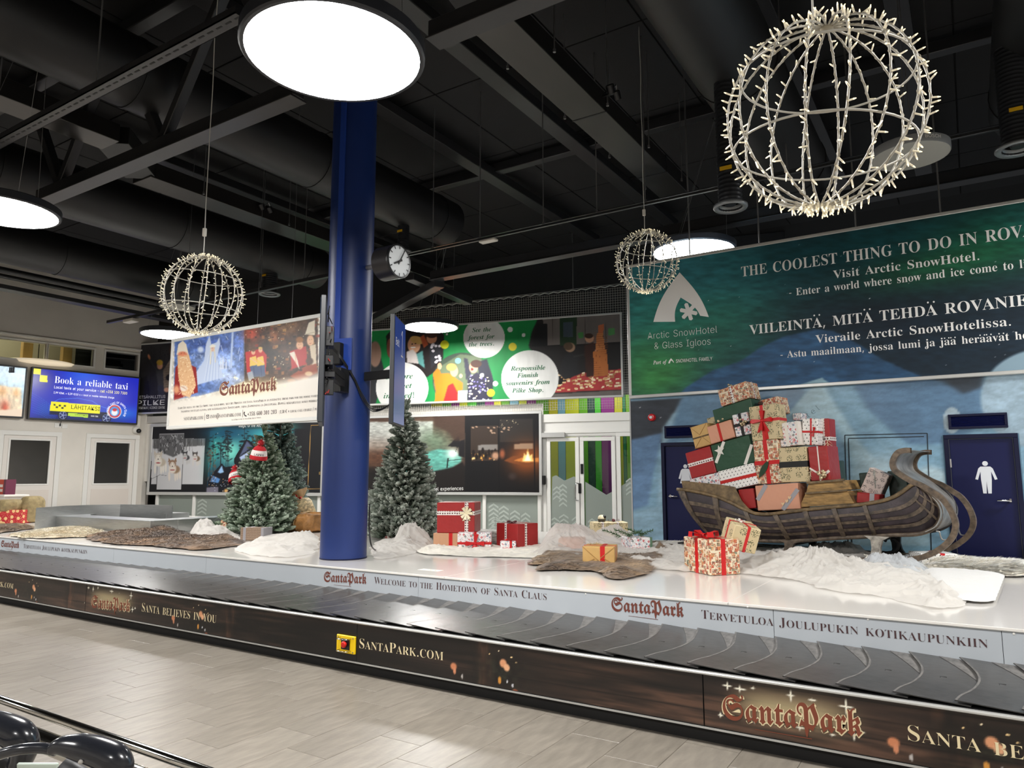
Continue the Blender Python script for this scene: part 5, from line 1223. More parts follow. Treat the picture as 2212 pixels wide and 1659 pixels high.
# old bearded man
cv.poly(pz([(100, 900), (160, 820), (330, 900), (350, 1180), (80, 1270)]), (150, 40, 40), sm=1); cv.poly(pz([(110, 760), (130, 640), (180, 600), (220, 640), (250, 770)]), (238, 226, 206), sm=1); cv.ell(*Sz(180, 760), 13, 9, (226, 132, 96), .4)
cv.poly(pz([(120, 770), (250, 760), (300, 960), (330, 1100), (260, 1240), (170, 1210), (130, 1000)]), (232, 186, 140), sm=2)
for k in range(130):
    x, y = g.uniform(130, 320), g.uniform(790, 1230)
    if x < 150+(y-760)*.42+80: cv.ell(*Sz(x, y), g.uniform(1, 2.2), g.uniform(1.2, 2.6), g.choice([(246, 214, 172), (216, 160, 112), (250, 226, 190)]), .7)
cv.ell(*Sz(190, 1135), 10, 8, (240, 226, 212), .4); cv.ell(*Sz(110, 1150), 9, 13, (226, 160, 120), .6)
cv.ell(*Sz(165, 742), 1.3, 1, (60, 50, 50), .8); cv.ell(*Sz(198, 738), 1.3, 1, (60, 50, 50), .8); cv.ell(*Sz(182, 765), 3, 3.4, (232, 150, 116), .5); cv.line(pz([(150, 800), (182, 786), (215, 798)]), 2.4, (250, 232, 204))
for k in range(4): cv.line(pz([(150+k*14, 1110+k*8), (200+k*9, 1120+k*10)]), 1.5, (214, 176, 150))
for k in range(9): cv.line(pz([(118+k*3, 890+k*22), (140+k*2, 885+k*22)]), 1, (206, 160, 90))
# fade to paper along the lower edge and the logo glow
fade = np.clip((cv.Y-(Sz(0, 1150)[1]-(cv.X-370)*.19+18))/16, 0, 1)[..., None]; cv.im = cv.im*(1-fade)+np.array([238, 232, 222])/255*fade
cv.ell(*Sz(930, 1120), 66, 22, (246, 226, 176), 2, -8, .8)
for k in range(18): cv.spark(*Sz(g.uniform(600, 1330), g.uniform(1010, 1110)), g.uniform(3, 7), (255, 248, 214))
SB0 = SB; SB = cv.build('print', m_printg, SB)
m_logo = mat('logo_brown', rgb(118, 62, 48), .5); m_logobg = mat('logo_cream_edge', rgb(226, 206, 170), .5); m_ink = mat('board_ink', rgb(70, 64, 66), .6)
def logo(pl, p0, p1, cap, parent, off, bg=True, track=0):
    if bg: text('logo', 'SantaPark', 'frakturbg', pl, p0, p1, cap, m_logobg, parent, off)
    text('logo', 'SantaPark', 'fraktur', pl, p0, p1, cap, m_logo, parent, off+.0015)
logo(PS, (478, 855), (601, 843), 29, SB, OS+.002)
text('lettering', 'Learn Elf skills, see the Elf Show, take sleigh rides, meet Ice Princess and Santa. SantaPark is an interactive theme park for the whole family', 'roman', PS, (389, 884.3), (692, 857.5), 4.6, m_ink, SB, OS+.002, sc=.8)
text('lettering', 'Askartele tonttujen kanssa, koe elämyksellinen Tonttushow, tapaa Jääprinsessa ja Joulupukki. Hyppää rekiajelulle koko perheen', 'roman', PS, (395.3, 891.6), (692, 868), 4.6, m_ink, SB, OS+.002, sc=.8)
text('lettering', 'santapark.com |', 'roman', PS, (401.5, 908.4), (448, 905.6), 8.5, m_ink, SB, OS+.002, sc=.8)
text('lettering', 'info@santapark.com |', 'roman', PS, (458.8, 903.8), (530, 898.8), 8.5, m_ink, SB, OS+.002, sc=.8)
text('lettering', '+358 600 301 203', 'roman', PS, (538.4, 899.1), (602.7, 894), 8, m_ink, SB, OS+.002, sc=.8)
text('lettering', '(1,50 € + local call charge / pu', 'roman', PS, (607.9, 893.6), (690, 886.8), 6.4, m_ink, SB, OS+.002, sc=.8)
text('lettering', 'SantaPark is part of SantaPark Arctic World', 'roman', PS, (504.7, 908.8), (568.3, 903.6), 3, m_ink, SB, OS+.002, sc=.8)
b = MB(); S_ = lambda x, y: PS.p(*PS.uv(x, y), OS+.002)
for p, q in (((451, 897), (456, 896.5)), ((451, 904), (456, 903.5)), ((451, 897), (451, 904)), ((456, 896.5), (456, 903.5)), ((451, 897), (453.5, 901)), ((453.5, 901), (456, 896.5))): b.beam(S_(*p), S_(*q), .008, .001, up=PS.n)
b.tube([S_(533, 890), S_(532, 894), S_(534, 898), S_(537, 899)], .01, 6); b.build('contact_icons', m_ink, SB)
for x in (556, 630, 400):
    u, v = PS.uv(x, 700); b = MB(); b.tube([PS.p(u, sv1, 0), PS.p(u, CZ, 0)], .004, 5); b.build('suspension_wire', m_rod, SB0)
# second board of the pair, seen edge on behind the dark display
b = MB(); q0 = hZ(700, 673, 1.0); b.beam((su1-.12, 7.62, (sv0+sv1)/2), (hY(738, 760, 7.7)[0], 7.7, (sv0+sv1)/2), .08, sv1-sv0, ch=.01)
b.tube([(su1+.25, 7.64, sv1), (su1+.25, 7.64, CZ)], .004, 5); b.tube([(su1+.0, 7.63, sv1), (su1+.0, 7.63, CZ)], .004, 5); tag(b.build('hanging_sign_board', mat('board_back', rgb(206, 204, 198), .5)), 'plain white back of a second board showing between the dark display and column', 'sign board')

# --- television screens on the left wall
def tv(lab, tl, br, nu, nv, w0=None):
    r = rect(L, tl, br); T = thing('television_screen', lab, 'screen', L.p((r[0]+r[1])/2, r[2], .05), 'screens on the pale wall')
    b = MB(); slab(b, L, r[0], r[1], r[2], r[3], .03, .16, ch=.008); b.build('housing', m_black, T)
    b = MB(); slab(b, L, r[0]+.4, r[1]-.4, r[2]+.3, r[3]-.3, 0, .03); b.build('wall_mount', m_matt, T)
    return T, Canvas(L, r[0]+.045, r[1]-.045, r[2]+.045, r[3]-.045, nu, nv, .163), r
TX, cv, r = tv('wide television showing a blue taxi advert with a yellow bar', (65, 793), (292, 918), 200, 110)
Tz = lambda x, y: (x*.1718, 680+y*.1718); pz = lambda pts: [Tz(*p) for p in pts]
cv.fill((24, 34, 186)); cv.ell(*Tz(1050, 760), 60, 40, (40, 90, 226), 2); cv.ell(*Tz(1500, 1250), 60, 20, (30, 110, 220), 2); cv.ell(*Tz(560, 1200), 30, 30, (24, 70, 180), 2); cv.ell(*Tz(900, 1330), 120, 16, (12, 26, 80), 2); cv.ell(*Tz(500, 800), 40, 30, (20, 20, 140), 2)
for k in range(9): cv.line(pz([(400, 980+k*30), (520, 1050+k*26), (700, 1180+k*22)]), .8, (50, 120, 226), .5)
cv.line(pz([(620, 1210), (640, 1120), (740, 1060), (980, 1050), (1160, 1085), (1260, 1150), (1390, 1190), (1420, 1260)]), 1.4, (70, 130, 240)); cv.poly(pz([(625, 1180), (1380, 1230), (1380, 1320), (620, 1250)]), (12, 18, 56), sm=1)
for x, y in ((790, 1262), (1335, 1300)):
    cv.ell(*Tz(x, y), 11, 11, (10, 12, 30), .1); cv.ell(*Tz(x, y), 8.6, 8.8, (150, 166, 206), .1); cv.ell(*Tz(x, y), 7.8, 8, (24, 34, 90), .1)
    for a in range(0, 360, 72): cv.line([Tz(x, y), (Tz(x, y)[0]+8*math.cos(rad(a)), Tz(x, y)[1]+8*math.sin(rad(a)))], 1.8, (170, 184, 220))
ye = (246, 236, 24)
cv.poly(pz([(415, 662), (515, 672), (512, 755), (413, 745)]), ye); cv.poly(pz([(502, 757), (597, 766), (595, 850), (500, 840)]), ye); cv.poly(pz([(640, 1090), (1262, 1138), (1255, 1245), (628, 1205)]), ye); cv.poly(pz([(860, 1232), (1110, 1252), (1105, 1294), (855, 1272)]), (190, 226, 70))
for k, (x, y) in enumerate(((672, 1122), (702, 1152), (738, 1128), (770, 1158), (804, 1134))): cv.poly(pz([(x, y), (x+28, y+2), (x+27, y+24), (x-1, y+22)]), (60, 60, 40))
cv.ell(*Tz(1440, 1215), 15.5, 15.5, (236, 236, 240), .06); cv.ell(*Tz(1440, 1215), 14, 14, (206, 50, 60), .06); cv.ell(*Tz(1440, 1215), 11, 11, (70, 150, 220), .1); cv.ell(*Tz(1440, 1228), 8, 8, (240, 240, 244), .3); cv.ell(*Tz(1442, 1195), 6, 4, (206, 40, 50), .4)
TX = cv.build('display', m_screen, TX)
m_gw = mat('glowing_white_text', (1, 1, 1), .5, emit=.95); m_gy = mat('glowing_yellow_text', rgb(255, 244, 150), .5, emit=.95)
text('lettering', 'Book a reliable taxi', 'roman', L, (112.5, 828), (271.4, 842.9), 14.5, m_gw, TX, .166)
text('lettering', 'Local taxis at your service –', 'bold', L, (111.7, 839.6), (209, 848), 5.6, m_gw, TX, .166); text('lettering', 'call +358 100 7300', 'bold', L, (211.5, 848.3), (270, 853.4), 5.6, m_gy, TX, .166)
text('lettering', '2,99 €/let. + 0,39 €/10 s + local or mobile network charge', 'bold', L, (110.8, 850.6), (241.9, 862), 4.2, m_gw, TX, .166)
text('lettering', 'LÄHITAKSI', 'bold', L, (148, 883.8), (211, 888.4), 8.6, mat('dark_screen_text', rgb(40, 40, 30), .5), TX, .166)
text('lettering', 'LÄHITAKSI', 'bold', L, (157, 897.4), (184, 899.6), 3, mat('dark_screen_text'), TX, .166); text('lettering', '0100 7300', 'bold', L, (191.5, 900.6), (207, 901.8), 2.8, m_gw, TX, .166)
cc = Tz(1440, 1215)
v_, f_, w_ = layout('OFFICIAL TAXI OF SANTA CLAUS', 'bold'); rr = 20; uc, vc = L.uv(*cc); ru = abs(L.uv(cc[0]+rr, cc[1])[0]-uc); A0 = rad(215); span = rad(-250); h = span/w_
pts = []
for x, y, _ in v_:
    a = A0+x*h; q = ru*.84+y*abs(h)*ru*1.2; pts.append(L.p(uc+q*math.cos(a), vc+q*math.sin(a), .166))
b = MB(); b.v = [tuple(p) for p in pts]; b.f = f_; b.m = [0]*len(f_); b.build('lettering', m_gw, TX)
TN, cv, r = tv('television cut by the frame edge showing a sunny snow scene', (-190, 770), (46.5, 904.5), 120, 90)
cv.fill((170, 206, 226)); cv.ell(-20, 800, 120, 30, (206, 226, 238), 2); cv.poly([(-200, 850), (0, 832), (20, 836), (45, 838), (50, 910), (-200, 910)], (236, 214, 180), sm=2); cv.ell(5, 845, 14, 14, (226, 170, 110), 2); cv.ell(35, 848, 10, 12, (236, 180, 116), 2); cv.ell(10, 880, 12, 20, (196, 80, 50), 2); cv.ell(-5, 870, 6, 16, (120, 40, 40), .6); cv.noise(5, 8, .2, 3); cv.poly([(-200, 892), (50, 884), (50, 910), (-200, 910)], (240, 216, 190), sm=2); TN = cv.build('display', m_screen, TN)
mk = mat('screen_logo_ink', rgb(60, 66, 76), .5)
for k in range(3):
    b = MB(); u, v = L.uv(17.5+k*4, 797); slab(b, L, u-.02, u+.02, v-.12, v+.03, .166, .167); b.build('lettering', mk, TN)
text('lettering', 'NORDIC', 'sans', L, (13, 805), (29.5, 806.6), 3.4, mk, TN, .166)
# sockets, camera
for x, y, lab in ((125, 919, 'white double wall socket with a plug under the taxi screen'), (139.5, 921, 'small white wall plate next to the double socket')):
    u, v = L.uv(x, y); S = thing('wall_socket', lab, 'socket', L.p(u, v)); b = MB(); w = .09 if x < 130 else .07; slab(b, L, u-w, u+w, v-.06, v+.06, 0, .02, ch=.006); b.build('plate', m_trimw, S)
    if x < 130:
        b = MB(); slab(b, L, u+.03, u+.06, v-.02, v+.05, .02, .06, ch=.006); b.build('plug', m_black, S); b = MB(); b.tube(spline([L.p(u+.045, v+.05, .05), L.p(u+.06, v+.12, .05), L.p(u+.07, v+.2, .06)], 4), .008, 6); b.build('lead', m_black, S)
q = L.uv(293, 929); S = thing('security_camera', 'small white dome camera on the wall corner under the taxi screen', 'camera', L.p(q[0], q[1]))
MB().lathe([(0, 0), (.11, 0), (.12, .05), (.09, .1), (0, .11)], 20, L.p(q[0], q[1], .0), R=[L.u, L.v, L.n]).build('base', m_white, S, smooth=40)
b = MB(); b.sphere(L.p(q[0]+.04, q[1]-.03, .13), .07, 14, 8); b.build('lens_dome', m_black, S, smooth=True)
# ------------------------------------------------------------------ baggage carousel: plinth, printed skirt, rail, moving plates, stage
YR = 4.482; ZR = .42; BZ = .436
PO = Plane((0, YR, 0), (1, 0)); PI = Plane((0, STY0, 0), (1, 0))
CA = thing('baggage_carousel', 'long baggage carousel with dark overlapping belt plates and a printed rustic wood skirt', 'carousel', (-4, 5, 0))
b = MB(); b.box((-24, YR+.06, 0), (8, STY0-.002, .36)); b.build('plinth', m_matt, CA)
m_fas = vmat('printed_skirt_film', .38, bump=(30, .03))
seams = [-24, -14.9, -12.05, PO.uv(185, 1300)[0], PO.uv(770, 1430)[0], PO.uv(1520, 1520)[0], 1.2, 8]
zb = .105
rs = np.random.RandomState(3)
ornu = [PO.uv(x, y)[0] for x, y in ((70, 1280), (430, 1345), (1082, 1445), (2135, 1640))]
g = random.Random(11)
for a, c in zip(seams[:-1], seams[1:]):
    b = MB(); slab(b, PO, a+.002, c-.002, zb, ZR-.012, -.03, 0, ch=.003); b.build('skirt_panel', m_matt, CA)
    vis = c > -14 and a < 1.5
    nu = int((c-a)*(125 if vis else 12)); cv = Canvas(PO, a+.004, c-.004, zb+.004, ZR-.014, max(nu, 8), 40 if vis else 8, .0012)
    u, v = cv.U, cv.V; cv.fill((30, 25, 23))
    log = np.floor((v-zb)/.095); lum = .55+.5*fbm(u*.9+log*7.3, v*16+log*3, 4)
    grain = fbm(u*2.2, v*60, 8); base = np.stack([.15*lum**2+.10*grain*lum, .115*lum**2+.072*grain*lum, .10*lum**2+.058*grain*lum], -1)*1.15; cv.im = base
    warm = np.clip(fbm(u*.7, v*6, 21)*4-1.35, 0, 1)*np.clip(fbm(u*3, v*40, 23)*2.2-.45, 0, 1); cv.im += warm[..., None]*np.array([.18, .125, .093])
    gap = np.exp(-(((v-zb)/.095) % 1-.5)**2/.004)*0+np.clip(1-np.abs(((v-zb)/.095) % 1-.02)/.06, 0, 1); cv.im *= (1-.6*gap)[..., None]
    dark = np.clip(fbm(u*.35, v*.5+3, 31)*3-1.2, 0, 1); cv.im *= (1-.75*dark*(1-warm))[..., None]
    post = np.clip(1-np.abs(((u+.4) % 2.9)-.2)/.13, 0, 1)*(vis); cv.im = cv.im*(1-.5*post[..., None])+post[..., None]*(1.1*fbm(u*16, v*5, 41)**3)[..., None]*np.array([.5, .33, .24])
    for o in ornu:
        if not (a-.5 < o < c+.5): continue
        G_ = np.exp(-((u-o)/.2)**2-((v-.2)/.12)**2); sp = np.clip(fbm(u*22, v*22, 51)*2-.8, 0, 1); cv.im = cv.im*(1-.6*(G_*.8)[..., None])+(G_*sp)[..., None]*np.array([.1, .13, .09])
        for (du, dv_, ru, rv, cc) in ((.02, .28, .035, .035, (214, 150, 110)), (.05, .255, .03, .03, (226, 170, 130)), (-.01, .16, .016, .03, (206, 142, 62)), (.055, .16, .008, .012, (230, 230, 235)), (.1, .14, .01, .014, (200, 200, 206)), (.12, .1, .03, .02, (176, 96, 66)), (-.42, .2, .034, .03, (200, 128, 90)), (-.41, .17, .014, .03, (206, 136, 100)), (-.34, .14, .01, .02, (186, 180, 176)), (-.1, .33, .006, .006, (255, 220, 160)), (.09, .33, .006, .006, (255, 220, 160)), (-.02, .36, .006, .006, (255, 236, 200)), (.13, .3, .005, .005, (255, 220, 160))):
            r = np.hypot((u-o-du)/ru, (v-dv_)/rv); cv.put((1-r)*3, cc)
    for o, hw in ((PO.uv(240, 1302)[0], .55), (PO.uv(1712, 1566)[0], .42)):   # halo and sparkles printed round the park logo
        if not (a-.6 < o < c+.6): continue
        vm = .285 if hw > .5 else .275
        G_ = np.exp(-((u-o)/(hw*.72))**4-((v-vm)/.085)**2); cv.put(G_*.75, (214, 196, 150))
        gs = random.Random(3)
        for k in range(13):
            su, sv_, r = o+hw*gs.uniform(-1, 1.1), vm+(.08 if k % 2 else -.08)*gs.uniform(.6, 1.2), gs.uniform(.025, .05)
            d1, d2 = np.abs(u-su)/r, np.abs(v-sv_)/r; cv.put(np.clip(1-d1*7-d2, 0, 1)*2.5+np.clip(1-d2*7-d1, 0, 1)*2.5, (250, 246, 228))
    cv.build('skirt_print', m_fas, CA)
b = MB(); b.box((-24, YR-.012, ZR-.014), (8, YR+.035, ZR+.002), ch=.006); b.build('edge_rail', m_silver, CA)
b = MB(); b.box((-24, YR-.006, zb-.012), (8, YR+.0, zb-.001)); b.build('lower_trim', m_alu, CA)
m_cream = mat('cream_lettering', rgb(228, 212, 172), .5)
m_logob = mat('logo_copper', rgb(124, 62, 42), .5)
def ulen(p, q): return PO.uv(*q)[0]-PO.uv(*p)[0]
Ls = ulen((775, 1399), (959, 1427.6)); Lb = ulen((305.6, 1319.7), (468, 1346.6))
vT = .265
def capm(pl, p, px): return abs(pl.uv(p[0], p[1]-px)[1]-pl.uv(*p)[1])
cS = capm(PO, (775, 1399), 21); cB = capm(PO, (305.6, 1319.7), 19)
u1 = PO.uv(29, 1272)[0]; vt_ = PO.uv(29, 1272)[1]
text('lettering', 'SantaPark.com', 'roman', PO, (u1-Ls, vt_), (u1, vt_), cS, m_cream, CA, .003, uv=True, sc=.8)
text('lettering', 'SantaPark.com', 'roman', PO, (775, 1399.5), (959, 1427), 21, m_cream, CA, .003, sc=.8)
text('lettering', 'Santa believes in you', 'roman', PO, (305.6, 1320.5), (468, 1346), 19, m_cream, CA, .003, sc=.8)
us, vs_ = PO.uv(1957.6, 1598)
text('lettering', 'Santa believes in you', 'roman', PO, (us, vs_), (us+Lb*1.02, vs_), capm(PO, (1957.6, 1598), 33), m_cream, CA, .003, uv=True, sc=.8)
def logo2(pl, p0, p1, cap, parent, m, bg, off=.003):
    if bg is not None: text('logo', 'SantaPark', 'frakturbg', pl, p0, p1, cap, bg, parent, off)
    text('logo', 'SantaPark', 'fraktur', pl, p0, p1, cap, m, parent, off+.0008)
    A, B = np.array(pl.uv(*p0)), np.array(pl.uv(*p1)); h = capm(pl, p0, cap); q = A+(B-A)*.25-np.array([0, h*.28]); r = A+(B-A)*.66-np.array([0, h*.33])
    b = MB(); b.add([pl.p(*q, off), pl.p(*(r-np.array([0, h*.03])), off), pl.p(*r, off), pl.p(*(q+np.array([0, h*.02])), off)], [(0, 1, 2, 3)]); b.build('logo', m, parent)
logo2(PO, (197, 1311.5), (281, 1321), 27, CA, m_logob, m_cream)
logo2(PO, (1560, 1551), (1863, 1590), 54, CA, m_logob, m_cream)
# emergency stop box
es = PO.uv(750, 1391); E = thing('emergency_stop_box', 'yellow emergency stop box with red button and wire guard on the carousel skirt', 'emergency stop', PO.p(es[0], es[1]))
hw, hh = .105, .07
b = MB(); slab(b, PO, es[0]-hw, es[0]+hw, es[1]-hh, es[1]+hh, .001, .02, ch=.004); b.build('faceplate', mat('safety_yellow', rgb(240, 200, 16), .4), E)
b = MB(); slab(b, PO, es[0]-.045, es[0]+.05, es[1]-.04, es[1]+.045, .02, .028, ch=.003); b.build('button_recess', m_black, E)
MB().lathe([(.016, .028), (.016, .04), (.026, .042), (.026, .052), (.02, .058), (0, .059)], 20, PO.p(es[0]+.006, es[1]+.004, 0), R=[PO.u, PO.v, PO.n]).build('stop_button', mat('stop_red', rgb(206, 30, 26), .35), E, smooth=40)
for dv_ in (-.045, .05):
    b = MB(); b.tube(spline([PO.p(es[0]-.06, es[1]+dv_, .02), PO.p(es[0]-.05, es[1]+dv_, .07), PO.p(es[0]+.05, es[1]+dv_, .07), PO.p(es[0]+.06, es[1]+dv_, .02)], 5), .004, 6); b.build('guard_wire', m_chrome, E, smooth=True)
for du in (-.085, .085):
    for dv_ in (-.055, .055):
        b = MB(); b.lathe([(0, .02), (.006, .02), (.005, .024), (0, .0245)], 8, PO.p(es[0]+du, es[1]+dv_), R=[PO.u, PO.v, PO.n]); b.build('screw', m_rod, E)
# belt plates: one mesh shared by all the copies
PITCH_ = .2835
m_belt = mat('belt_rubber', rgb(62, 60, 58), .3, noise=(14, .1), bump=(18, .06), spec=.55)
m_worn_glint = mat('belt_wear_and_edge_glint', rgb(104, 101, 98), .45, noise=(40, .18, (1, .3, 1)))
m_mark = mat('belt_mark', rgb(38, 37, 36), .5)
edge = spline([(0, 4.508), (.022, 4.62), (.075, 4.78), (.104, 4.98), (.097, 5.16), (.055, 5.37), (.006, 5.56)], 4)
def plate():
    b = MB(); n = len(edge); W_ = PITCH_+.07
    nx = 5; T = np.zeros((n, nx, 3)); B = np.zeros((n, nx, 3))
    for i, (ex, y) in enumerate(edge):
        for j in range(nx):
            t = j/(nx-1); T[i, j] = (ex+W_*t, y, BZ+.021*(1-t)-.002); B[i, j] = T[i, j]-np.array([0, 0, .005])
    b.grid(T, 0); b.grid(B[:, ::-1], 0)
    b.strip(list(T[:, 0]), list(B[:, 0]), 2); b.strip(list(T[0, ::-1]), list(B[0, ::-1]), 2)
    b.strip([p+np.array([0, 0, .0008]) for p in T[:, 0]], [p+np.array([.012, 0, .0001]) for p in T[:, 0]], 1)  # lighter strip paints a highlight along the plate edge
    # worn crescent where the next plate sweeps over
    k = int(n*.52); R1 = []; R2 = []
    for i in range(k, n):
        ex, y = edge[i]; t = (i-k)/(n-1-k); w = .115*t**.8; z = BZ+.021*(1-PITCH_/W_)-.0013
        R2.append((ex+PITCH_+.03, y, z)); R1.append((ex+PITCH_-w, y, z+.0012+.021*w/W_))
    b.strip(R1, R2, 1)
    # moulded bracket mark
    cx, cy, z = .03+PITCH_*.62, 5.0, BZ+.0205*(1-.62*PITCH_/W_-.08)+.0035
    b.box((cx-.04, cy, z-.002), (cx+.03, cy+.007, z+.0012), mi=2); b.box((cx-.04, cy-.03, z-.002), (cx-.034, cy, z+.0012), mi=2); b.box((cx-.004, cy-.03, z-.002), (cx, cy, z+.001), mi=2)
    return b.mesh('belt_plate', [m_belt, m_worn_glint, m_mark], wloc(CA), smooth=30)
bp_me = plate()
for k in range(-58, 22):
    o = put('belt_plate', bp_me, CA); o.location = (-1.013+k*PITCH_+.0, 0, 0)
b = MB(); b.box((-24, YR+.02, BZ-.03), (8, STY0-.003, BZ-.012)); b.build('belt_bed', m_matt, CA)
# white stage inside the loop
ST = thing('display_stage', 'long white glossy display stage in the middle of the carousel', 'stage', (-5, 7.5, 0))
m_stage = mat('white_gloss_board', rgb(232, 228, 222), .14, noise=(.8, .012), coat=.2)
m_skirt = mat('stage_skirt_film', rgb(182, 188, 194), .32)
tops = [-21, -17.2, -14.2, -11.0, -7.9, -4.3, -1.62, 1.5, 5]
yback = lambda x: STY1 if x > -4.25 else 10.95
for a, c in zip(tops[:-1], tops[1:]):
    b = MB(); b.box((a+.0015, STY0-.0, STZ-.02), (c-.0015, yback(c), STZ), ch=.003); b.build('top_board', m_stage, ST)
sk = [-21, -16, PI.uv(244, 1220)[0], PI.uv(445, 1220)[0], PI.uv(903, 1300)[0], PI.uv(1672, 1360)[0], PI.uv(2168, 1420)[0], 5]
for a, c in zip(sk[:-1], sk[1:]):
    b = MB(); b.box((a+.0015, STY0, .40), (c-.0015, STY0+.02, STZ-.021), ch=.002); b.build('skirt_panel', m_skirt, ST)
b = MB(); b.box((-21, STY0-.006, STZ-.021), (5, STY0+.012, STZ-.0195)); b.build('edge_profile', m_alu, ST)
b = MB(); b.box((-21, STY0+.03, 0), (5, STY1-.02, STZ-.021)); b.box((-21, STY1-.02, 0), (-4.32, 10.93, STZ-.021)); b.build('core', m_matt, ST)
for x, y in ((995, 1254), (1010, 1256), (1265, 1283), (1615, 1312), (1875, 1338), (2190, 1369)):
    MB().lathe([(0, .004), (.006, .003), (.008, 0)], 10, PI.p(*PI.uv(x, y)), R=[PI.u, PI.v, PI.n]).build('screw_cap', m_trimw, ST)
m_browni = mat('brown_lettering', rgb(70, 44, 46), .55); m_logoc = mat('logo_chestnut', rgb(112, 58, 46), .55)
for s, p0, p1, cap in (('Tervetuloa Joulupukin kotikaupunkiin', (50.5, 1183.8), (188.7, 1196.4), 9), ('Welcome to the Hometown of Santa Claus', (808.6, 1260.6), (1182, 1296.4), 14.5), ('Tervetuloa Joulupukin kotikaupunkiin', (1514.8, 1335.8), (2136, 1400.5), 18.5)):
    text('lettering', s, 'roman', PI, p0, p1, cap, m_browni, ST, .002, sc=.8)
for p0, p1, cap in (((2, 1180.5), (41, 1184), 14), ((699, 1256), (791.5, 1261), 22), ((1320, 1318.5), (1477, 1332.5), 30)):
    logo2(PI, p0, p1, cap, ST, m_logoc, None, .002)
# sticker sheets lying on the stage
q = hZ(935, 1232, STZ); SK = thing('paper_sheet', 'small white sheet with gold marks lying near the stage edge', 'paper', q)
b = MB(); b.box(q+np.array([-.16, -.05, .0005]), q+np.array([.1, .05, .0015])); b.build('sheet', mat('paper_white', rgb(240, 234, 222), .5), SK)
b = MB()
for k in range(6): p = q+np.array([-.06+.02*k, .015*math.sin(k*2), .0018]); b.add([p+np.array([.012*math.cos(a), .012*math.sin(a), 0]) for a in np.linspace(0, 6, 6)], [tuple(range(6))])
b.build('gold_mark', mat('gold_print', rgb(176, 130, 60), .4), SK)
# stainless steel apron of the inner feed on the left of the stage
SA = thing('steel_apron', 'brushed stainless steel curb around the baggage feed opening on the stage', 'steel curb', (-14, 8, STZ))
A = hZ(323, 1154, STZ); x1, y0 = A[0], A[1]; zt = STZ+.215
x0 = hZ(18, 1140, STZ)[0]; y0 -= .0; dxy = np.array([0, 0, 0])
Dv = hZ(490, 1116, zt)-np.array([x1, y0, zt])
def wallbox(p, q, w, z0, z1, nm='curb_panel'):
    b = MB(); p = np.asarray(p, float); q = np.asarray(q, float); b.beam((p[0], p[1], (z0+z1)/2), (q[0], q[1], (z0+z1)/2), w, z1-z0, ch=.006); return b.build(nm, m_steel, SA)
b = MB(); b.box((x0, y0, STZ), (x1, y0+.5, zt), ch=.006); b.build('front_curb', m_steel, SA)
b = MB(); b.box((x1-.5, y0+.5, STZ), (x1, y0+2.0, zt), ch=.006); b.build('side_curb', m_steel, SA)
b = MB(); b.box((x0, y0+.5, STZ), (x0+.5, y0+1.95, zt), ch=.006); b.build('side_curb', m_steel, SA)
pts = [(x0+.5+.5*math.cos(a), y0+.5+.45+.45*math.sin(a)) for a in np.linspace(math.pi*1.5, math.pi, 10)]
bz = STZ+.0
qa = hZ(80, 1096, zt+.05); 
b = MB(); arc = [hZ(x, y, zt+.18) for x, y in ((78, 1097), (140, 1092.5), (200, 1090.5), (260, 1089.5), (330, 1090.5), (372, 1092), (372, 1092))][:-1]
b.strip([(p[0], p[1], STZ-.0) for p in arc], [tuple(p) for p in arc], th=(0, .02, 0)); b.build('back_panel', m_steel, SA, smooth=40)
b = MB(); p = hZ(255, 1105, zt+.02); b.box((p[0], p[1], STZ), (p[0]+1.7, p[1]+.5, zt+.02), ch=.006); b.build('feed_hood', m_steel, SA)
b = MB(); b.box((x0+.45, y0+.45, STZ+.001), (x1-.45, y0+1.95, STZ+.03)); b.build('feed_bed', mat('worn_steel_bed', rgb(120, 118, 114), .4, .8), SA)
b = MB(); p0 = np.array([x0+.5, y0+.5]); 
b.prism([(x0+.5, y0+.5, zt-.012), (x0+1.1, y0+.5, zt-.012), *[(x0+1.1-.6*math.sin(a), y0+1.1-.6*math.cos(a), zt-.012) for a in np.linspace(0, math.pi/2, 8)]], (0, 0, .012)); b.build('corner_plate', m_steel, SA)
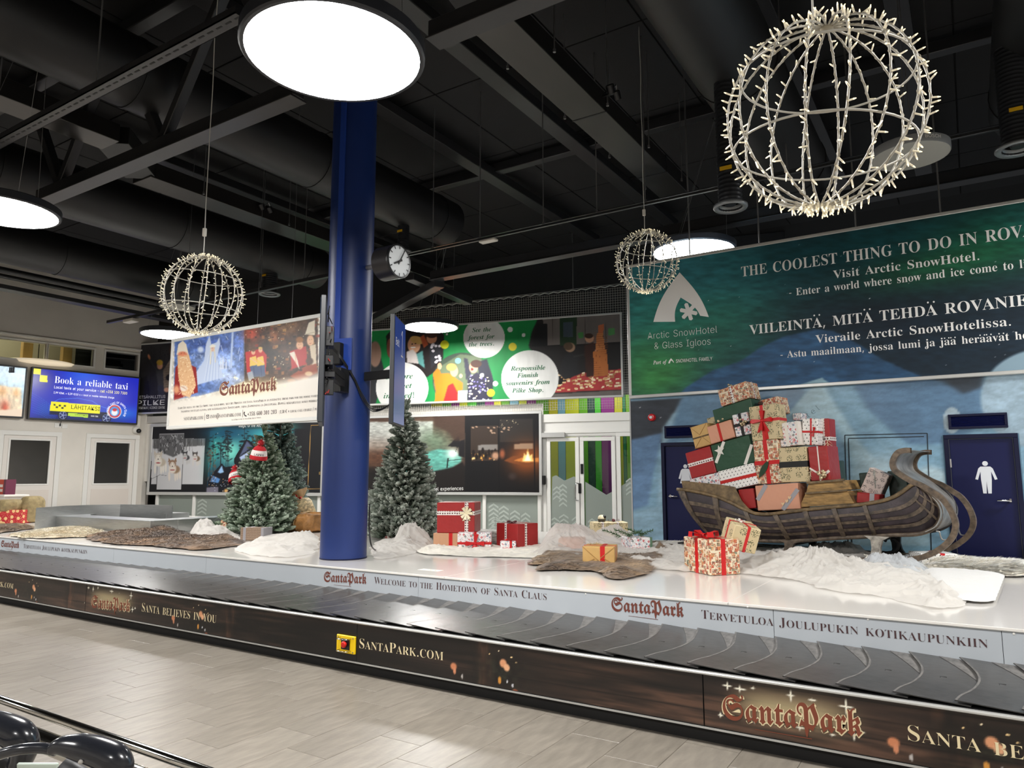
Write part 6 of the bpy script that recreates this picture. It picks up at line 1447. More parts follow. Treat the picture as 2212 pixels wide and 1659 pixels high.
# ------------------------------------------------------------------ wrapping papers
def paper(name, kind, base, cols=(), scale=1.0, rough=.5):
    if name in MATS: return MATS[name]
    m = mat(name, base, rough); nt = m.node_tree; N = nt.nodes; Lk = nt.links; b = N['Principled BSDF']
    uv = N.new('ShaderNodeUVMap'); uv.uv_map = 'UV'
    def math_(op, a, c=None, v=None):
        n = N.new('ShaderNodeMath'); n.operation = op
        for i, x in enumerate((a, c)):
            if x is None: continue
            if isinstance(x, (int, float)): n.inputs[i].default_value = x
            else: Lk.new(x, n.inputs[i])
        return n.outputs[0]
    def mixc(f, a, c):
        n = N.new('ShaderNodeMix'); n.data_type = 'RGBA'
        for i, x in ((0, f), (6, a), (7, c)):
            if isinstance(x, (int, float)): n.inputs[i].default_value = x
            elif isinstance(x, tuple): n.inputs[i].default_value = (*lin(x), 1)
            else: Lk.new(x, n.inputs[i])
        return n.outputs[2]
    def vor(sc, metric='EUCLIDEAN', rnd=1.0):
        v = N.new('ShaderNodeTexVoronoi'); v.voronoi_dimensions = '2D'; v.distance = metric; v.inputs['Scale'].default_value = sc; v.inputs['Randomness'].default_value = rnd; Lk.new(uv.outputs[0], v.inputs['Vector']); return v
    def ramp(f, cs):
        r = N.new('ShaderNodeValToRGB'); r.color_ramp.interpolation = 'CONSTANT'; e = r.color_ramp.elements
        while len(e) < len(cs): e.new(.5)
        for i, c in enumerate(cs): e[i].position = i/len(cs); e[i].color = (*lin(c), 1)
        Lk.new(f, r.inputs[0]); return r.outputs[0]
    def sepx(c):
        s = N.new('ShaderNodeSeparateColor'); Lk.new(c, s.inputs[0]); return s.outputs[0], s.outputs[1]
    if kind == 'houses':
        v = vor(20*scale, 'CHEBYCHEV', .75); r, g_ = sepx(v.outputs['Color']); c = ramp(r, cols)
        w = vor(60*scale, 'CHEBYCHEV', .6); r2, _ = sepx(w.outputs['Color']); c2 = ramp(r2, cols[::-1]); c = mixc(math_('GREATER_THAN', w.outputs['Distance'], .34), c, c2)
        out = mixc(math_('GREATER_THAN', v.outputs['Distance'], .46), c, base)
    elif kind == 'floral':
        v = vor(30*scale); r, g_ = sepx(v.outputs['Color']); c = ramp(r, cols); w = vor(70*scale); r2, _ = sepx(w.outputs['Color']); c2 = ramp(r2, cols[::-1])
        o1 = mixc(math_('LESS_THAN', w.outputs['Distance'], .3), base, c2); out = mixc(math_('MULTIPLY', math_('LESS_THAN', v.outputs['Distance'], .4), math_('GREATER_THAN', v.outputs['Distance'], .12)), o1, c)
    elif kind == 'sketch':
        v = vor(9*scale, rnd=.5); n = N.new('ShaderNodeTexNoise'); n.inputs['Scale'].default_value = 75*scale; n.inputs['Detail'].default_value = 2; Lk.new(uv.outputs[0], n.inputs['Vector'])
        k = math_('MULTIPLY', math_('LESS_THAN', v.outputs['Distance'], .36), math_('GREATER_THAN', n.outputs[0], .53)); out = mixc(k, base, cols[0])
    elif kind == 'trees':
        s = N.new('ShaderNodeSeparateXYZ'); Lk.new(uv.outputs[0], s.inputs[0]); f = 13*scale
        y = math_('MULTIPLY', s.outputs[1], f*1.25); row = math_('FLOOR', y); x = math_('ADD', math_('MULTIPLY', s.outputs[0], f), math_('MULTIPLY', row, .37))
        fx = math_('ABSOLUTE', math_('SUBTRACT', math_('FRACT', x), .5)); fy = math_('FRACT', y)
        tri = math_('LESS_THAN', fx, math_('MULTIPLY', math_('SUBTRACT', .78, fy), .34)); k = math_('MULTIPLY', tri, math_('GREATER_THAN', fy, .3)); out = mixc(k, base, cols[0])
    elif kind == 'stripes':
        s = N.new('ShaderNodeSeparateXYZ'); Lk.new(uv.outputs[0], s.inputs[0]); k = math_('GREATER_THAN', math_('FRACT', math_('MULTIPLY', s.outputs[0], 62*scale)), .5); out = mixc(k, base, cols[0])
    elif kind == 'dots':
        v = vor(38*scale, rnd=.15); out = mixc(math_('LESS_THAN', v.outputs['Distance'], .3), base, cols[0])
    elif kind == 'stars':
        v = vor(8*scale, rnd=.6); w = vor(30*scale); out = mixc(math_('LESS_THAN', v.outputs['Distance'], .27), mixc(math_('LESS_THAN', w.outputs['Distance'], .14), base, cols[0]), cols[0])
    else:
        n = N.new('ShaderNodeTexNoise'); n.inputs['Scale'].default_value = 14; Lk.new(uv.outputs[0], n.inputs['Vector']); out = mixc(math_('MULTIPLY', n.outputs[0], .5), base, tuple(x*.82 for x in base))
    Lk.new(out, b.inputs['Base Color'])
    n = N.new('ShaderNodeTexNoise'); n.inputs['Scale'].default_value = 9; n.inputs['Detail'].default_value = 2; Lk.new(uv.outputs[0], n.inputs['Vector'])
    bp = N.new('ShaderNodeBump'); bp.inputs['Strength'].default_value = .3; bp.inputs['Distance'].default_value = .02; Lk.new(n.outputs[0], bp.inputs['Height']); Lk.new(bp.outputs[0], b.inputs['Normal'])
    return m
HC = [rgb(196, 104, 72), rgb(216, 186, 146), rgb(104, 118, 98), rgb(176, 66, 54), rgb(208, 144, 90), rgb(230, 214, 188), rgb(150, 150, 130), rgb(120, 80, 62), rgb(190, 90, 66)]
p_house = paper('house_print_paper', 'houses', rgb(226, 212, 184), HC, 1.3)
FC = [rgb(196, 70, 76), rgb(236, 234, 234), rgb(110, 128, 150), rgb(236, 234, 234), rgb(220, 160, 160), rgb(96, 110, 104), rgb(236, 234, 234)]
p_floral = paper('floral_print_paper', 'floral', rgb(232, 230, 230), FC)
p_deer = paper('forest_sketch_paper', 'sketch', rgb(206, 188, 148), [rgb(92, 92, 62)])
p_tree = paper('tree_dot_paper', 'trees', rgb(238, 236, 232), [rgb(26, 30, 30)], 1.6)
p_pink = paper('pink_kraft_paper', 'stripes', rgb(222, 166, 138), [rgb(202, 140, 112)])
p_red = paper('red_paper', 'plain', rgb(168, 42, 42), rough=.35)
p_green = paper('green_paper', 'plain', rgb(38, 78, 54), rough=.38)
p_dgreen = paper('dark_green_paper', 'plain', rgb(26, 52, 42), rough=.4)
p_gold = paper('golden_kraft_paper', 'plain', rgb(208, 168, 104), rough=.42)
p_kraft = paper('striped_kraft_paper', 'stripes', rgb(206, 160, 126), [rgb(190, 142, 108)])
p_brown = paper('brown_dot_paper', 'dots', rgb(128, 106, 88), [rgb(160, 138, 118)])
p_star = paper('red_star_paper', 'stars', rgb(176, 30, 44), [rgb(222, 186, 130)])
p_script = paper('script_print_paper', 'sketch', rgb(214, 198, 190), [rgb(70, 66, 64)], 1.6)
r_red = mat('red_satin_ribbon', rgb(196, 22, 26), .3); r_white = mat('white_ribbon', rgb(232, 226, 218), .45); r_black = mat('black_velvet_ribbon', rgb(14, 14, 15), .6)
r_silver = mat('silver_ribbon', rgb(168, 166, 172), .3, .3); r_cord = mat('dark_cord', rgb(50, 40, 32), .7); r_dot = paper('dotted_white_ribbon', 'dots', rgb(232, 226, 220), [rgb(90, 40, 44)], .8)
r_gliter = mat('glitter_red_ribbon', rgb(200, 30, 24), .35, .2, bump=(300, .4)); r_cream = mat('cream_bow', rgb(236, 224, 190), .4)
m_bead = mat('champagne_bead', rgb(214, 196, 160), .2, .6); m_pine = mat('pine_sprig', rgb(64, 92, 62), .6)

def uv_for(b, c, R):
    """planar per-face mapping in metres, in the box's own axes"""
    V = (np.array(b.v)-c)@R.T; out = []
    for f in b.f:
        q = V[list(f)]; n = np.zeros(3)
        for i in range(len(f)): n += np.cross(q[i], q[(i+1) % len(f)])
        a = int(np.argmax(np.abs(n))); uu, vv = ((1, 2), (0, 2), (0, 1))[a]
        for p in q: out.append((p[uu]+.31*a, p[vv]+.17*a))
    return out
def ribbon(T, c, h, R, kind, pos, w, m, lab=None):
    hh = np.array(h, float)+.0022; cc = np.array(c, float)
    b = MB()
    if kind == 'v': hh[0] = w/2; cc = cc+R[0]*pos*h[0]
    elif kind == 'h': hh[2] = w/2; cc = cc+R[2]*pos*h[2]
    elif kind == 's': hh[1] = w/2; cc = cc+R[1]*pos*h[1]
    elif kind == 'd':      # slanting band on the front face: pos = (x0, z0, x1, z1) in half sizes
        p = cc-R[1]*(h[1]+.001); a = p+R[0]*pos[0]*h[0]+R[2]*pos[1]*h[2]; e = p+R[0]*pos[2]*h[0]+R[2]*pos[3]*h[2]
        b.beam(a, e, w, .003, up=R[1]); return b.build('ribbon', m, T)
    b.cbox(cc, hh, R, .001); uv = uv_for(b, cc, R); return b.build('ribbon', m, T, uv=uv)
def bow(T, p, ax, nrm, s, m, tails=True, n=2):
    """ribbon bow at p: ax = long axis, nrm = outward"""
    ax = np.asarray(ax)/np.linalg.norm(ax); nrm = np.asarray(nrm)/np.linalg.norm(nrm); bx = np.cross(nrm, ax); b = MB()
    for k in range(n):
        for sg in (-1, 1):
            th = k*math.pi/n*.9; d = ax*math.cos(th)+bx*math.sin(th); e = np.cross(nrm, d)
            A = []; B = []
            for t in np.linspace(0, math.pi, 9):
                q = p+sg*d*s*math.sin(t)*(1 if t < math.pi/2 else .96)+nrm*(s*.32*math.sin(t)*(1 if t < math.pi/2 else -.0)+.004+s*.12*(1-t/math.pi)); w = s*.22*(.35+.65*math.sin(t)); A.append(q-e*w); B.append(q+e*w)
            b.strip(A, B, th=nrm*.0015)
    if tails:
        for sg in (-1, 1):
            A = []; B = []
            for t in np.linspace(0, 1, 6): q = p+(-bx*.95+sg*ax*.42)*s*t*1.15+nrm*(.008+.02*s*math.sin(t*5)); A.append(q-ax*s*.13); B.append(q+ax*s*.13)
            b.strip(A, B, th=nrm*.0015)
    b.sphere(p+nrm*s*.12, s*.17, 8, 6); rb_ = [x for x in T.children if x.name.startswith('ribbon')]; return b.build('bow', m, rb_[0] if rb_ else T, smooth=40)
def beads(T, p, nrm, s, seed=1, n=9):
    g = random.Random(seed)
    for k in range(n):
        q = p+np.array([g.uniform(-1, 1), g.uniform(-1, 1), g.uniform(-1, 1)])*s+nrm*s*.6; b = MB(); b.sphere(q, s*.42, 10, 7); b.build('bead', m_bead, T, smooth=True)
def sprig(T, p, d, L, m=None, n=26, seed=2, w=.3):
    d = np.asarray(d)/np.linalg.norm(d); g = random.Random(seed); b = MB(); b.tube([p, p+d*L], .003, 5)
    for k in range(n):
        t = k/n; e = np.cross(d, [g.uniform(-1, 1), g.uniform(-1, 1), g.uniform(-1, 1)]); e /= np.linalg.norm(e); q = p+d*L*t; b.tube([q, q+(d*.6+e*.8)*L*w*(1-t*.5)], [.0035, .001], 4)
    return b.build('pine_sprig', m or m_pine, T, smooth=True)
def gift_box(lab, c, h, R, pm, rib=(), group='wrapped gifts', name='gift_box', ch=.008):
    c = np.asarray(c, float); R = np.asarray(R, float); T = thing(name, lab, 'gift', c-R[2]*h[2], group)
    b = MB(); b.cbox(c, h, R, ch); uv = uv_for(b, c, R); b.build('wrapped_box', pm, T, uv=uv)
    b = MB(); e = h[1]*.9
    for sg in (1,):      # folded paper flaps on the end face
        o = c+R[0]*sg*(h[0]+.0008); b.add([o+R[1]*h[1]*.9+R[2]*h[2]*.92, o+R[1]*-h[1]*.9+R[2]*h[2]*.92, o+R[2]*h[2]*.1], [(0, 1, 2)])
        b.add([o+R[1]*h[1]*.9-R[2]*h[2]*.92, o+R[1]*-h[1]*.9-R[2]*h[2]*.92, o-R[2]*h[2]*.05+R[0]*.0006], [(0, 2, 1)])
    uv = uv_for(b, c, R); b.build('folded_flap', pm, T, uv=uv)
    for r in rib: ribbon(T, c, h, R, *r)
    return T, c, np.asarray(h, float), R
def unit(v): v = np.asarray(v, float); return v/np.linalg.norm(v)
def gift_base(lab, BL, BR, hpx, dpt, pm, rib=(), z=STZ+.004, yaw=None, **kw):
    a, e = hZ(*BL, z), hZ(*BR, z); ex = unit(e-a); ey = np.array([-ex[1], ex[0], 0]); w = np.linalg.norm(e-a); t = (a-CO)@_F
    if yaw is not None:
        m_ = (a+e)/2; vd = unit([m_[0], m_[1], 0]); ex = np.array([vd[1], -vd[0], 0]); cs, sn = math.cos(rad(yaw)), math.sin(rad(yaw)); ex = np.array([ex[0]*cs-ex[1]*sn, ex[0]*sn+ex[1]*cs, 0]); ey = np.array([-ex[1], ex[0], 0]); t = (m_-CO)@_F; w = abs(BR[0]-BL[0])*t/FPX; a, e = m_-ex*w/2, m_+ex*w/2
    H = hpx*t/FPX; c = (a+e)/2+ey*dpt/2+np.array([0, 0, H/2])
    return gift_box(lab, c, (w/2, dpt/2, H/2), [ex, ey, [0, 0, 1]], pm, rib, **kw)

# ------------------------------------------------------------------ the sleigh
TH = rad(43)
SD = math.cos(TH)*np.array([math.cos(YAW), math.sin(YAW), 0])+math.sin(TH)*np.array([math.sin(YAW), -math.cos(YAW), 0])
SN = np.array([-SD[1], SD[0], 0])
PIV = hZ(1880, 1214, STZ+.02); SW = .82
def q_(x, y, q=0.0): d = ray(x, y); return CO+d*((PIV+SN*q-CO)@SN/(d@SN))
S1z = lambda x, y: (1400+x*.3671, 800+y*.3671)
S2z = lambda x, y: (1780+x*.1748, 950+y*.1748)
SAz = lambda x, y: (1460+x*.1808, 810+y*.1808)
m_rail = mat('worn_oak_rail', rgb(106, 88, 62), .5, noise=(16, .28), bump=(40, .2))
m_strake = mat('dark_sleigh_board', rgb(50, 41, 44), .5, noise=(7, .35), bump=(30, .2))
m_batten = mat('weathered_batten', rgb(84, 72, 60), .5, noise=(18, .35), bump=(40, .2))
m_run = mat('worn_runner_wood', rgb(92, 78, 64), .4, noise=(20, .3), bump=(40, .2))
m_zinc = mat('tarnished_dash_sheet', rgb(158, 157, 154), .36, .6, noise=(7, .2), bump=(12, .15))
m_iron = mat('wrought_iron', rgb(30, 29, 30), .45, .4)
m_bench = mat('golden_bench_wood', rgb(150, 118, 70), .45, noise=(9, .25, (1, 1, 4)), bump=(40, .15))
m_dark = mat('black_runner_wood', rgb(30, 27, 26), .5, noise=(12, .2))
SL = thing('sleigh', 'large old wooden sleigh with curled metal dash, loaded with gifts on the stage', 'sleigh', PIV-SD*1.2)
top = spline([S1z(*p) for p in ((172, 706), (240, 713), (330, 731), (420, 756), (500, 790), (570, 826), (640, 850), (720, 852), (800, 842), (950, 824), (1100, 810), (1250, 796), (1370, 776), (1450, 750), (1510, 712), (1550, 680))]+[S2z(1112, 560)], 4)
sill = spline([S1z(*p) for p in ((345, 966), (480, 985), (620, 1000), (820, 1004), (960, 997), (1100, 987), (1300, 977), (1450, 968))]+[S2z(*p) for p in ((1100, 1170), (1250, 1142), (1370, 1080), (1432, 980), (1442, 880), (1404, 780), (1322, 690), (1222, 612), (1130, 562))], 4)
NS = 64
pairs = [((215, 716), (345, 966)), ((395, 748), (450, 981)), ((570, 826), (655, 1001)), ((745, 850), (826, 1004)), ((920, 828), (985, 994)), ((1090, 811), (1150, 984)), ((1275, 793), (1336, 974)), ((1390, 772), (1470, 967)), ((1470, 740), (1636, 948)), ((1520, 704), (1686, 868)), ((1552, 678), (1650, 790)), ((1600, 640), (1560, 668))]
pt_ = resample(top, 500); ps_ = resample(sill, 500)
kn = [i for i in range(len(pairs))]
near = lambda C, q: int(np.argmin(np.hypot(C[:, 0]-q[0], C[:, 1]-q[1])))
ka = [near(pt_, S1z(*p)) for p, _ in pairs]; kb = [near(ps_, S1z(*q)) for _, q in pairs]; ka[0] = kb[0] = 0; ka[-1] = kb[-1] = 499
ss = np.linspace(0, len(pairs)-1, NS); ia = np.interp(ss, kn, ka); ib = np.interp(ss, kn, kb)
Tp = np.stack([np.interp(ia, np.arange(500), pt_[:, k]) for k in (0, 1)], 1); Bp = np.stack([np.interp(ib, np.arange(500), ps_[:, k]) for k in (0, 1)], 1)
QT = lambda t: -.035*math.sin(math.pi*t)*1.0+.13*t**2.2
def side(i, t, out=0.0, far=False):
    if i < 0: i = 0
    i0 = min(int(i), NS-2); f = i-i0; T_ = Tp[i0]*(1-f)+Tp[i0+1]*f; B_ = Bp[i0]*(1-f)+Bp[i0+1]*f
    bulge = .0
    if i < 14: bulge = -8*(1-i/14)*math.sin(math.pi*t)      # rounded stern
    x = T_*(1-t)+B_*t+np.array([bulge, 0]); q = QT(t)*(1 if i < NS-12 else max(.25, (NS-i)/12))-out; p = q_(x[0], x[1], q)
    return p+SN*(SW-2*q) if far else p
for far in (False, True):
    edges = [0, .27, .52, .76, 1.0]
    for a, c in zip(edges[:-1], edges[1:]):
        A = []; Bq = []
        P = np.array([[side(i, t, 0, far) for t in np.linspace(a+.008, c-.008, 4)] for i in np.linspace(0, NS-1, 48)])
        b = MB(); b.grid(P); off = SN*(.012 if not far else -.012); b.grid(P+off); b.strip(P[:, 0], P[:, 0]+off); b.strip(P[:, -1], P[:, -1]+off)
        b.build('side_board', m_strake, SL, smooth=40)
    if not far:
        for t in edges[1:-1]:
            I = np.linspace(1, NS-1.5, 60); b = MB(); b.strip([side(i, t-.045, .012) for i in I], [side(i, t+.045, .012) for i in I], th=SN*.012); b.build('batten', m_batten, SL, smooth=40)
        for i in [max(.6, k*(NS-1)/(len(pairs)-1)) for k in range(7)]:
            Tt = np.linspace(0, 1.02, 12); w = .9; b = MB(); b.strip([side(i-w*.5, t, .022) for t in Tt], [side(i+w*.5, t, .022) for t in Tt], th=SN*.02); b.build('rib', m_batten, SL, smooth=40)
        for i in (51, 54.5):
            Tt = np.linspace(.28, .98, 10); b = MB(); b.strip([side(i-.35, t, .02) for t in Tt], [side(i+.35, t, .02) for t in Tt], th=SN*.01); b.build('rib', m_batten, SL, smooth=40)
    sg = -1 if not far else 1
    b = MB(); b.tube([side(i, -.012, .012, far)+np.array([0, 0, .008]) for i in np.linspace(0, NS-1, 70)], .021, 8); b.build('top_rail', m_rail, SL, smooth=True)
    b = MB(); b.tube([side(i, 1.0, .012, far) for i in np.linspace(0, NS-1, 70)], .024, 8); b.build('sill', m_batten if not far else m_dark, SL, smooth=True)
# bottom and stern boards
b = MB(); b.strip([side(i, 1) for i in np.linspace(0, NS-16, 30)], [side(i, 1, 0, True) for i in np.linspace(0, NS-16, 30)], th=(0, 0, .012)); b.build('bottom_board', m_strake, SL)
b = MB(); b.strip([side(.3, t) for t in np.linspace(0, 1, 10)], [side(.3, t, 0, True) for t in np.linspace(0, 1, 10)], th=SD*.015); b.build('stern_board', m_strake, SL)
# raised rear quarter board
rq = [S1z(*p) for p in ((195, 650), (300, 660), (420, 672), (508, 686), (520, 715), (545, 765), (590, 815), (640, 842), (560, 812), (470, 772), (380, 742), (290, 722), (208, 712))]
for q0 in (0.0, SW-.03):
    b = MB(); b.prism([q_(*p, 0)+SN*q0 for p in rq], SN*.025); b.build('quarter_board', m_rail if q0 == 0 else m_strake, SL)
b = MB(); a = [q_(*S1z(195, 650)), q_(*S1z(208, 712))]; b.add([a[0], a[1], a[1]+SN*SW, a[0]+SN*SW], [(0, 1, 2, 3)]); b.build('stern_cap', m_strake, SL)
# dash sheet and its edge rails, runners
dashc = spline([S2z(*p) for p in ((1075, 132), (1000, 134), (925, 158), (874, 225), (857, 300), (882, 372), (962, 435), (1092, 512), (1222, 612), (1322, 690), (1404, 780), (1442, 880), (1432, 980), (1370, 1080), (1250, 1142))], 5)
D3 = [q_(*p, .03) for p in dashc]; lip = np.array([-(i < 14)*.0 for i in range(len(D3))])
wd = SW-.06
b = MB(); b.strip(D3, [p+SN*wd for p in D3], th=[unit(np.cross(SN, D3[min(i+1, len(D3)-1)]-D3[max(i-1, 0)]))*.006 for i in range(len(D3))]); b.build('dash_sheet', m_zinc, SL, smooth=40)
runp = spline([S2z(*p) for p in ((1075, 132), (1000, 132), (920, 156), (868, 225), (850, 300), (876, 375), (958, 438), (1090, 516), (1205, 562), (1335, 640), (1455, 722), (1545, 832), (1605, 950), (1628, 1060), (1602, 1172), (1530, 1272), (1400, 1372), (1250, 1440), (1120, 1470))]+[(1940, 1211), (1910, 1214), (1880, 1216)], 5)
R3 = [q_(*p, -.01) for p in runp]; zmin = STZ+.035
R3 = [np.array([p[0], p[1], max(p[2], zmin)]) for p in R3]; last = R3[-1]
L_back = 2.55
R3 += [np.array([last[0], last[1], zmin])-SD*s for s in np.linspace(.15, L_back, 12)]
def bar(pts, w, h, m, nm):
    A = []; n = len(pts); b = MB(); rows = []
    for i, p in enumerate(pts):
        t = unit(pts[min(i+1, n-1)]-pts[max(i-1, 0)]); up = unit(np.cross(SN, t)); rows.append([p+SN*w/2+up*h/2, p+SN*w/2-up*h/2, p-SN*w/2-up*h/2, p-SN*w/2+up*h/2, p+SN*w/2+up*h/2])
    b.grid(np.array(rows)); return b.build(nm, m, SL, smooth=30)
bar(R3, .05, .055, m_run, 'runner')
bar([p+SN*(SW-.0) for p in R3], .05, .055, m_run, 'runner')
# legs between sill and runners
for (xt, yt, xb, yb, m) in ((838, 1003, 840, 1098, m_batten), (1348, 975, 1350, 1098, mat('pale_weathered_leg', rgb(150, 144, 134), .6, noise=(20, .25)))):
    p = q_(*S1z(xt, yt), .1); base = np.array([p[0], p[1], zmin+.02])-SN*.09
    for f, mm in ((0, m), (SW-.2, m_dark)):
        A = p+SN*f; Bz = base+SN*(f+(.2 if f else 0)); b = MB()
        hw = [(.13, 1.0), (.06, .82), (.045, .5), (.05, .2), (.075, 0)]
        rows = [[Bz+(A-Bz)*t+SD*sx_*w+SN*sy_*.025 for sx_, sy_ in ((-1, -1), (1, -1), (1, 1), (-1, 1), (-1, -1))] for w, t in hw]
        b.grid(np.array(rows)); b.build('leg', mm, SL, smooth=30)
    b = MB(); b.beam(p+SN*-.02-np.array([0, 0, .03]), p+SN*(SW-.18)-np.array([0, 0, .03]), .06, .05); b.build('cross_beam', m_dark, SL)
# bench box
for pts, nm in ((((945, 662), (1142, 646), (1168, 702), (930, 722)), 'bench_upper'), (((926, 728), (1170, 708), (1214, 782), (888, 806)), 'bench_lower')):
    b = MB(); b.prism([q_(*S1z(*p), .1) for p in pts], SN*.62); b.build(nm, m_bench, SL)
b = MB(); b.beam(q_(*S1z(935, 662), .085), q_(*S1z(1155, 644), .085), .03, .025); b.beam(q_(*S1z(926, 724), .085), q_(*S1z(1172, 705), .085), .03, .02); b.build('bench_moulding', m_rail, SL)
b = MB(); b.beam(q_(*S1z(1130, 640), .0)+SN*(SW-.05), q_(*S1z(1250, 637), .0)+SN*(SW-.05), .03, .04); b.build('far_rail_cap', m_rail, SL)
for f in (0, SW):
    b = MB(); b.tube(spline([q_(*S2z(*p), .02)+SN*f for p in ((1385, 1128), (1425, 1140), (1440, 1190), (1462, 1232), (1510, 1240))], 5), .008, 6); b.build('iron_hook', m_zinc, SL, smooth=True)
p = q_(*S2z(820, 1395), .5); b = MB(); b.tube(spline([p+SD*x+np.array([0, 0, z]) for x, z in ((-.1, .0), (-.02, .0), (.06, .03), (.09, .1), (.05, .16), (-.02, .16), (-.05, .12))], 5), .016, 8); b.build('iron_scroll', m_iron, SL, smooth=True)
p = q_(1472, 1172, .15); b = MB(); b.beam(p, p+SD*.35, .2, .02, ch=.004); b.build('rear_step', m_dark, SL)
b = MB(); b.tube(spline([p+np.array([0, 0, -.012]), p-SD*.0+np.array([0, 0, -.05]), p+SD*.04+np.array([0, 0, -.03]), p+SD*.12+np.array([0, 0, -.035])], 5), .008, 6); b.build('step_stay', m_iron, SL, smooth=True)
# white tie rope on the near runner
p = q_(1870, 1210, -.05); RP = spline([p+np.array([0, 0, .03]), p-SN*.03+np.array([0, 0, .06]), p+SD*.03-SN*.05+np.array([0, 0, .0]), p+SD*.05-SN*.09+np.array([0, 0, -.02]), p+SD*.1-SN*.3+np.array([0, 0, -.0])], 6)
RP = [np.array([x[0], x[1], max(x[2], STZ+.1)]) for x in RP]
b = MB(); b.tube(RP, .007, 6); tag(b.build('tie_rope', mat('white_rope', rgb(230, 226, 214), .7), smooth=True), 'thin white rope looped over the sleigh runner', 'rope')

def gift_q(lab, TLp, TRp, BRp, BLp, q, dpt, pm, rib=(), zf=SAz, **kw):
    tl, tr, br, bl = [q_(*zf(*p), q) for p in (TLp, TRp, BRp, BLp)]
    ex = unit((tr-tl)+(br-bl)); ez = (tl-bl)+(tr-br); ez = unit(ez-ex*(ez@ex)); ey = unit(np.cross(ez, ex))
    if ey@SN < 0: ey = -ey
    w = ((tr-tl)@ex+(br-bl)@ex)/2; h = ((tl-bl)@ez+(tr-br)@ez)/2; c = (tl+tr+br+bl)/4+ey*dpt/2
    return gift_box(lab, c, (abs(w)/2, dpt/2, abs(h)/2), [ex, ey, ez], pm, rib, group='gifts in the sleigh', **kw)
def front(G, x, z): T, c, h, R = G; return c-R[1]*(h[1]+.003)+R[0]*x*h[0]+R[2]*z*h[2]
G = gift_q('village print gift with a dotted white ribbon, topmost of the sleigh pile', (492, 190), (832, 68), (890, 272), (545, 376), .36, .34, p_house, [('v', -.12, .035, r_dot), ('s', 0, .035, r_dot)])
T, c, h, R = G; beads(T, c+R[2]*h[2]-R[0]*.05-R[1]*h[1]*.6, R[2], .03, 3, 7)
gift_q('wide plain green gift directly under the topmost village print gift', (435, 432), (888, 268), (930, 455), (472, 575), .34, .38, p_green)
b = MB(); G = gift_q('village print gift behind the beige gift with the red bow', (1005, 300), (1222, 252), (1252, 445), (1022, 500), .44, .3, p_house)
T, c, h, R = G; b.sphere(front(G, -.9, .6), .035, 8, 6, sc=(1, 1, .8)); b.build('pine_cone', mat('pine_cone_brown', rgb(70, 46, 34), .7, bump=(80, .6)), T, smooth=True)
beads(T, front(G, 1.15, -.7), -R[1], .04, 5, 8)
G = gift_q('tall beige forest print gift with a large red ribbon bow', (857, 388), (1222, 332), (1240, 762), (925, 790), .13, .24, p_deer, [('v', -.12, .04, r_red), ('h', .12, .035, r_red)])
T, c, h, R = G; bow(T, front(G, -.12, .12), R[0], -R[1], .13, r_red)
b = MB(); b.strip([front(G, -.2, .1), front(G, -.12, -.4), front(G, -.05, -.98)], [front(G, -.02, .1), front(G, .14, -.4), front(G, .2, -.95)], th=-R[1]*.002); b.build('ribbon_tail', r_gliter, T)
G = gift_q('floral print gift with crossed black velvet ribbons and pale beads', (672, 482), (850, 437), (912, 700), (716, 742), .24, .22, p_floral, [('v', -.05, .04, r_black), ('h', .0, .04, r_black)])
T, c, h, R = G; beads(T, front(G, .35, .1), -R[1], .038, 8, 10)
G = gift_q('small pink striped gift with a glittering red band, on the green one', (368, 626), (652, 527), (712, 745), (418, 824), .24, .28, p_pink, [('v', -.08, .035, r_gliter)])
beads(G[0], front(G, .2, 1.1), G[3][2], .03, 4, 6)
G = gift_q('golden kraft gift tied with dark cord at the stern end of the pile', (166, 628), (378, 566), (416, 830), (234, 884), .26, .3, p_gold, [('h', -.05, .008, r_cord), ('h', -.12, .008, r_cord)])
T, c, h, R = G; b = MB()
for pts in (((-1, 1), (-.1, .12)), ((1, 1), (-.1, .12)), ((1, -1), (.1, -.1)), ((-1, -1), (.1, -.1))): b.beam(front(G, *pts[0]), front(G, *pts[1]), .006, .004, up=R[1])
b.build('fold_crease', mat('gold_paper_crease', rgb(170, 130, 72), .5), T)
G = gift_q('plain red gift with a dotted white band at the stern of the sleigh', (112, 932), (405, 850), (478, 1160), (182, 1245), .2, .34, p_red, [('h', .02, .045, r_dot)])
G = gift_q('big green gift with slanting white ribbons and a white star', (414, 846), (890, 702), (945, 1045), (487, 1155), .2, .4, p_green, [('d', (-.28, 1, -.93, -.35), .04, r_white), ('d', (1, .25, .45, -1), .04, r_white)])
T, c, h, R = G; b = MB(); sp = front(G, -.58, .42)-R[1]*.006; b.prism([sp+(R[0]*math.sin(a)+R[2]*math.cos(a))*(.075 if k % 2 == 0 else .032) for k, a in enumerate(np.linspace(0, 2*math.pi, 10, endpoint=False))], -R[1]*.006); b.build('star_ornament', m_white, T)
G = gift_q('tall village print gift with crossed red ribbons and a green feather', (906, 800), (1216, 762), (1254, 1294), (980, 1305), .11, .28, p_house, [('v', .0, .05, r_red), ('h', -.03, .05, r_red)])
T, c, h, R = G; b = MB(); a, e = front(G, .1, .0), front(G, -.75, -.7)
A = []; Bq = []
for t in np.linspace(0, 1, 8): w = .035*math.sin(math.pi*(.12+.85*t)); n_ = unit(np.cross(e-a, R[1])); A.append(a+(e-a)*t-n_*w-R[1]*.006); Bq.append(a+(e-a)*t+n_*w-R[1]*.006)
b.strip(A, Bq, th=-R[1]*.004); b.build('green_feather', mat('feather_green', rgb(40, 66, 42), .6, bump=(120, .6)), T)
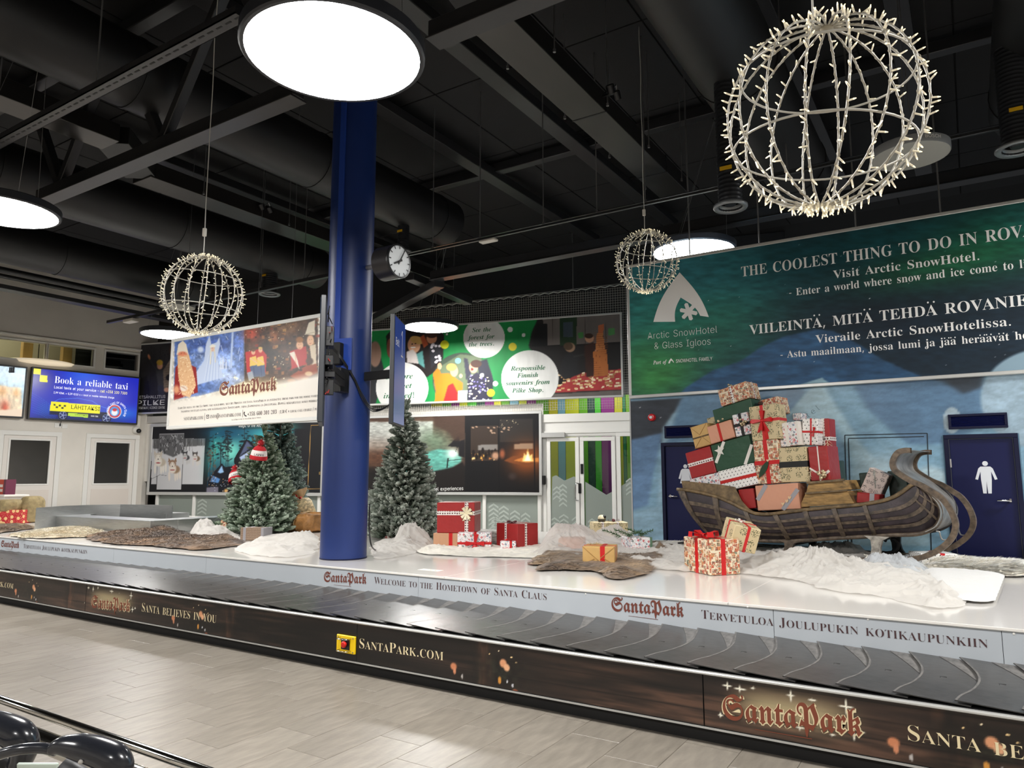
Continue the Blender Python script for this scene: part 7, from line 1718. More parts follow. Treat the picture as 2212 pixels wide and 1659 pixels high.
b = MB(); hp = front(G, .12, .06)-R[1]*.008; b.prism([hp+R[0]*x*.018+R[2]*z*.018 for x, z in ((0, -1), (.9, .1), (.8, .7), (.4, .8), (0, .4), (-.4, .8), (-.8, .7), (-.9, .1))], -R[1]*.005); b.build('wooden_heart', mat('pale_wood_heart', rgb(222, 190, 150), .5), T)
G = gift_q('beige forest print gift with one broad black velvet band', (1215, 876), (1552, 852), (1590, 1276), (1258, 1286), .11, .34, p_deer, [('h', .02, .07, r_black)])
G = gift_q('red gift with a white cord and pale bead cluster beside the black banded gift', (1580, 852), (1802, 850), (1846, 1250), (1608, 1275), .13, .36, p_red, [('v', -.0, .014, r_white)])
T, c, h, R = G; beads(T, front(G, .3, -.7), -R[1], .05, 6, 11); sprig(T, front(G, -.9, -.35), -R[0]*.2-R[2], .16, r_cream, 14)
ribbon(T, c, h, R, 'd', (-1, -.25, .2, -.72), .02, r_white); ribbon(T, c, h, R, 'd', (.3, -.72, 1, -.45), .03, r_white)
G = gift_q('floral print gift with two upright white lace ribbons', (1210, 590), (1440, 547), (1500, 835), (1256, 860), .2, .24, p_floral, [('v', -.2, .04, r_white), ('v', .9, .03, r_white)])
G = gift_q('white tree print gift with a red ribbon and small bow', (1490, 520), (1680, 520), (1702, 840), (1526, 836), .3, .3, p_tree, [('v', .15, .02, r_red), ('h', .0, .025, r_red)])
bow(G[0], front(G, .55, .0), G[3][0], -G[3][1], .06, r_red, False)
G = gift_q('tall red gift with crossed dotted ribbons at the seat side of the pile', (1655, 525), (1792, 520), (1884, 1010), (1706, 1015), .47, .22, p_red, [('v', .1, .035, r_dot), ('h', .02, .045, r_dot)])
sprig(G[0], front(G, .6, -.05), -G[3][2]*1+G[3][0]*.15, .3, r_cream, 22)
G = gift_q('small dark green gift with a silver ribbon at the foot of the tall red one', (1830, 1030), (1942, 1018), (1990, 1450), (1876, 1450), .5, .2, p_dgreen, [('v', .1, .02, r_silver)])
bow(G[0], front(G, .1, 1.0), G[3][0], G[3][2], .05, r_silver, False)
G = gift_q('white tree print gift with a glittering red band low at the stern', (512, 1150), (936, 1046), (974, 1300), (548, 1400), .1, .28, p_tree, [('h', -.1, .04, r_gliter)], )
G = gift_q('floral print gift peeping over the stern board', (150, 1252), (500, 1162), (536, 1320), (200, 1400), .1, .26, p_floral)
G = gift_q('large pink striped gift with two slanting silver ribbons at the rail', (942, 1326), (1452, 1286), (1482, 1602), (980, 1622), .06, .3, p_pink, [('d', (-.45, 1, -.95, -.15), .05, r_silver), ('d', (1, .5, .2, -1), .05, r_silver)])
T, c, h, R = G; b = MB()
for x, z in ((.25, -.55), (.45, -.35), (.6, -.1)): hp = front(G, x, z)-R[1]*.006; b.prism([hp+R[0]*a*.022+R[2]*e*.022 for a, e in ((0, -1), (.9, .1), (.8, .7), (.4, .8), (0, .4), (-.4, .8), (-.8, .7), (-.9, .1))], -R[1]*.005)
b.build('wooden_hearts', mat('pale_wood_heart'), T)
gift_q('plain red gift wedged low beside the large pink striped one', (716, 1386), (906, 1342), (976, 1602), (800, 1592), .08, .26, p_red)
gift_q('small beige forest print gift half hidden behind the golden kraft one', (368, 520), (460, 495), (480, 600), (385, 620), .52, .16, p_deer)
gift_q('small floral gift peeping out behind the white tree print one', (1390, 462), (1495, 452), (1515, 540), (1400, 545), .52, .16, p_floral)
G = gift_q('leaning script print gift with a silver tinsel star, front of the sleigh', (548, 336), (800, 432), (690, 735), (457, 622), .3, .16, p_script, zf=S2z)
sprig(G[0], front(G, -.5, .9), -G[3][2]+G[3][0]*.5, .2, mat('silver_tinsel', rgb(190, 196, 190), .3, .5), 40, w=.14)
gift_q('large dark green gift leaning against the inside of the dash', (830, 385), (1010, 380), (1060, 750), (770, 760), .5, .22, p_dgreen, zf=S2z)
gift_q('dark green gift standing behind the script print one', (440, 416), (560, 396), (590, 640), (450, 640), .58, .14, p_dgreen, zf=S2z)
G = gift_q('red gift with a silver band lying on the sleigh floor before the script print one', (426, 622), (640, 700), (726, 790), (380, 800), .14, .2, p_red, [('v', .35, .05, r_silver)], zf=S2z)

# ------------------------------------------------------------------ gifts standing on the stage
Z1 = lambda x, y: (780+x*.211, 860+y*.211); Z2 = lambda x, y: (1140+x*.1447, 1080+y*.1447); Z3 = lambda x, y: (1460+x*.1808, 1080+y*.1808); Z5 = lambda x, y: (x*.1688, 930+y*.1688); Z6 = lambda x, y: (460+x*.211, 880+y*.211)
gk = gift_base('pale striped kraft gift with a red band under the big red gift', Z1(737, 1531), Z1(990, 1535), 31, .4, p_kraft, [('v', .42, .05, r_red)])
T, c, h, R = gk; zt_ = c[2]+h[2]
a, e = Z1(770, 1388), Z1(1163, 1388)
tt = (c-R[1]*h[1]-CO)@_F
P1 = dep(*a, tt*1.0); P2 = dep(*e, tt*1.0); ex = unit(np.array([P2[0]-P1[0], P2[1]-P1[1], 0])); ex = unit(ex+np.array([.2, -.05, 0])); ey = np.array([-ex[1], ex[0], 0]); w = np.linalg.norm(P2[:2]-P1[:2]); H = 65*tt/FPX
cc = np.array([(P1[0]+P2[0])/2, (P1[1]+P2[1])/2, zt_+H/2+.003])+ey*.24
G = gift_box('big red gift with dotted white ribbons and a cream bow beside the green tree', cc, (w/2*1.0, .24, H/2), [ex, ey, [0, 0, 1]], p_red, [('v', .58, .05, r_dot), ('h', .3, .055, r_dot)])
bow(G[0], front(G, .58, .3), G[3][0], -G[3][1], .09, r_cream, True, 4)
G = gift_base('white floral gift with a red bow in front of the big red gift', Z1(986, 1546), Z1(1332, 1546), 35, .22, p_floral, [('v', .05, .035, r_red), ('h', -.3, .03, r_red)])
bow(G[0], front(G, .05, -.3), G[3][0], -G[3][1], .13, r_red, True, 2)
G = gift_base('plain red gift with two printed white ribbons beside the small floral gift', Z1(1602, 1542), Z1(1815, 1522), 52, .42, p_red, [('v', -.2, .04, r_dot), ('s', .1, .04, r_dot)])
bow(G[0], G[1]+G[3][2]*G[2][2]-G[3][0]*.1, G[3][0], G[3][2], .08, r_dot, False)
G = gift_base('smallest floral gift with a red ribbon at the foot of the red gift', Z1(1424, 1556), Z1(1586, 1556), 19, .14, p_floral, [('v', .35, .03, r_red), ('s', 0, .03, r_red)])
bow(G[0], G[1]+G[3][2]*G[2][2]-G[3][0]*.02, G[3][0], G[3][2], .05, r_red, False)
G = gift_base('golden kraft gift with a red ribbon standing on the reindeer hide', Z2(822, 945), Z2(1302, 988), 38, .34, p_gold, [('v', .25, .05, r_red), ('s', -.1, .02, r_red)], z=STZ+.03, yaw=-7)
T, c, h, R = G; b = MB()
for p_, q in (((-1, 1), (0, -.55)), ((1, 1), (.1, -.3)), ((-1, -1), (-.25, -.35)), ((1, -1), (.35, -.3))): b.beam(front(G, *p_), front(G, *q), .007, .004, up=R[1])
b.build('fold_crease', mat('gold_paper_crease'), T); sprig(T, c+R[2]*h[2]-R[0]*.12, R[0]+R[2]*.2, .12, mat('gold_twig', rgb(176, 156, 110), .5), 12)
G = gift_base('beige forest print gift with dotted ribbons before the glass doors', Z2(985, 575), Z2(1500, 570), 34, .3, p_deer, [('v', -.46, .04, r_dot), ('v', .42, .04, r_dot)])
T, c, h, R = G; BALL = c+R[2]*(h[2]+.05)-R[0]*h[0]*.4
o = thing('round_ornament', 'small round black and cream ornament sitting on the beige forest print gift', 'ornament', c+R[2]*h[2]-R[0]*h[0]*.4)
MB().lathe([(0, -.05), (.05, -.048), (.062, -.01), (.055, .03), (.03, .052), (0, .056)], 20, BALL).build('body', mat('cream_ceramic', rgb(226, 214, 180), .4), o, smooth=True)
MB().lathe([(.0, -.0505), (.052, -.049), (.064, -.015), (.0635, -.005)], 20, BALL).build('dark_base', mat('dark_ceramic', rgb(60, 54, 44), .4), o, smooth=True)
b = MB(); b.sphere(BALL+R[0]*.035-R[1]*.03+np.array([0, 0, .025]), .03, 10, 6); b.build('black_patch', m_black, o, smooth=True)
bow(T, c+R[2]*h[2]+R[0]*h[0]*.3, R[0], R[2], .09, r_dot, False)
G = gift_base('floral gift with green ribbon under a pine branch by the navy door', Z2(1545, 800), Z2(1862, 790), 33, .3, p_floral, [('v', .9, .03, mat('green_ribbon', rgb(90, 120, 96), .4))])
T, c, h, R = G
PBR = thing('pine_branch', 'green pine branch lying across the floral gift by the navy door', 'branch', c+R[2]*h[2])
for k in range(5): sprig(PBR, c+R[2]*(h[2]+.02)-R[0]*(.25-.09*k)-R[1]*(.1-.03*k), R[0]*(1 if k % 2 else -.7)+R[1]*.2+R[2]*.25, .24, mat('pine_green', rgb(70, 100, 64), .6), 60, 3+k, .22)
G = gift_base('large village print gift with red bands and bow at the sleigh stern', Z3(418, 905), Z3(775, 886), 76, .46, p_house, [('v', -.12, .05, r_red), ('s', .0, .05, r_red)])
T, c, h, R = G; bow(T, c+R[2]*h[2]-R[0]*.08-R[1]*.0, R[0], R[2], .16, r_red, True)
cz = dep(1599, 1156, (G[1]-CO)@_F+.02); yaw = rad(38); R0 = Matrix.Rotation(yaw, 3, 'Z') @ Matrix.Rotation(rad(12), 3, 'Y') @ Matrix.Rotation(rad(14), 3, 'X')
Rr = np.array(R0).T
G2 = gift_box('small beige forest print cube with red cross ribbons leaning on the village print gift', cz, (.135, .135, .125), Rr, p_deer, [('v', .1, .03, r_red), ('s', .1, .03, r_red)])
bow(G2[0], cz+Rr[2]*.13-Rr[0]*.04, Rr[0], Rr[2], .05, r_white, False)
G = gift_base('white tree print gift with a red band under the curled sleigh front', S2z(1200, 1547), S2z(1665, 1552), 24, .3, p_tree, [('v', .2, .045, r_red)])
# by the left hand trees
G = gift_base('brown dotted gift with pale grey ribbons under the left frosted tree'.replace('left ', 'pair of '), Z6(275, 1360), Z6(510, 1366), 27, .22, p_brown, [('v', -.62, .045, r_silver), ('v', .92, .045, r_silver)])
G = gift_base('village print gift half hidden by the lower tree boughs', Z6(72, 1300), Z6(135, 1300), 30, .3, p_house)
G = gift_base('small white and red gift under a fir sprig on the tulle', (448, 1157), (470, 1158), 14, .16, p_tree, [('h', -.5, .04, r_red)])
sprig(G[0], G[1]+G[3][2]*G[2][2]-G[3][0]*.1, G[3][0]+G[3][2]*.4, .25, m_pine, 40, w=.25); sprig(G[0], G[1]+G[3][2]*G[2][2]+G[3][0]*.12, -G[3][0]+G[3][2]*.5, .25, m_pine, 40, 7, w=.25)
G = gift_base('red gift with white ribbon tucked under the tall frosted tree', Z1(250, 1395), Z1(330, 1395), 12, .2, p_red, [('v', -.3, .03, r_white), ('v', .4, .03, r_white)])
G = gift_base('red star print box at the far end of the stage under khaki sacks', (-20, 1131), (46, 1131), 29, .55, p_star)
T, c, h, R = G
m_sack = mat('khaki_cloth', rgb(140, 124, 88), .8, noise=(12, .12), bump=(14, .5))
def sack(lab, c, sx, sy, sz, seed):
    S = thing('cloth_sack', lab, 'sack', c-np.array([0, 0, sz])); n, m_ = 28, 18; P = np.zeros((m_, n+1, 3)); g = random.Random(seed); ph = g.uniform(0, 6)
    for i in range(m_):
        t = math.pi*i/(m_-1)
        for k in range(n+1):
            a = 2*math.pi*k/n; e = lambda v, p: math.copysign(abs(v)**p, v); w = 1+.06*math.sin(5*a+ph+3*t)+.04*math.sin(9*a+ph*2)
            P[i, k] = c+np.array([sx*e(math.sin(t), .45)*e(math.cos(a), .5)*w, sy*e(math.sin(t), .45)*e(math.sin(a), .5)*w, sz*e(math.cos(t), .6)])
    b = MB(); b.grid(P); return b.build('cloth_body', m_sack, S, smooth=True)
pt = dep(22, 1092, (c-CO)@_F); sack('big khaki cloth sack slumped on the red star print box', pt, .3, .25, .13, 1)
pt2 = dep(70, 1096, (c-CO)@_F+.1); pt2[2] = (STZ+dep(70, 1088, (c-CO)@_F)[2])/2; sack('smaller khaki sack on the stage beside the red star print box', np.array([pt2[0], pt2[1], STZ+.28]), .17, .2, .275, 5)
sh_ = thing('white_counter', 'thin white counter top behind the khaki sacks', 'counter', hZ(10, 1080, STZ)+np.array([0, 1.0, 0])); q = dep(18, 1070, (c-CO)@_F+1.0)
b = MB(); b.cbox(q, (.4, .25, .02), np.eye(3), .006); b.build('counter_top', m_white, sh_); b = MB(); b.box((q[0]-.35, q[1]-.2, STZ), (q[0]+.3, q[1]+.2, q[2]-.02)); b.build('counter_body', m_white, sh_)
rb = thing('printed_carton', 'orange and red printed carton standing on the white counter', 'carton', q+np.array([-.22, 0, .02]))
b = MB(); b.cbox(q+np.array([-.2, .0, .02+.165]), (.28, .1, .165), np.eye(3), .004); b.build('carton_body', mat('carton_orange', rgb(196, 62, 36), .45), rb)
b = MB(); b.cbox(q+np.array([.03, -.002, .185]), (.052, .102, .167), np.eye(3), .003); b.build('spine_band', mat('carton_purple', rgb(96, 36, 60), .45), rb)
b = MB()
for z in (.09, .19): b.cbox(q+np.array([-.18, -.102, .02+z]), (.12, .002, .03), np.eye(3))
b.build('label_patch', m_white, rb)
# ------------------------------------------------------------------ frosted fir trees
m_needle = vmat('frosted_needles', .75, spec=.2)
m_bark = mat('brown_trunk', rgb(70, 54, 42), .8)
def spray(p, d, L, w, g):
    """one bristly twig: tapered body with needle spikes; colours run from green to frosted tip"""
    d = d/np.linalg.norm(d); ref = np.array([0, 0, 1.]) if abs(d[2]) < .9 else np.array([1., 0, 0]); x = np.cross(d, ref); x /= np.linalg.norm(x); y = np.cross(d, x)
    prof = ((0, .35), (.3, .9), (.7, 1.0), (.93, .6)); vs = []; t = []
    for (s, r) in prof:
        for k in range(5):
            a = 2*math.pi*k/5+s*2; vs.append(p+d*L*s+(math.cos(a)*x+math.sin(a)*y)*w*r); t.append(s)
    vs.append(p+d*L); t.append(1.0); fs = []
    for i in range(3):
        for k in range(5): fs.append((i*5+k, i*5+(k+1) % 5, i*5+5+(k+1) % 5, i*5+5+k))
    for k in range(5): fs.append((15+k, 15+(k+1) % 5, 20))
    for _ in range(11):
        s = g.uniform(.1, .95); a = g.uniform(0, 6.283); o = math.cos(a)*x+math.sin(a)*y; q = p+d*L*s+o*w*.6; e = np.cross(o, d)*w*.16; n0 = len(vs)
        vs += [q-e, q+e, q+(d*.9+o)*w*1.25]; t += [s, s, min(1, s+.45)]; fs.append((n0, n0+1, n0+2))
    return vs, fs, t
def tree(lab, base, H, R, seed, green, frost, lean=0.0, low=.05):
    T = thing('fir_tree', lab, 'tree', base, 'frosted fir trees'); g = random.Random(seed)
    b = MB(); b.tube([base, base+np.array([0, 0, H*.96])], [.035, .008], 8); b.build('trunk', m_bark, T, smooth=True)
    nt = 9; green = np.array(green, float); frost = np.array(frost, float)
    for ti in range(nt):
        f0 = low+(1-low)*ti/nt; f1 = low+(1-low)*(ti+1)/nt; ns = max(3, int(8*(1-f0)+2))
        for si in range(ns):
            b = MB(); col = []; r0 = R*(1-f0)**.66; nn = int(12+30*(1-f0))
            for _ in range(nn):
                f = f0+(f1-f0)*g.random(); r = R*(1-f)**.66*(1+.05*math.sin(f*37+seed))*g.uniform(.93, 1.07); a = 2*math.pi*(si+g.random())/ns; u = g.choice([1, 1, .82, .6])*g.uniform(.9, 1.05)
                out = np.array([math.cos(a), math.sin(a), 0]); L = (.13+.11*(1-f))*g.uniform(.8, 1.25)*(H/2)
                rr = max(0, r*u-L*.7); p = base+out*rr+np.array([0, 0, f*H-.02-rr*.08+g.uniform(-.05, .05)]); d = out*(.85 if f < .93 else .3)+np.array([g.uniform(-.45, .45), g.uniform(-.45, .45), g.uniform(-.05, .55) if f < .93 else 1.0])
                vs, fs, t = spray(p, d, L, L*.135*g.uniform(.85, 1.2), g); n0 = len(b.v)
                b.v += [tuple(q) for q in vs]; b.f += [tuple(i+n0 for i in q) for q in fs]; b.m += [0]*len(fs)
                sh = g.uniform(.8, 1.12); fr = g.uniform(.6, 1.15)
                for s in t: k = min(1, max(0, (s-.15)*1.2))*fr*(.6 if u < .7 else 1); col.append((green*(1-min(k, 1))+frost*min(k, 1))*sh/255)
            b.build('bough', m_needle, T, col=np.array(col))
    b = MB(); col = []
    for k in range(10):
        a = k*2.4; p = base+np.array([0, 0, H*(.9+.012*(k % 5))]); vs, fs, t = spray(p, np.array([math.cos(a)*.35, math.sin(a)*.35, 1]), .13*H/2, .02, g); n0 = len(b.v); b.v += [tuple(q) for q in vs]; b.f += [tuple(i+n0 for i in q) for q in fs]; b.m += [0]*len(fs); col += [(green*(1-s)+frost*s)/255 for s in t]
    b.build('tip', m_needle, T, col=np.array(col)); return T
tb1 = hZ(563, 1150, STZ); t1 = (tb1-CO)@_F
tree('frosted green fir tree wearing a red pompom hat, in front of its pair', tb1, 229*t1/FPX, 86*t1/FPX, 3, (78, 98, 74), (172, 184, 168))
tb2 = dep(598, 1140, t1+1.35); tb2[2] = STZ; tree('darker frosted fir tree standing behind the one with the red hat', tb2, 2.42, .60, 5, (56, 74, 66), (140, 154, 148))
tb3 = hZ(871, 1163, STZ); t3 = (tb3-CO)@_F
tree('frosted grey green fir tree beside the blue column and big red gift', tb3, 290*t3/FPX, 86*t3/FPX, 9, (74, 88, 74), (176, 182, 172))
# knitted hats hung on the tree
m_knit = mat('red_knit', rgb(186, 24, 36), .85, bump=(120, .5)); m_knitw = mat('white_knit', rgb(232, 224, 220), .85, bump=(120, .5))
def hat(lab, c, r, tilt, word, ax):
    Hh = thing('knitted_hat', lab, 'hat', c); A = np.array(Matrix.Rotation(rad(tilt), 3, unit(np.cross(ax, [0, 0, 1]).tolist() if False else ax).tolist())).T if tilt else np.eye(3)
    MB().lathe([(r*1.02, 0), (r*1.06, .25*r), (r*1.0, .5*r)], 28, c, R=A).build('turned_up_cuff', m_knit, Hh, smooth=True)
    MB().lathe([(r*.98, .45*r), (r*.93, .8*r), (r*.82, 1.15*r)], 28, c, R=A).build('lettered_band', m_knitw, Hh, smooth=True)
    MB().lathe([(r*.82, 1.15*r), (r*.6, 1.5*r), (r*.2, 1.72*r), (0, 1.75*r)], 28, c, R=A).build('crown', m_knit, Hh, smooth=True)
    g = random.Random(1); b = MB(); pc = c+A[2]*r*2.0
    for k in range(140):
        d = unit([g.gauss(0, 1), g.gauss(0, 1), g.gauss(0, 1)]); e = unit(np.cross(d, [.3, .5, .8]))*.012; b.add([pc-e, pc+e, pc+d*r*.55+e*.4, pc+d*r*.55-e*.4], [(0, 1, 2, 3)], mi=k % 3 == 0)
    b.sphere(pc, r*.36, 10, 8); b.build('pompom', [m_knit, m_knitw], Hh)
    v, f, w = layout(word, 'bold'); a0 = math.atan2(-c[1], -c[0])+.62; hh = r*.5/.7; P = []
    for x, y, _ in v: a = -(x-w/2)*hh/r; 
    P = [c+(np.array([math.cos(a0-.62+(x-w/2)*hh*.8/r), math.sin(a0-.62+(x-w/2)*hh*.8/r), 0])*(r*(1.0-.14*y))+np.array([0, 0, .56*r+y*hh*.72]))@A for x, y, _ in v]
    b = MB(); b.v = [tuple(p) for p in P]; b.f = f; b.m = [0]*len(f); b.build('lettering', mat('hat_black', rgb(30, 20, 22), .8), Hh); return Hh
hc = dep(558, 992, t1-.42); hat('red and white knitted hat with pompom on the front of the fir tree', hc, .135, 12, 'LAPPA', SN)
hc2 = dep(511, 1040, t1+.1); hat('second red knitted hat half hidden on the far flank of the same fir tree', hc2, .125, -25, 'LAPPA', SN)
# wrapped bottle bag, brown paper parcel behind the fir trees
tw = t1+.5; wb_ = dep(663, 1118, tw)
WB = thing('wrapped_bundle', 'paper wrapped bundle with a ruffled neck and red ribbon leaning by the fir tree', 'bundle', wb_); A = np.array(Matrix.Rotation(rad(-24), 3, tuple(_F))).T; hs = 62*tw/FPX
MB().lathe([(.0, .0), (hs*.36, .0), (hs*.36, hs*.5), (hs*.3, hs*.62), (hs*.12, hs*.7)], 22, wb_, R=A).build('body', p_deer if False else mat('music_paper', rgb(196, 178, 140), .6, noise=(24, .3)), WB, smooth=True)
b = MB(); g = random.Random(3); n = 22; rows = []
for z, r in ((.7, .12), (.78, .2), (.9, .3), (.98, .33)): rows.append([wb_+np.array([hs*r*(1+.16*math.sin(5*a+z*4))*math.cos(a), hs*r*(1+.16*math.sin(5*a+z*4))*math.sin(a), hs*z])@A for a in np.linspace(0, 2*math.pi, n+1)])
b.grid(np.array(rows)); b.build('ruffled_neck', mat('kraft_brown', rgb(168, 138, 100), .6, bump=(14, .4)), WB, smooth=True)
bow(WB, wb_+A[2]*hs*.72-_F*hs*.14, A[0], -_F, hs*.22, r_red, False)
tp = t1+.15; pb = dep(664, 1150, tp); pb[2] = STZ
PK = thing('paper_parcel', 'crumpled brown paper parcel tied with string beside the column', 'parcel', pb); sx, sz = 42*tp/FPX, 40*tp/FPX
P = np.zeros((16, 27, 3)); 
for i in range(16):
    t = math.pi*i/15
    for k in range(27):
        a = 2*math.pi*k/26; e = lambda v, p: math.copysign(abs(v)**p, v); w = 1+.09*math.sin(7*a+4*t)+.06*math.sin(13*a+1)+.05*math.sin(5*t*2+a*3)
        o = np.array([sx*e(math.sin(t), .4)*e(math.cos(a), .6)*w, .3*e(math.sin(t), .4)*e(math.sin(a), .6)*w, sz*.5+sz*.5*e(math.cos(t), .6)*w]); P[i, k] = pb+o
b = MB(); b.grid(P); b.build('paper_body', mat('crumpled_brown_paper', rgb(150, 106, 58), .6, noise=(8, .2), bump=(10, .8)), PK, smooth=True)
b = MB(); b.tube([pb+np.array([0.02+.02*math.cos(a)*0, -.33*math.cos(a)*1.0, sz*.5-sz*.55*math.sin(a)]) for a in np.linspace(0, 2*math.pi, 30)], .007, 6); b.build('string', mat('pale_string', rgb(200, 176, 130), .7), PK)

# ------------------------------------------------------------------ tulle, cotton and hides lying on the stage
def inside(px, py, poly):
    ins = np.zeros(px.shape, bool); n = len(poly)
    for i in range(n):
        x1, y1 = poly[i]; x2, y2 = poly[(i+1) % n]
        if y1 == y2: continue
        ins ^= ((y1 > py) != (y2 > py)) & (px < (x2-x1)*(py-y1)/(y2-y1)+x1)
    return ins
def edge_dist(px, py, poly):
    d = np.full(px.shape, 1e9); n = len(poly)
    for i in range(n):
        x1, y1 = poly[i]; x2, y2 = poly[(i+1) % n]; dx, dy = x2-x1, y2-y1; L2 = dx*dx+dy*dy+1e-9
        t = np.clip(((px-x1)*dx+(py-y1)*dy)/L2, 0, 1); d = np.minimum(d, np.hypot(px-x1-t*dx, py-y1-t*dy))
    return d
def drape(name, lab, cat, outline, mounds, amp, m, res=.02, seed=1, z0=STZ, wob=.06, th0=.006, col=None, group=None, crease=9.0, box=None, fs=1.0, rest_flat=False, sharp=False):
    """cloth lying on the stage: outline in photo pixels on the stage plane, mounds (px, py, radius m, height m)"""
    O = [np.array([q[0], min(q[1], yback(q[0])-.03)]) for q in (hZ(x, y, z0) for x, y in outline)]; O = [tuple(p) for p in (O if sharp else spline([np.array(p) for p in O], 4, True))]
    xs = [p[0] for p in O]; ys = [p[1] for p in O]; x = np.arange(min(xs)-.03, max(xs)+.03, res); y = np.arange(min(ys)-.03, max(ys)+.03, res); X, Y = np.meshgrid(x, y, indexing='ij')
    wx = X+wob*(fbm(X*5, Y*5, seed)-.5)*2; wy = Y+wob*(fbm(X*5+9, Y*5, seed+3)-.5)*2
    ins = inside(wx, wy, O); ed = edge_dist(wx, wy, O)
    H = np.zeros_like(X)
    for (mx, my, r, h, *rest) in mounds:
        c = hZ(mx, my, z0) if not rest else np.array(rest[0]); rr = np.hypot(X-c[0], (Y-c[1])); H = np.maximum(H, h*np.exp(-(rr/r)**2*1.3))
    wpx = .35*fbm(X*2.3, Y*2.3, seed+1); wpy = .35*fbm(X*2.3+4, Y*2.3, seed+2)
    rg = lambda f, sd, an: (1-np.abs(2*vnoise((X+wpx)*f*an, (Y+wpy)*f, sd)-1))**2.6
    fall = np.clip(ed/.1, 0, 1)**.6; hh = amp*(.8*rg(crease*.45, seed+5, .7)+.5*rg(crease*1.1, seed+8, .8)+.28*rg(crease*2.3, seed+11, 1))*(1+H*2)
    if mounds and not rest_flat:
        c = hZ(*mounds[0][:2], z0); an = np.arctan2(Y-c[1], X-c[0]); rr = np.hypot(X-c[0], Y-c[1]); hh = hh+amp*.9*(1-np.abs(2*vnoise(an*5.5+1.5*fbm(X*3, Y*3, seed+21), rr*1.6, seed+20)-1))**3*np.clip(rr/.12, 0, 1)*np.clip(1.2-rr/.7, 0, 1)*fall
    gx, gy = np.gradient(np.where(ins, ed, -ed), res); k4_ = ins[:-1, :-1] & ins[1:, :-1] & ins[1:, 1:] & ins[:-1, 1:]; cnt = np.zeros(X.shape, int); cnt[:-1, :-1] += k4_; cnt[1:, :-1] += k4_; cnt[1:, 1:] += k4_; cnt[:-1, 1:] += k4_
    bd = (cnt > 0) & (cnt < 4); gm = np.maximum(np.hypot(gx, gy), .5); mv = np.clip(ed, 0, 1.6*res); X = np.where(bd, X-mv*gx/gm, X); Y = np.where(bd, Y-mv*gy/gm, Y)
    Z = z0+th0*.3+(th0+hh)*fall+H*np.clip(ed/.16, 0, 1)+ .004*(fbm(X*20, Y*20, seed)-.5)
    if box is not None: Z = np.where(box(X, Y, Z) > 0, np.maximum(Z, box(X, Y, Z)+.02), Z)
    me = bpy.data.meshes.new(name); idx = -np.ones(X.shape, int); k4 = ins[:-1, :-1] & ins[1:, :-1] & ins[1:, 1:] & ins[:-1, 1:]
    use = np.zeros(X.shape, bool); use[:-1, :-1] |= k4; use[1:, :-1] |= k4; use[1:, 1:] |= k4; use[:-1, 1:] |= k4
    idx[use] = np.arange(use.sum()); V = np.stack([X[use], Y[use], Z[use]], 1)
    i, j = np.nonzero(k4); F_ = np.stack([idx[i, j], idx[i+1, j], idx[i+1, j+1], idx[i, j+1]], 1)
    E_ = np.concatenate([F_[:, [0, 1]], F_[:, [1, 2]], F_[:, [2, 3]], F_[:, [3, 0]]]); E_.sort(1); u_, n_ = np.unique(E_, axis=0, return_counts=True); be = u_[n_ == 1]; dg = np.bincount(be.ravel(), minlength=len(V))
    for _ in range(7):
        ac = np.zeros_like(V); np.add.at(ac, be[:, 0], V[be[:, 1]]); np.add.at(ac, be[:, 1], V[be[:, 0]]); q = dg > 0; V[q] = .5*V[q]+.5*ac[q]/dg[q][:, None]
    c = V.mean(0); c[2] = z0; T = thing(name, lab, cat, c, group)
    me.from_pydata((V-c).tolist(), [], F_.tolist()); me.polygons.foreach_set('use_smooth', [True]*len(F_)); me.materials.append(m); me.update()
    if col is not None: set_col(me, col(V[:, 0], V[:, 1]))
    o = put('fabric' if 'hide' not in name else 'pelt', me, T)
    return T, V, F_, O
def tulle_mat(name, col, a):
    m = mat(name, col, .65, sheen=.3); nt = m.node_tree; b = nt.nodes['Principled BSDF']
    mx = nt.nodes.new('ShaderNodeMixShader'); t = nt.nodes.new('ShaderNodeBsdfTransparent'); tl = nt.nodes.new('ShaderNodeBsdfTranslucent'); tl.inputs[0].default_value = (*lin(col), 1)
    m2 = nt.nodes.new('ShaderNodeMixShader'); m2.inputs[0].default_value = .3; out = nt.nodes['Material Output']
    nt.links.new(b.outputs[0], m2.inputs[1]); nt.links.new(tl.outputs[0], m2.inputs[2]); mx.inputs[0].default_value = a; nt.links.new(t.outputs[0], mx.inputs[1]); nt.links.new(m2.outputs[0], mx.inputs[2]); nt.links.new(mx.outputs[0], out.inputs[0]); return m
m_tulle = tulle_mat('white_tulle', rgb(238, 234, 228), .82); m_cotton = mat('cream_cotton_wadding', rgb(236, 230, 216), .9, noise=(8, .05), bump=(24, .4), sheen=.4); m_film = tulle_mat('clear_plastic_sheet', rgb(226, 230, 234), .6)
m_sheer = tulle_mat('sheer_tulle', rgb(240, 234, 230), .5)
drape('tulle_heap', 'big heap of creased white tulle under the front of the sleigh', 'fabric', [(1350, 1214), (1480, 1205), (1620, 1200), (1760, 1196), (1880, 1205), (1960, 1222), (2040, 1262), (2088, 1300), (2030, 1318), (1900, 1290), (1800, 1278), (1700, 1252), (1560, 1236), (1420, 1228)],
      [(1765, 1234, .36, .14), (1690, 1232, .28, .09), (1850, 1240, .25, .09), (1930, 1262, .3, .07), (2010, 1288, .25, .04), (1500, 1218, .3, .02)], .06, m_tulle, .011, 4, crease=8)
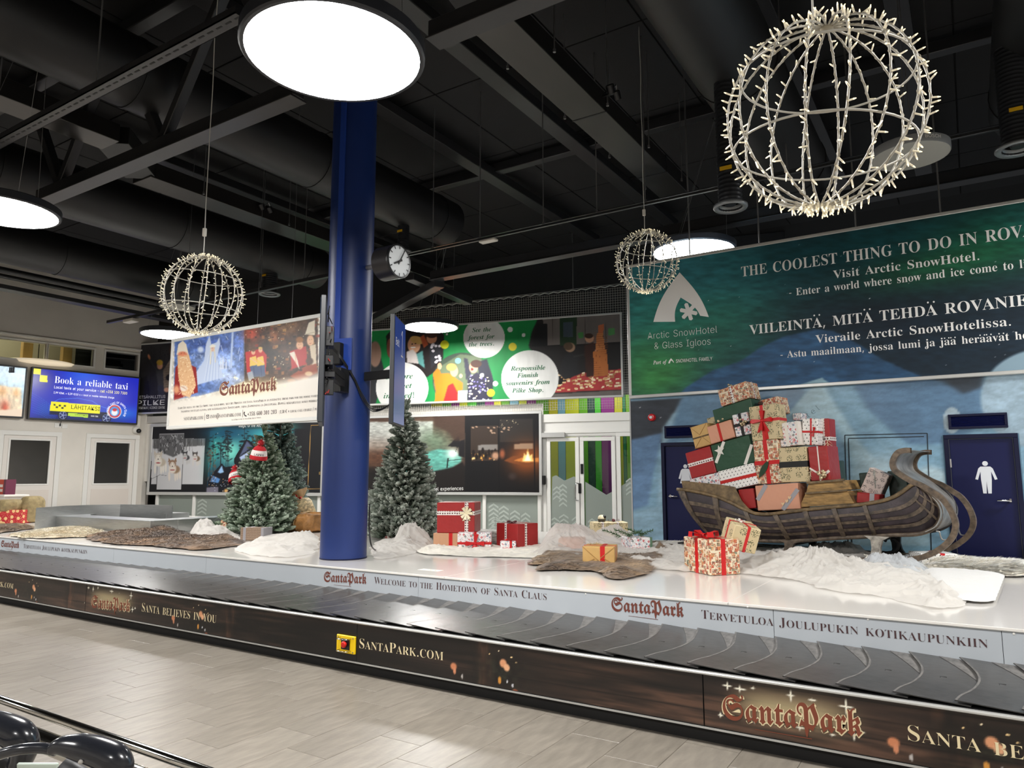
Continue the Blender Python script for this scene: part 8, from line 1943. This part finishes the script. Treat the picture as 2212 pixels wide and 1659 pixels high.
drape('plastic_sheet', 'crumpled clear plastic sheet under the curled sleigh front', 'plastic sheet', [(1850, 1222), (1930, 1208), (1985, 1212), (2010, 1238), (1960, 1262), (1880, 1250)], [(1925, 1232, .25, .09)], .06, m_film, .014, 8, crease=10)
drape('tulle_heap', 'white tulle crumpled at the far runner beneath the sleigh bench', 'fabric', [(1650, 1196), (1740, 1186), (1830, 1182), (1880, 1190), (1880, 1204), (1780, 1206), (1680, 1208)], [(1810, 1200, .35, .07), (1690, 1204, .25, .03)], .05, m_tulle, .016, 14)
drape('tulle_heap', 'white tulle spread from the sleigh stern to the reindeer hide', 'fabric', [(1330, 1190), (1450, 1176), (1560, 1180), (1640, 1196), (1600, 1222), (1480, 1236), (1380, 1222), (1330, 1208)], [(1450, 1196, .3, .03), (1600, 1204, .4, .03)], .05, m_tulle, .016, 24)
# tulle thrown over a pale pink parcel in front of the glass doors
PG = gift_base('pale pink striped gift veiled by sheer white tulle', (1206, 1186), (1262, 1186), 22, .35, p_pink, yaw=-5)
drape('tulle_veil', 'sheer white tulle veil thrown over the pale pink gift by the glass doors', 'fabric', [(1150, 1194), (1190, 1174), (1240, 1164), (1330, 1160), (1375, 1172), (1400, 1196), (1340, 1208), (1250, 1210), (1180, 1206)], [(1232, 1186, .42, .25), (1330, 1182, .34, .22), (1190, 1196, .25, .10)], .05, m_sheer, .016, 31)
drape('cotton_strip', 'strip of cream cotton wadding in front of the red gifts', 'cotton', [(905, 1186), (960, 1178), (1050, 1176), (1150, 1178), (1220, 1186), (1225, 1208), (1140, 1206), (1040, 1204), (950, 1200), (905, 1196)], [(930, 1190, .4, .02)], .03, m_cotton, .016, 41, crease=7)
drape('tulle_heap', 'white tulle puffed up at the foot of the tall frosted tree', 'fabric', [(846, 1184), (850, 1160), (890, 1150), (925, 1160), (940, 1176), (915, 1188), (870, 1194)], [(884, 1176, .26, .22), (915, 1174, .24, .14), (862, 1184, .24, .1)], .05, m_tulle, .014, 51)
drape('tulle_heap', 'white tulle lying behind the blue column around the black cable', 'fabric', [(806, 1180), (830, 1166), (880, 1176), (900, 1192), (850, 1206), (808, 1206)], [(830, 1190, .4, .05), (790, 1192, .3, .05)], .04, m_tulle, .016, 61)
drape('tulle_heap', 'low flat spread of white tulle in front of the paper parcel', 'fabric', [(510, 1190), (540, 1172), (600, 1158), (640, 1152), (685, 1160), (684, 1190), (640, 1203), (570, 1204)], [(650, 1170, .6, .07), (600, 1192, .5, .04), (690, 1184, .5, .06)], .04, m_tulle, .018, 71)
drape('tulle_heap', 'white tulle bunched beside the hide under the small fir sprig gift', 'fabric', [(408, 1160), (420, 1142), (450, 1138), (500, 1150), (520, 1166), (470, 1168), (430, 1166)], [(434, 1158, .3, .2), (465, 1160, .3, .12), (418, 1160, .2, .1)], .045, m_tulle, .016, 81)
drape('fleece_sheet', 'thick white fleece sheet with a cut edge at the stage corner by the heap', 'fleece', [(1990, 1236), (2060, 1236), (2172, 1246), (2150, 1304), (2120, 1306), (2060, 1300), (2010, 1270)], [], .012, mat('white_fleece', rgb(236, 234, 230), .95, bump=(120, .5), sheen=.4), .014, 91, th0=.035, wob=.0, sharp=True)
def hide(lab, outline, mounds, cols, nh, seed, hl=.05, amp=.02, flow=(1, .2), name='animal_hide', grp='animal hides'):
    cols = np.array(cols, float)/255
    def cf(x, y):
        a = np.clip(fbm(x*2.2, y*2.2, seed)*2.2-.6, 0, 1)[:, None]; c = np.clip(fbm(x*7, y*4, seed+4)*2-.5, 0, 1)[:, None]; return (cols[0]*(1-a)+cols[1]*a)*(1-c*.5)+cols[2]*c*.5
    nh = int(nh*1.6); hl *= .78
    T, V, F_, O = drape(name, lab, 'hide', outline, mounds, amp, vmat('hide_skin', .8, sheen=.3), .02, seed, th0=.02, wob=.1, col=cf, group=grp, rest_flat=True)
    g = np.random.RandomState(seed); vi = g.randint(0, len(V), nh); P = V[vi]+np.c_[g.uniform(-.012, .012, (nh, 2)), np.zeros(nh)]
    an = np.arctan2(flow[1], flow[0])+(fbm(P[:, 0]*2, P[:, 1]*2, seed+7)-.5)*3.2+g.normal(0, .35, nh); L_ = hl*g.uniform(.6, 1.4, nh)
    d = np.stack([np.cos(an)*.85, np.sin(an)*.85, g.uniform(.05, .3, nh)], 1)*L_[:, None]; w = np.stack([-np.sin(an), np.cos(an), np.zeros(nh)], 1)*(hl*.065)
    vs = np.concatenate([(P-w)[:, None], (P+w)[:, None], (P+d)[:, None]], 1).reshape(-1, 3); c = cf(P[:, 0], P[:, 1])*g.uniform(.7, 1.25, (nh, 1)); cc = np.repeat(c, 3, 0); cc[2::3] = np.clip(cc[2::3]*1.25, 0, 1)
    me = bpy.data.meshes.new('hair'); o0 = wloc(T); me.vertices.add(nh*3); me.vertices.foreach_set('co', (vs-o0).astype(np.float32).ravel()); me.loops.add(nh*3); me.loops.foreach_set('vertex_index', np.arange(nh*3, dtype=np.int32)); me.polygons.add(nh); me.polygons.foreach_set('loop_start', np.arange(0, nh*3, 3, dtype=np.int32)); me.polygons.foreach_set('loop_total', np.full(nh, 3, np.int32)); me.materials.append(vmat('hair_tuft', .7, sheen=.3)); me.update(calc_edges=True); set_col(me, cc); put('hair', me, T, 'stuff'); return T
BRN = [(122, 98, 72), (168, 140, 104), (78, 60, 46)]; DRK = [(84, 62, 44), (116, 90, 64), (50, 38, 30)]; CRM = [(222, 208, 182), (234, 226, 208), (206, 188, 156)]; WHT = [(232, 224, 206), (240, 236, 224), (214, 200, 172)]
hide('brown grey reindeer hide with splayed legs under the golden kraft gift', [(1144, 1222), (1165, 1204), (1220, 1194), (1290, 1192), (1360, 1202), (1400, 1196), (1430, 1186), (1444, 1202), (1420, 1222), (1400, 1234), (1370, 1248), (1330, 1253), (1285, 1240), (1270, 1236), (1200, 1234), (1150, 1234), (1180, 1224)],
     [(1290, 1222, .5, .03), (1330, 1244, .2, .05), (1430, 1196, .16, .13), (1200, 1206, .3, .04)], BRN, 14000, 3, .06, .022)
hide('dark brown reindeer hide with pale belly edge on the far stage', [(192, 1158), (240, 1152), (270, 1148), (330, 1144), (370, 1148), (420, 1156), (470, 1160), (520, 1172), (536, 1180), (500, 1182), (430, 1190), (370, 1186), (320, 1180), (270, 1178), (225, 1174), (196, 1166)],
     [(300, 1158, .5, .07), (400, 1172, .5, .06), (480, 1172, .3, .08), (350, 1154, .25, .1)], [(96, 72, 50), (150, 116, 80), (58, 44, 34)], 14000, 13, .07, .025)
hide('pale cream hide lying between the two darker hides', [(28, 1156), (80, 1150), (120, 1143), (180, 1142), (222, 1150), (200, 1160), (150, 1162), (110, 1164), (60, 1164), (34, 1162)], [(140, 1150, .5, .05)], CRM, 9000, 23, .07, .02)
hide('small dark and cream hide at the picture edge below the star print box', [(-40, 1148), (0, 1138), (40, 1134), (70, 1140), (50, 1146), (20, 1150), (-30, 1156)], [(20, 1142, .4, .05)], [(110, 84, 58), (200, 176, 136), (70, 52, 40)], 5000, 33, .06, .02)
hide('dark brown hide behind the floral gift with the red bow', [(1000, 1176), (1015, 1158), (1060, 1152), (1095, 1158), (1098, 1176), (1050, 1182)], [(1050, 1166, .4, .07)], DRK, 5000, 43, .06, .02)
hide('long haired cream hide at the stage end by the navy door', [(1990, 1226), (2020, 1210), (2080, 1208), (2150, 1216), (2230, 1224), (2230, 1246), (2150, 1246), (2070, 1240)], [(2060, 1222, .4, .05), (2160, 1230, .4, .05)], WHT, 9000, 53, .09, .02)
hide('cream fur hide spread behind the sleigh legs', [(1560, 1176), (1620, 1168), (1700, 1166), (1770, 1174), (1760, 1190), (1690, 1196), (1600, 1194)], [(1600, 1182, .25, .14), (1680, 1180, .4, .05)], WHT, 7000, 63, .09, .02)
hide('shaggy white fur hide beside the navy door and pine branch', [(1396, 1176), (1430, 1160), (1480, 1158), (1540, 1164), (1560, 1182), (1480, 1192), (1420, 1190)], [(1445, 1168, .3, .08), (1500, 1172, .4, .05)], WHT, 8000, 73, .1, .02)

# ------------------------------------------------------------------ steel barrier rail and trolley handles in the foreground
RA = thing('steel_barrier_rail', 'polished steel double barrier rail in the foreground corner', 'rail', (-2.5, 1.31, 0))
m_pol = mat('polished_steel', rgb(214, 212, 206), .1, 1.0)
b = MB(); b.tube([(-6, 1.335, .79), (-.6, 1.335, .79)], .014, 16); b.build('top_rail', m_pol, RA, smooth=True)
b = MB(); b.tube([(-6, 1.29, .735), (-.6, 1.29, .735)], .032, 20); b.build('thick_rail', m_pol, RA, smooth=True)
for x in (-4.2, -1.0):
    b = MB(); b.tube([(x, 1.31, 0), (x, 1.31, .73)], .02, 12); b.build('post', m_pol, RA, smooth=True)
    b = MB(); b.lathe([(0, .012), (.06, .012), (.065, 0)], 20, (x, 1.31, 0)); b.build('base_plate', m_pol, RA)
m_hand = mat('glossy_black_handle', rgb(34, 36, 42), .22, coat=.4); m_pale = mat('pale_green_card', rgb(206, 220, 208), .5)
HZ = lambda x, y: (x*.19, 1480+y*.19)
def trolley(lab, dx, dy, tt):
    """front of a baggage trolley handle: swept grip with a bulbous end"""
    f = lambda x, y, o=0.0: dep(HZ(x, y)[0]+dx, HZ(x, y)[1]+dy, tt+o)
    T = thing('trolley_handle', lab, 'trolley handle', f(900, 1000)); k = tt*.19/FPX
    pts = spline([f(-700, 1000, .05), f(-250, 870, .03), f(150, 745), f(450, 715), f(640, 745)], 6)
    b = MB(); b.tube(pts, [60*k+0*i for i in range(len(pts))], 16); b.build('grip_bar', m_hand, T, smooth=True)
    path = spline([f(570, 740, .0), f(700, 690), f(900, 705), f(1120, 760), f(1300, 850), f(1360, 950), f(1340, 1080), f(1290, 1200)], 6); n = len(path)
    rr = np.interp(np.linspace(0, 1, n), [0, .12, .3, .55, .75, .9, 1], [62, 95, 150, 175, 150, 128, 118])*k
    b = MB(); b.tube(path, rr, 22); b.build('bulb_housing', m_hand, T, smooth=True)
    b = MB(); b.tube([f(700, 900, -.0), f(900, 1060, .0), f(1100, 1260, 0)], [80*k, 130*k, 120*k], 14); b.build('side_shell', mat('grey_handle_shell', rgb(72, 72, 74), .5), T, smooth=True)
    MB().lathe([(0, 0), (26*k, 0), (22*k, -.004), (0, -.006)], 16, f(920, 870, -(150*k)), R=[_r2, _u2, _F]).build('rivet', mat('pale_rivet', rgb(180, 176, 170), .4), T, smooth=40)
    b = MB(); b.tube([f(1250, 1150), f(1200, 1800)], 60*k, 14); b.build('upright_tube', m_pol, T, smooth=True)
    b = MB(); c = f(430, 1010, .06); b.cbox(c, (240*k, .004, 130*k), [_r2, _F, _u2], .003); b.build('advert_card', m_pale, T); return T
trolley('glossy black trolley handle with pale rivet in the foreground, nearer the middle of the rail', 0, 0, 1.62)
trolley('glossy black trolley handle cut by the picture edge in the foreground', -206, -52, 1.78)
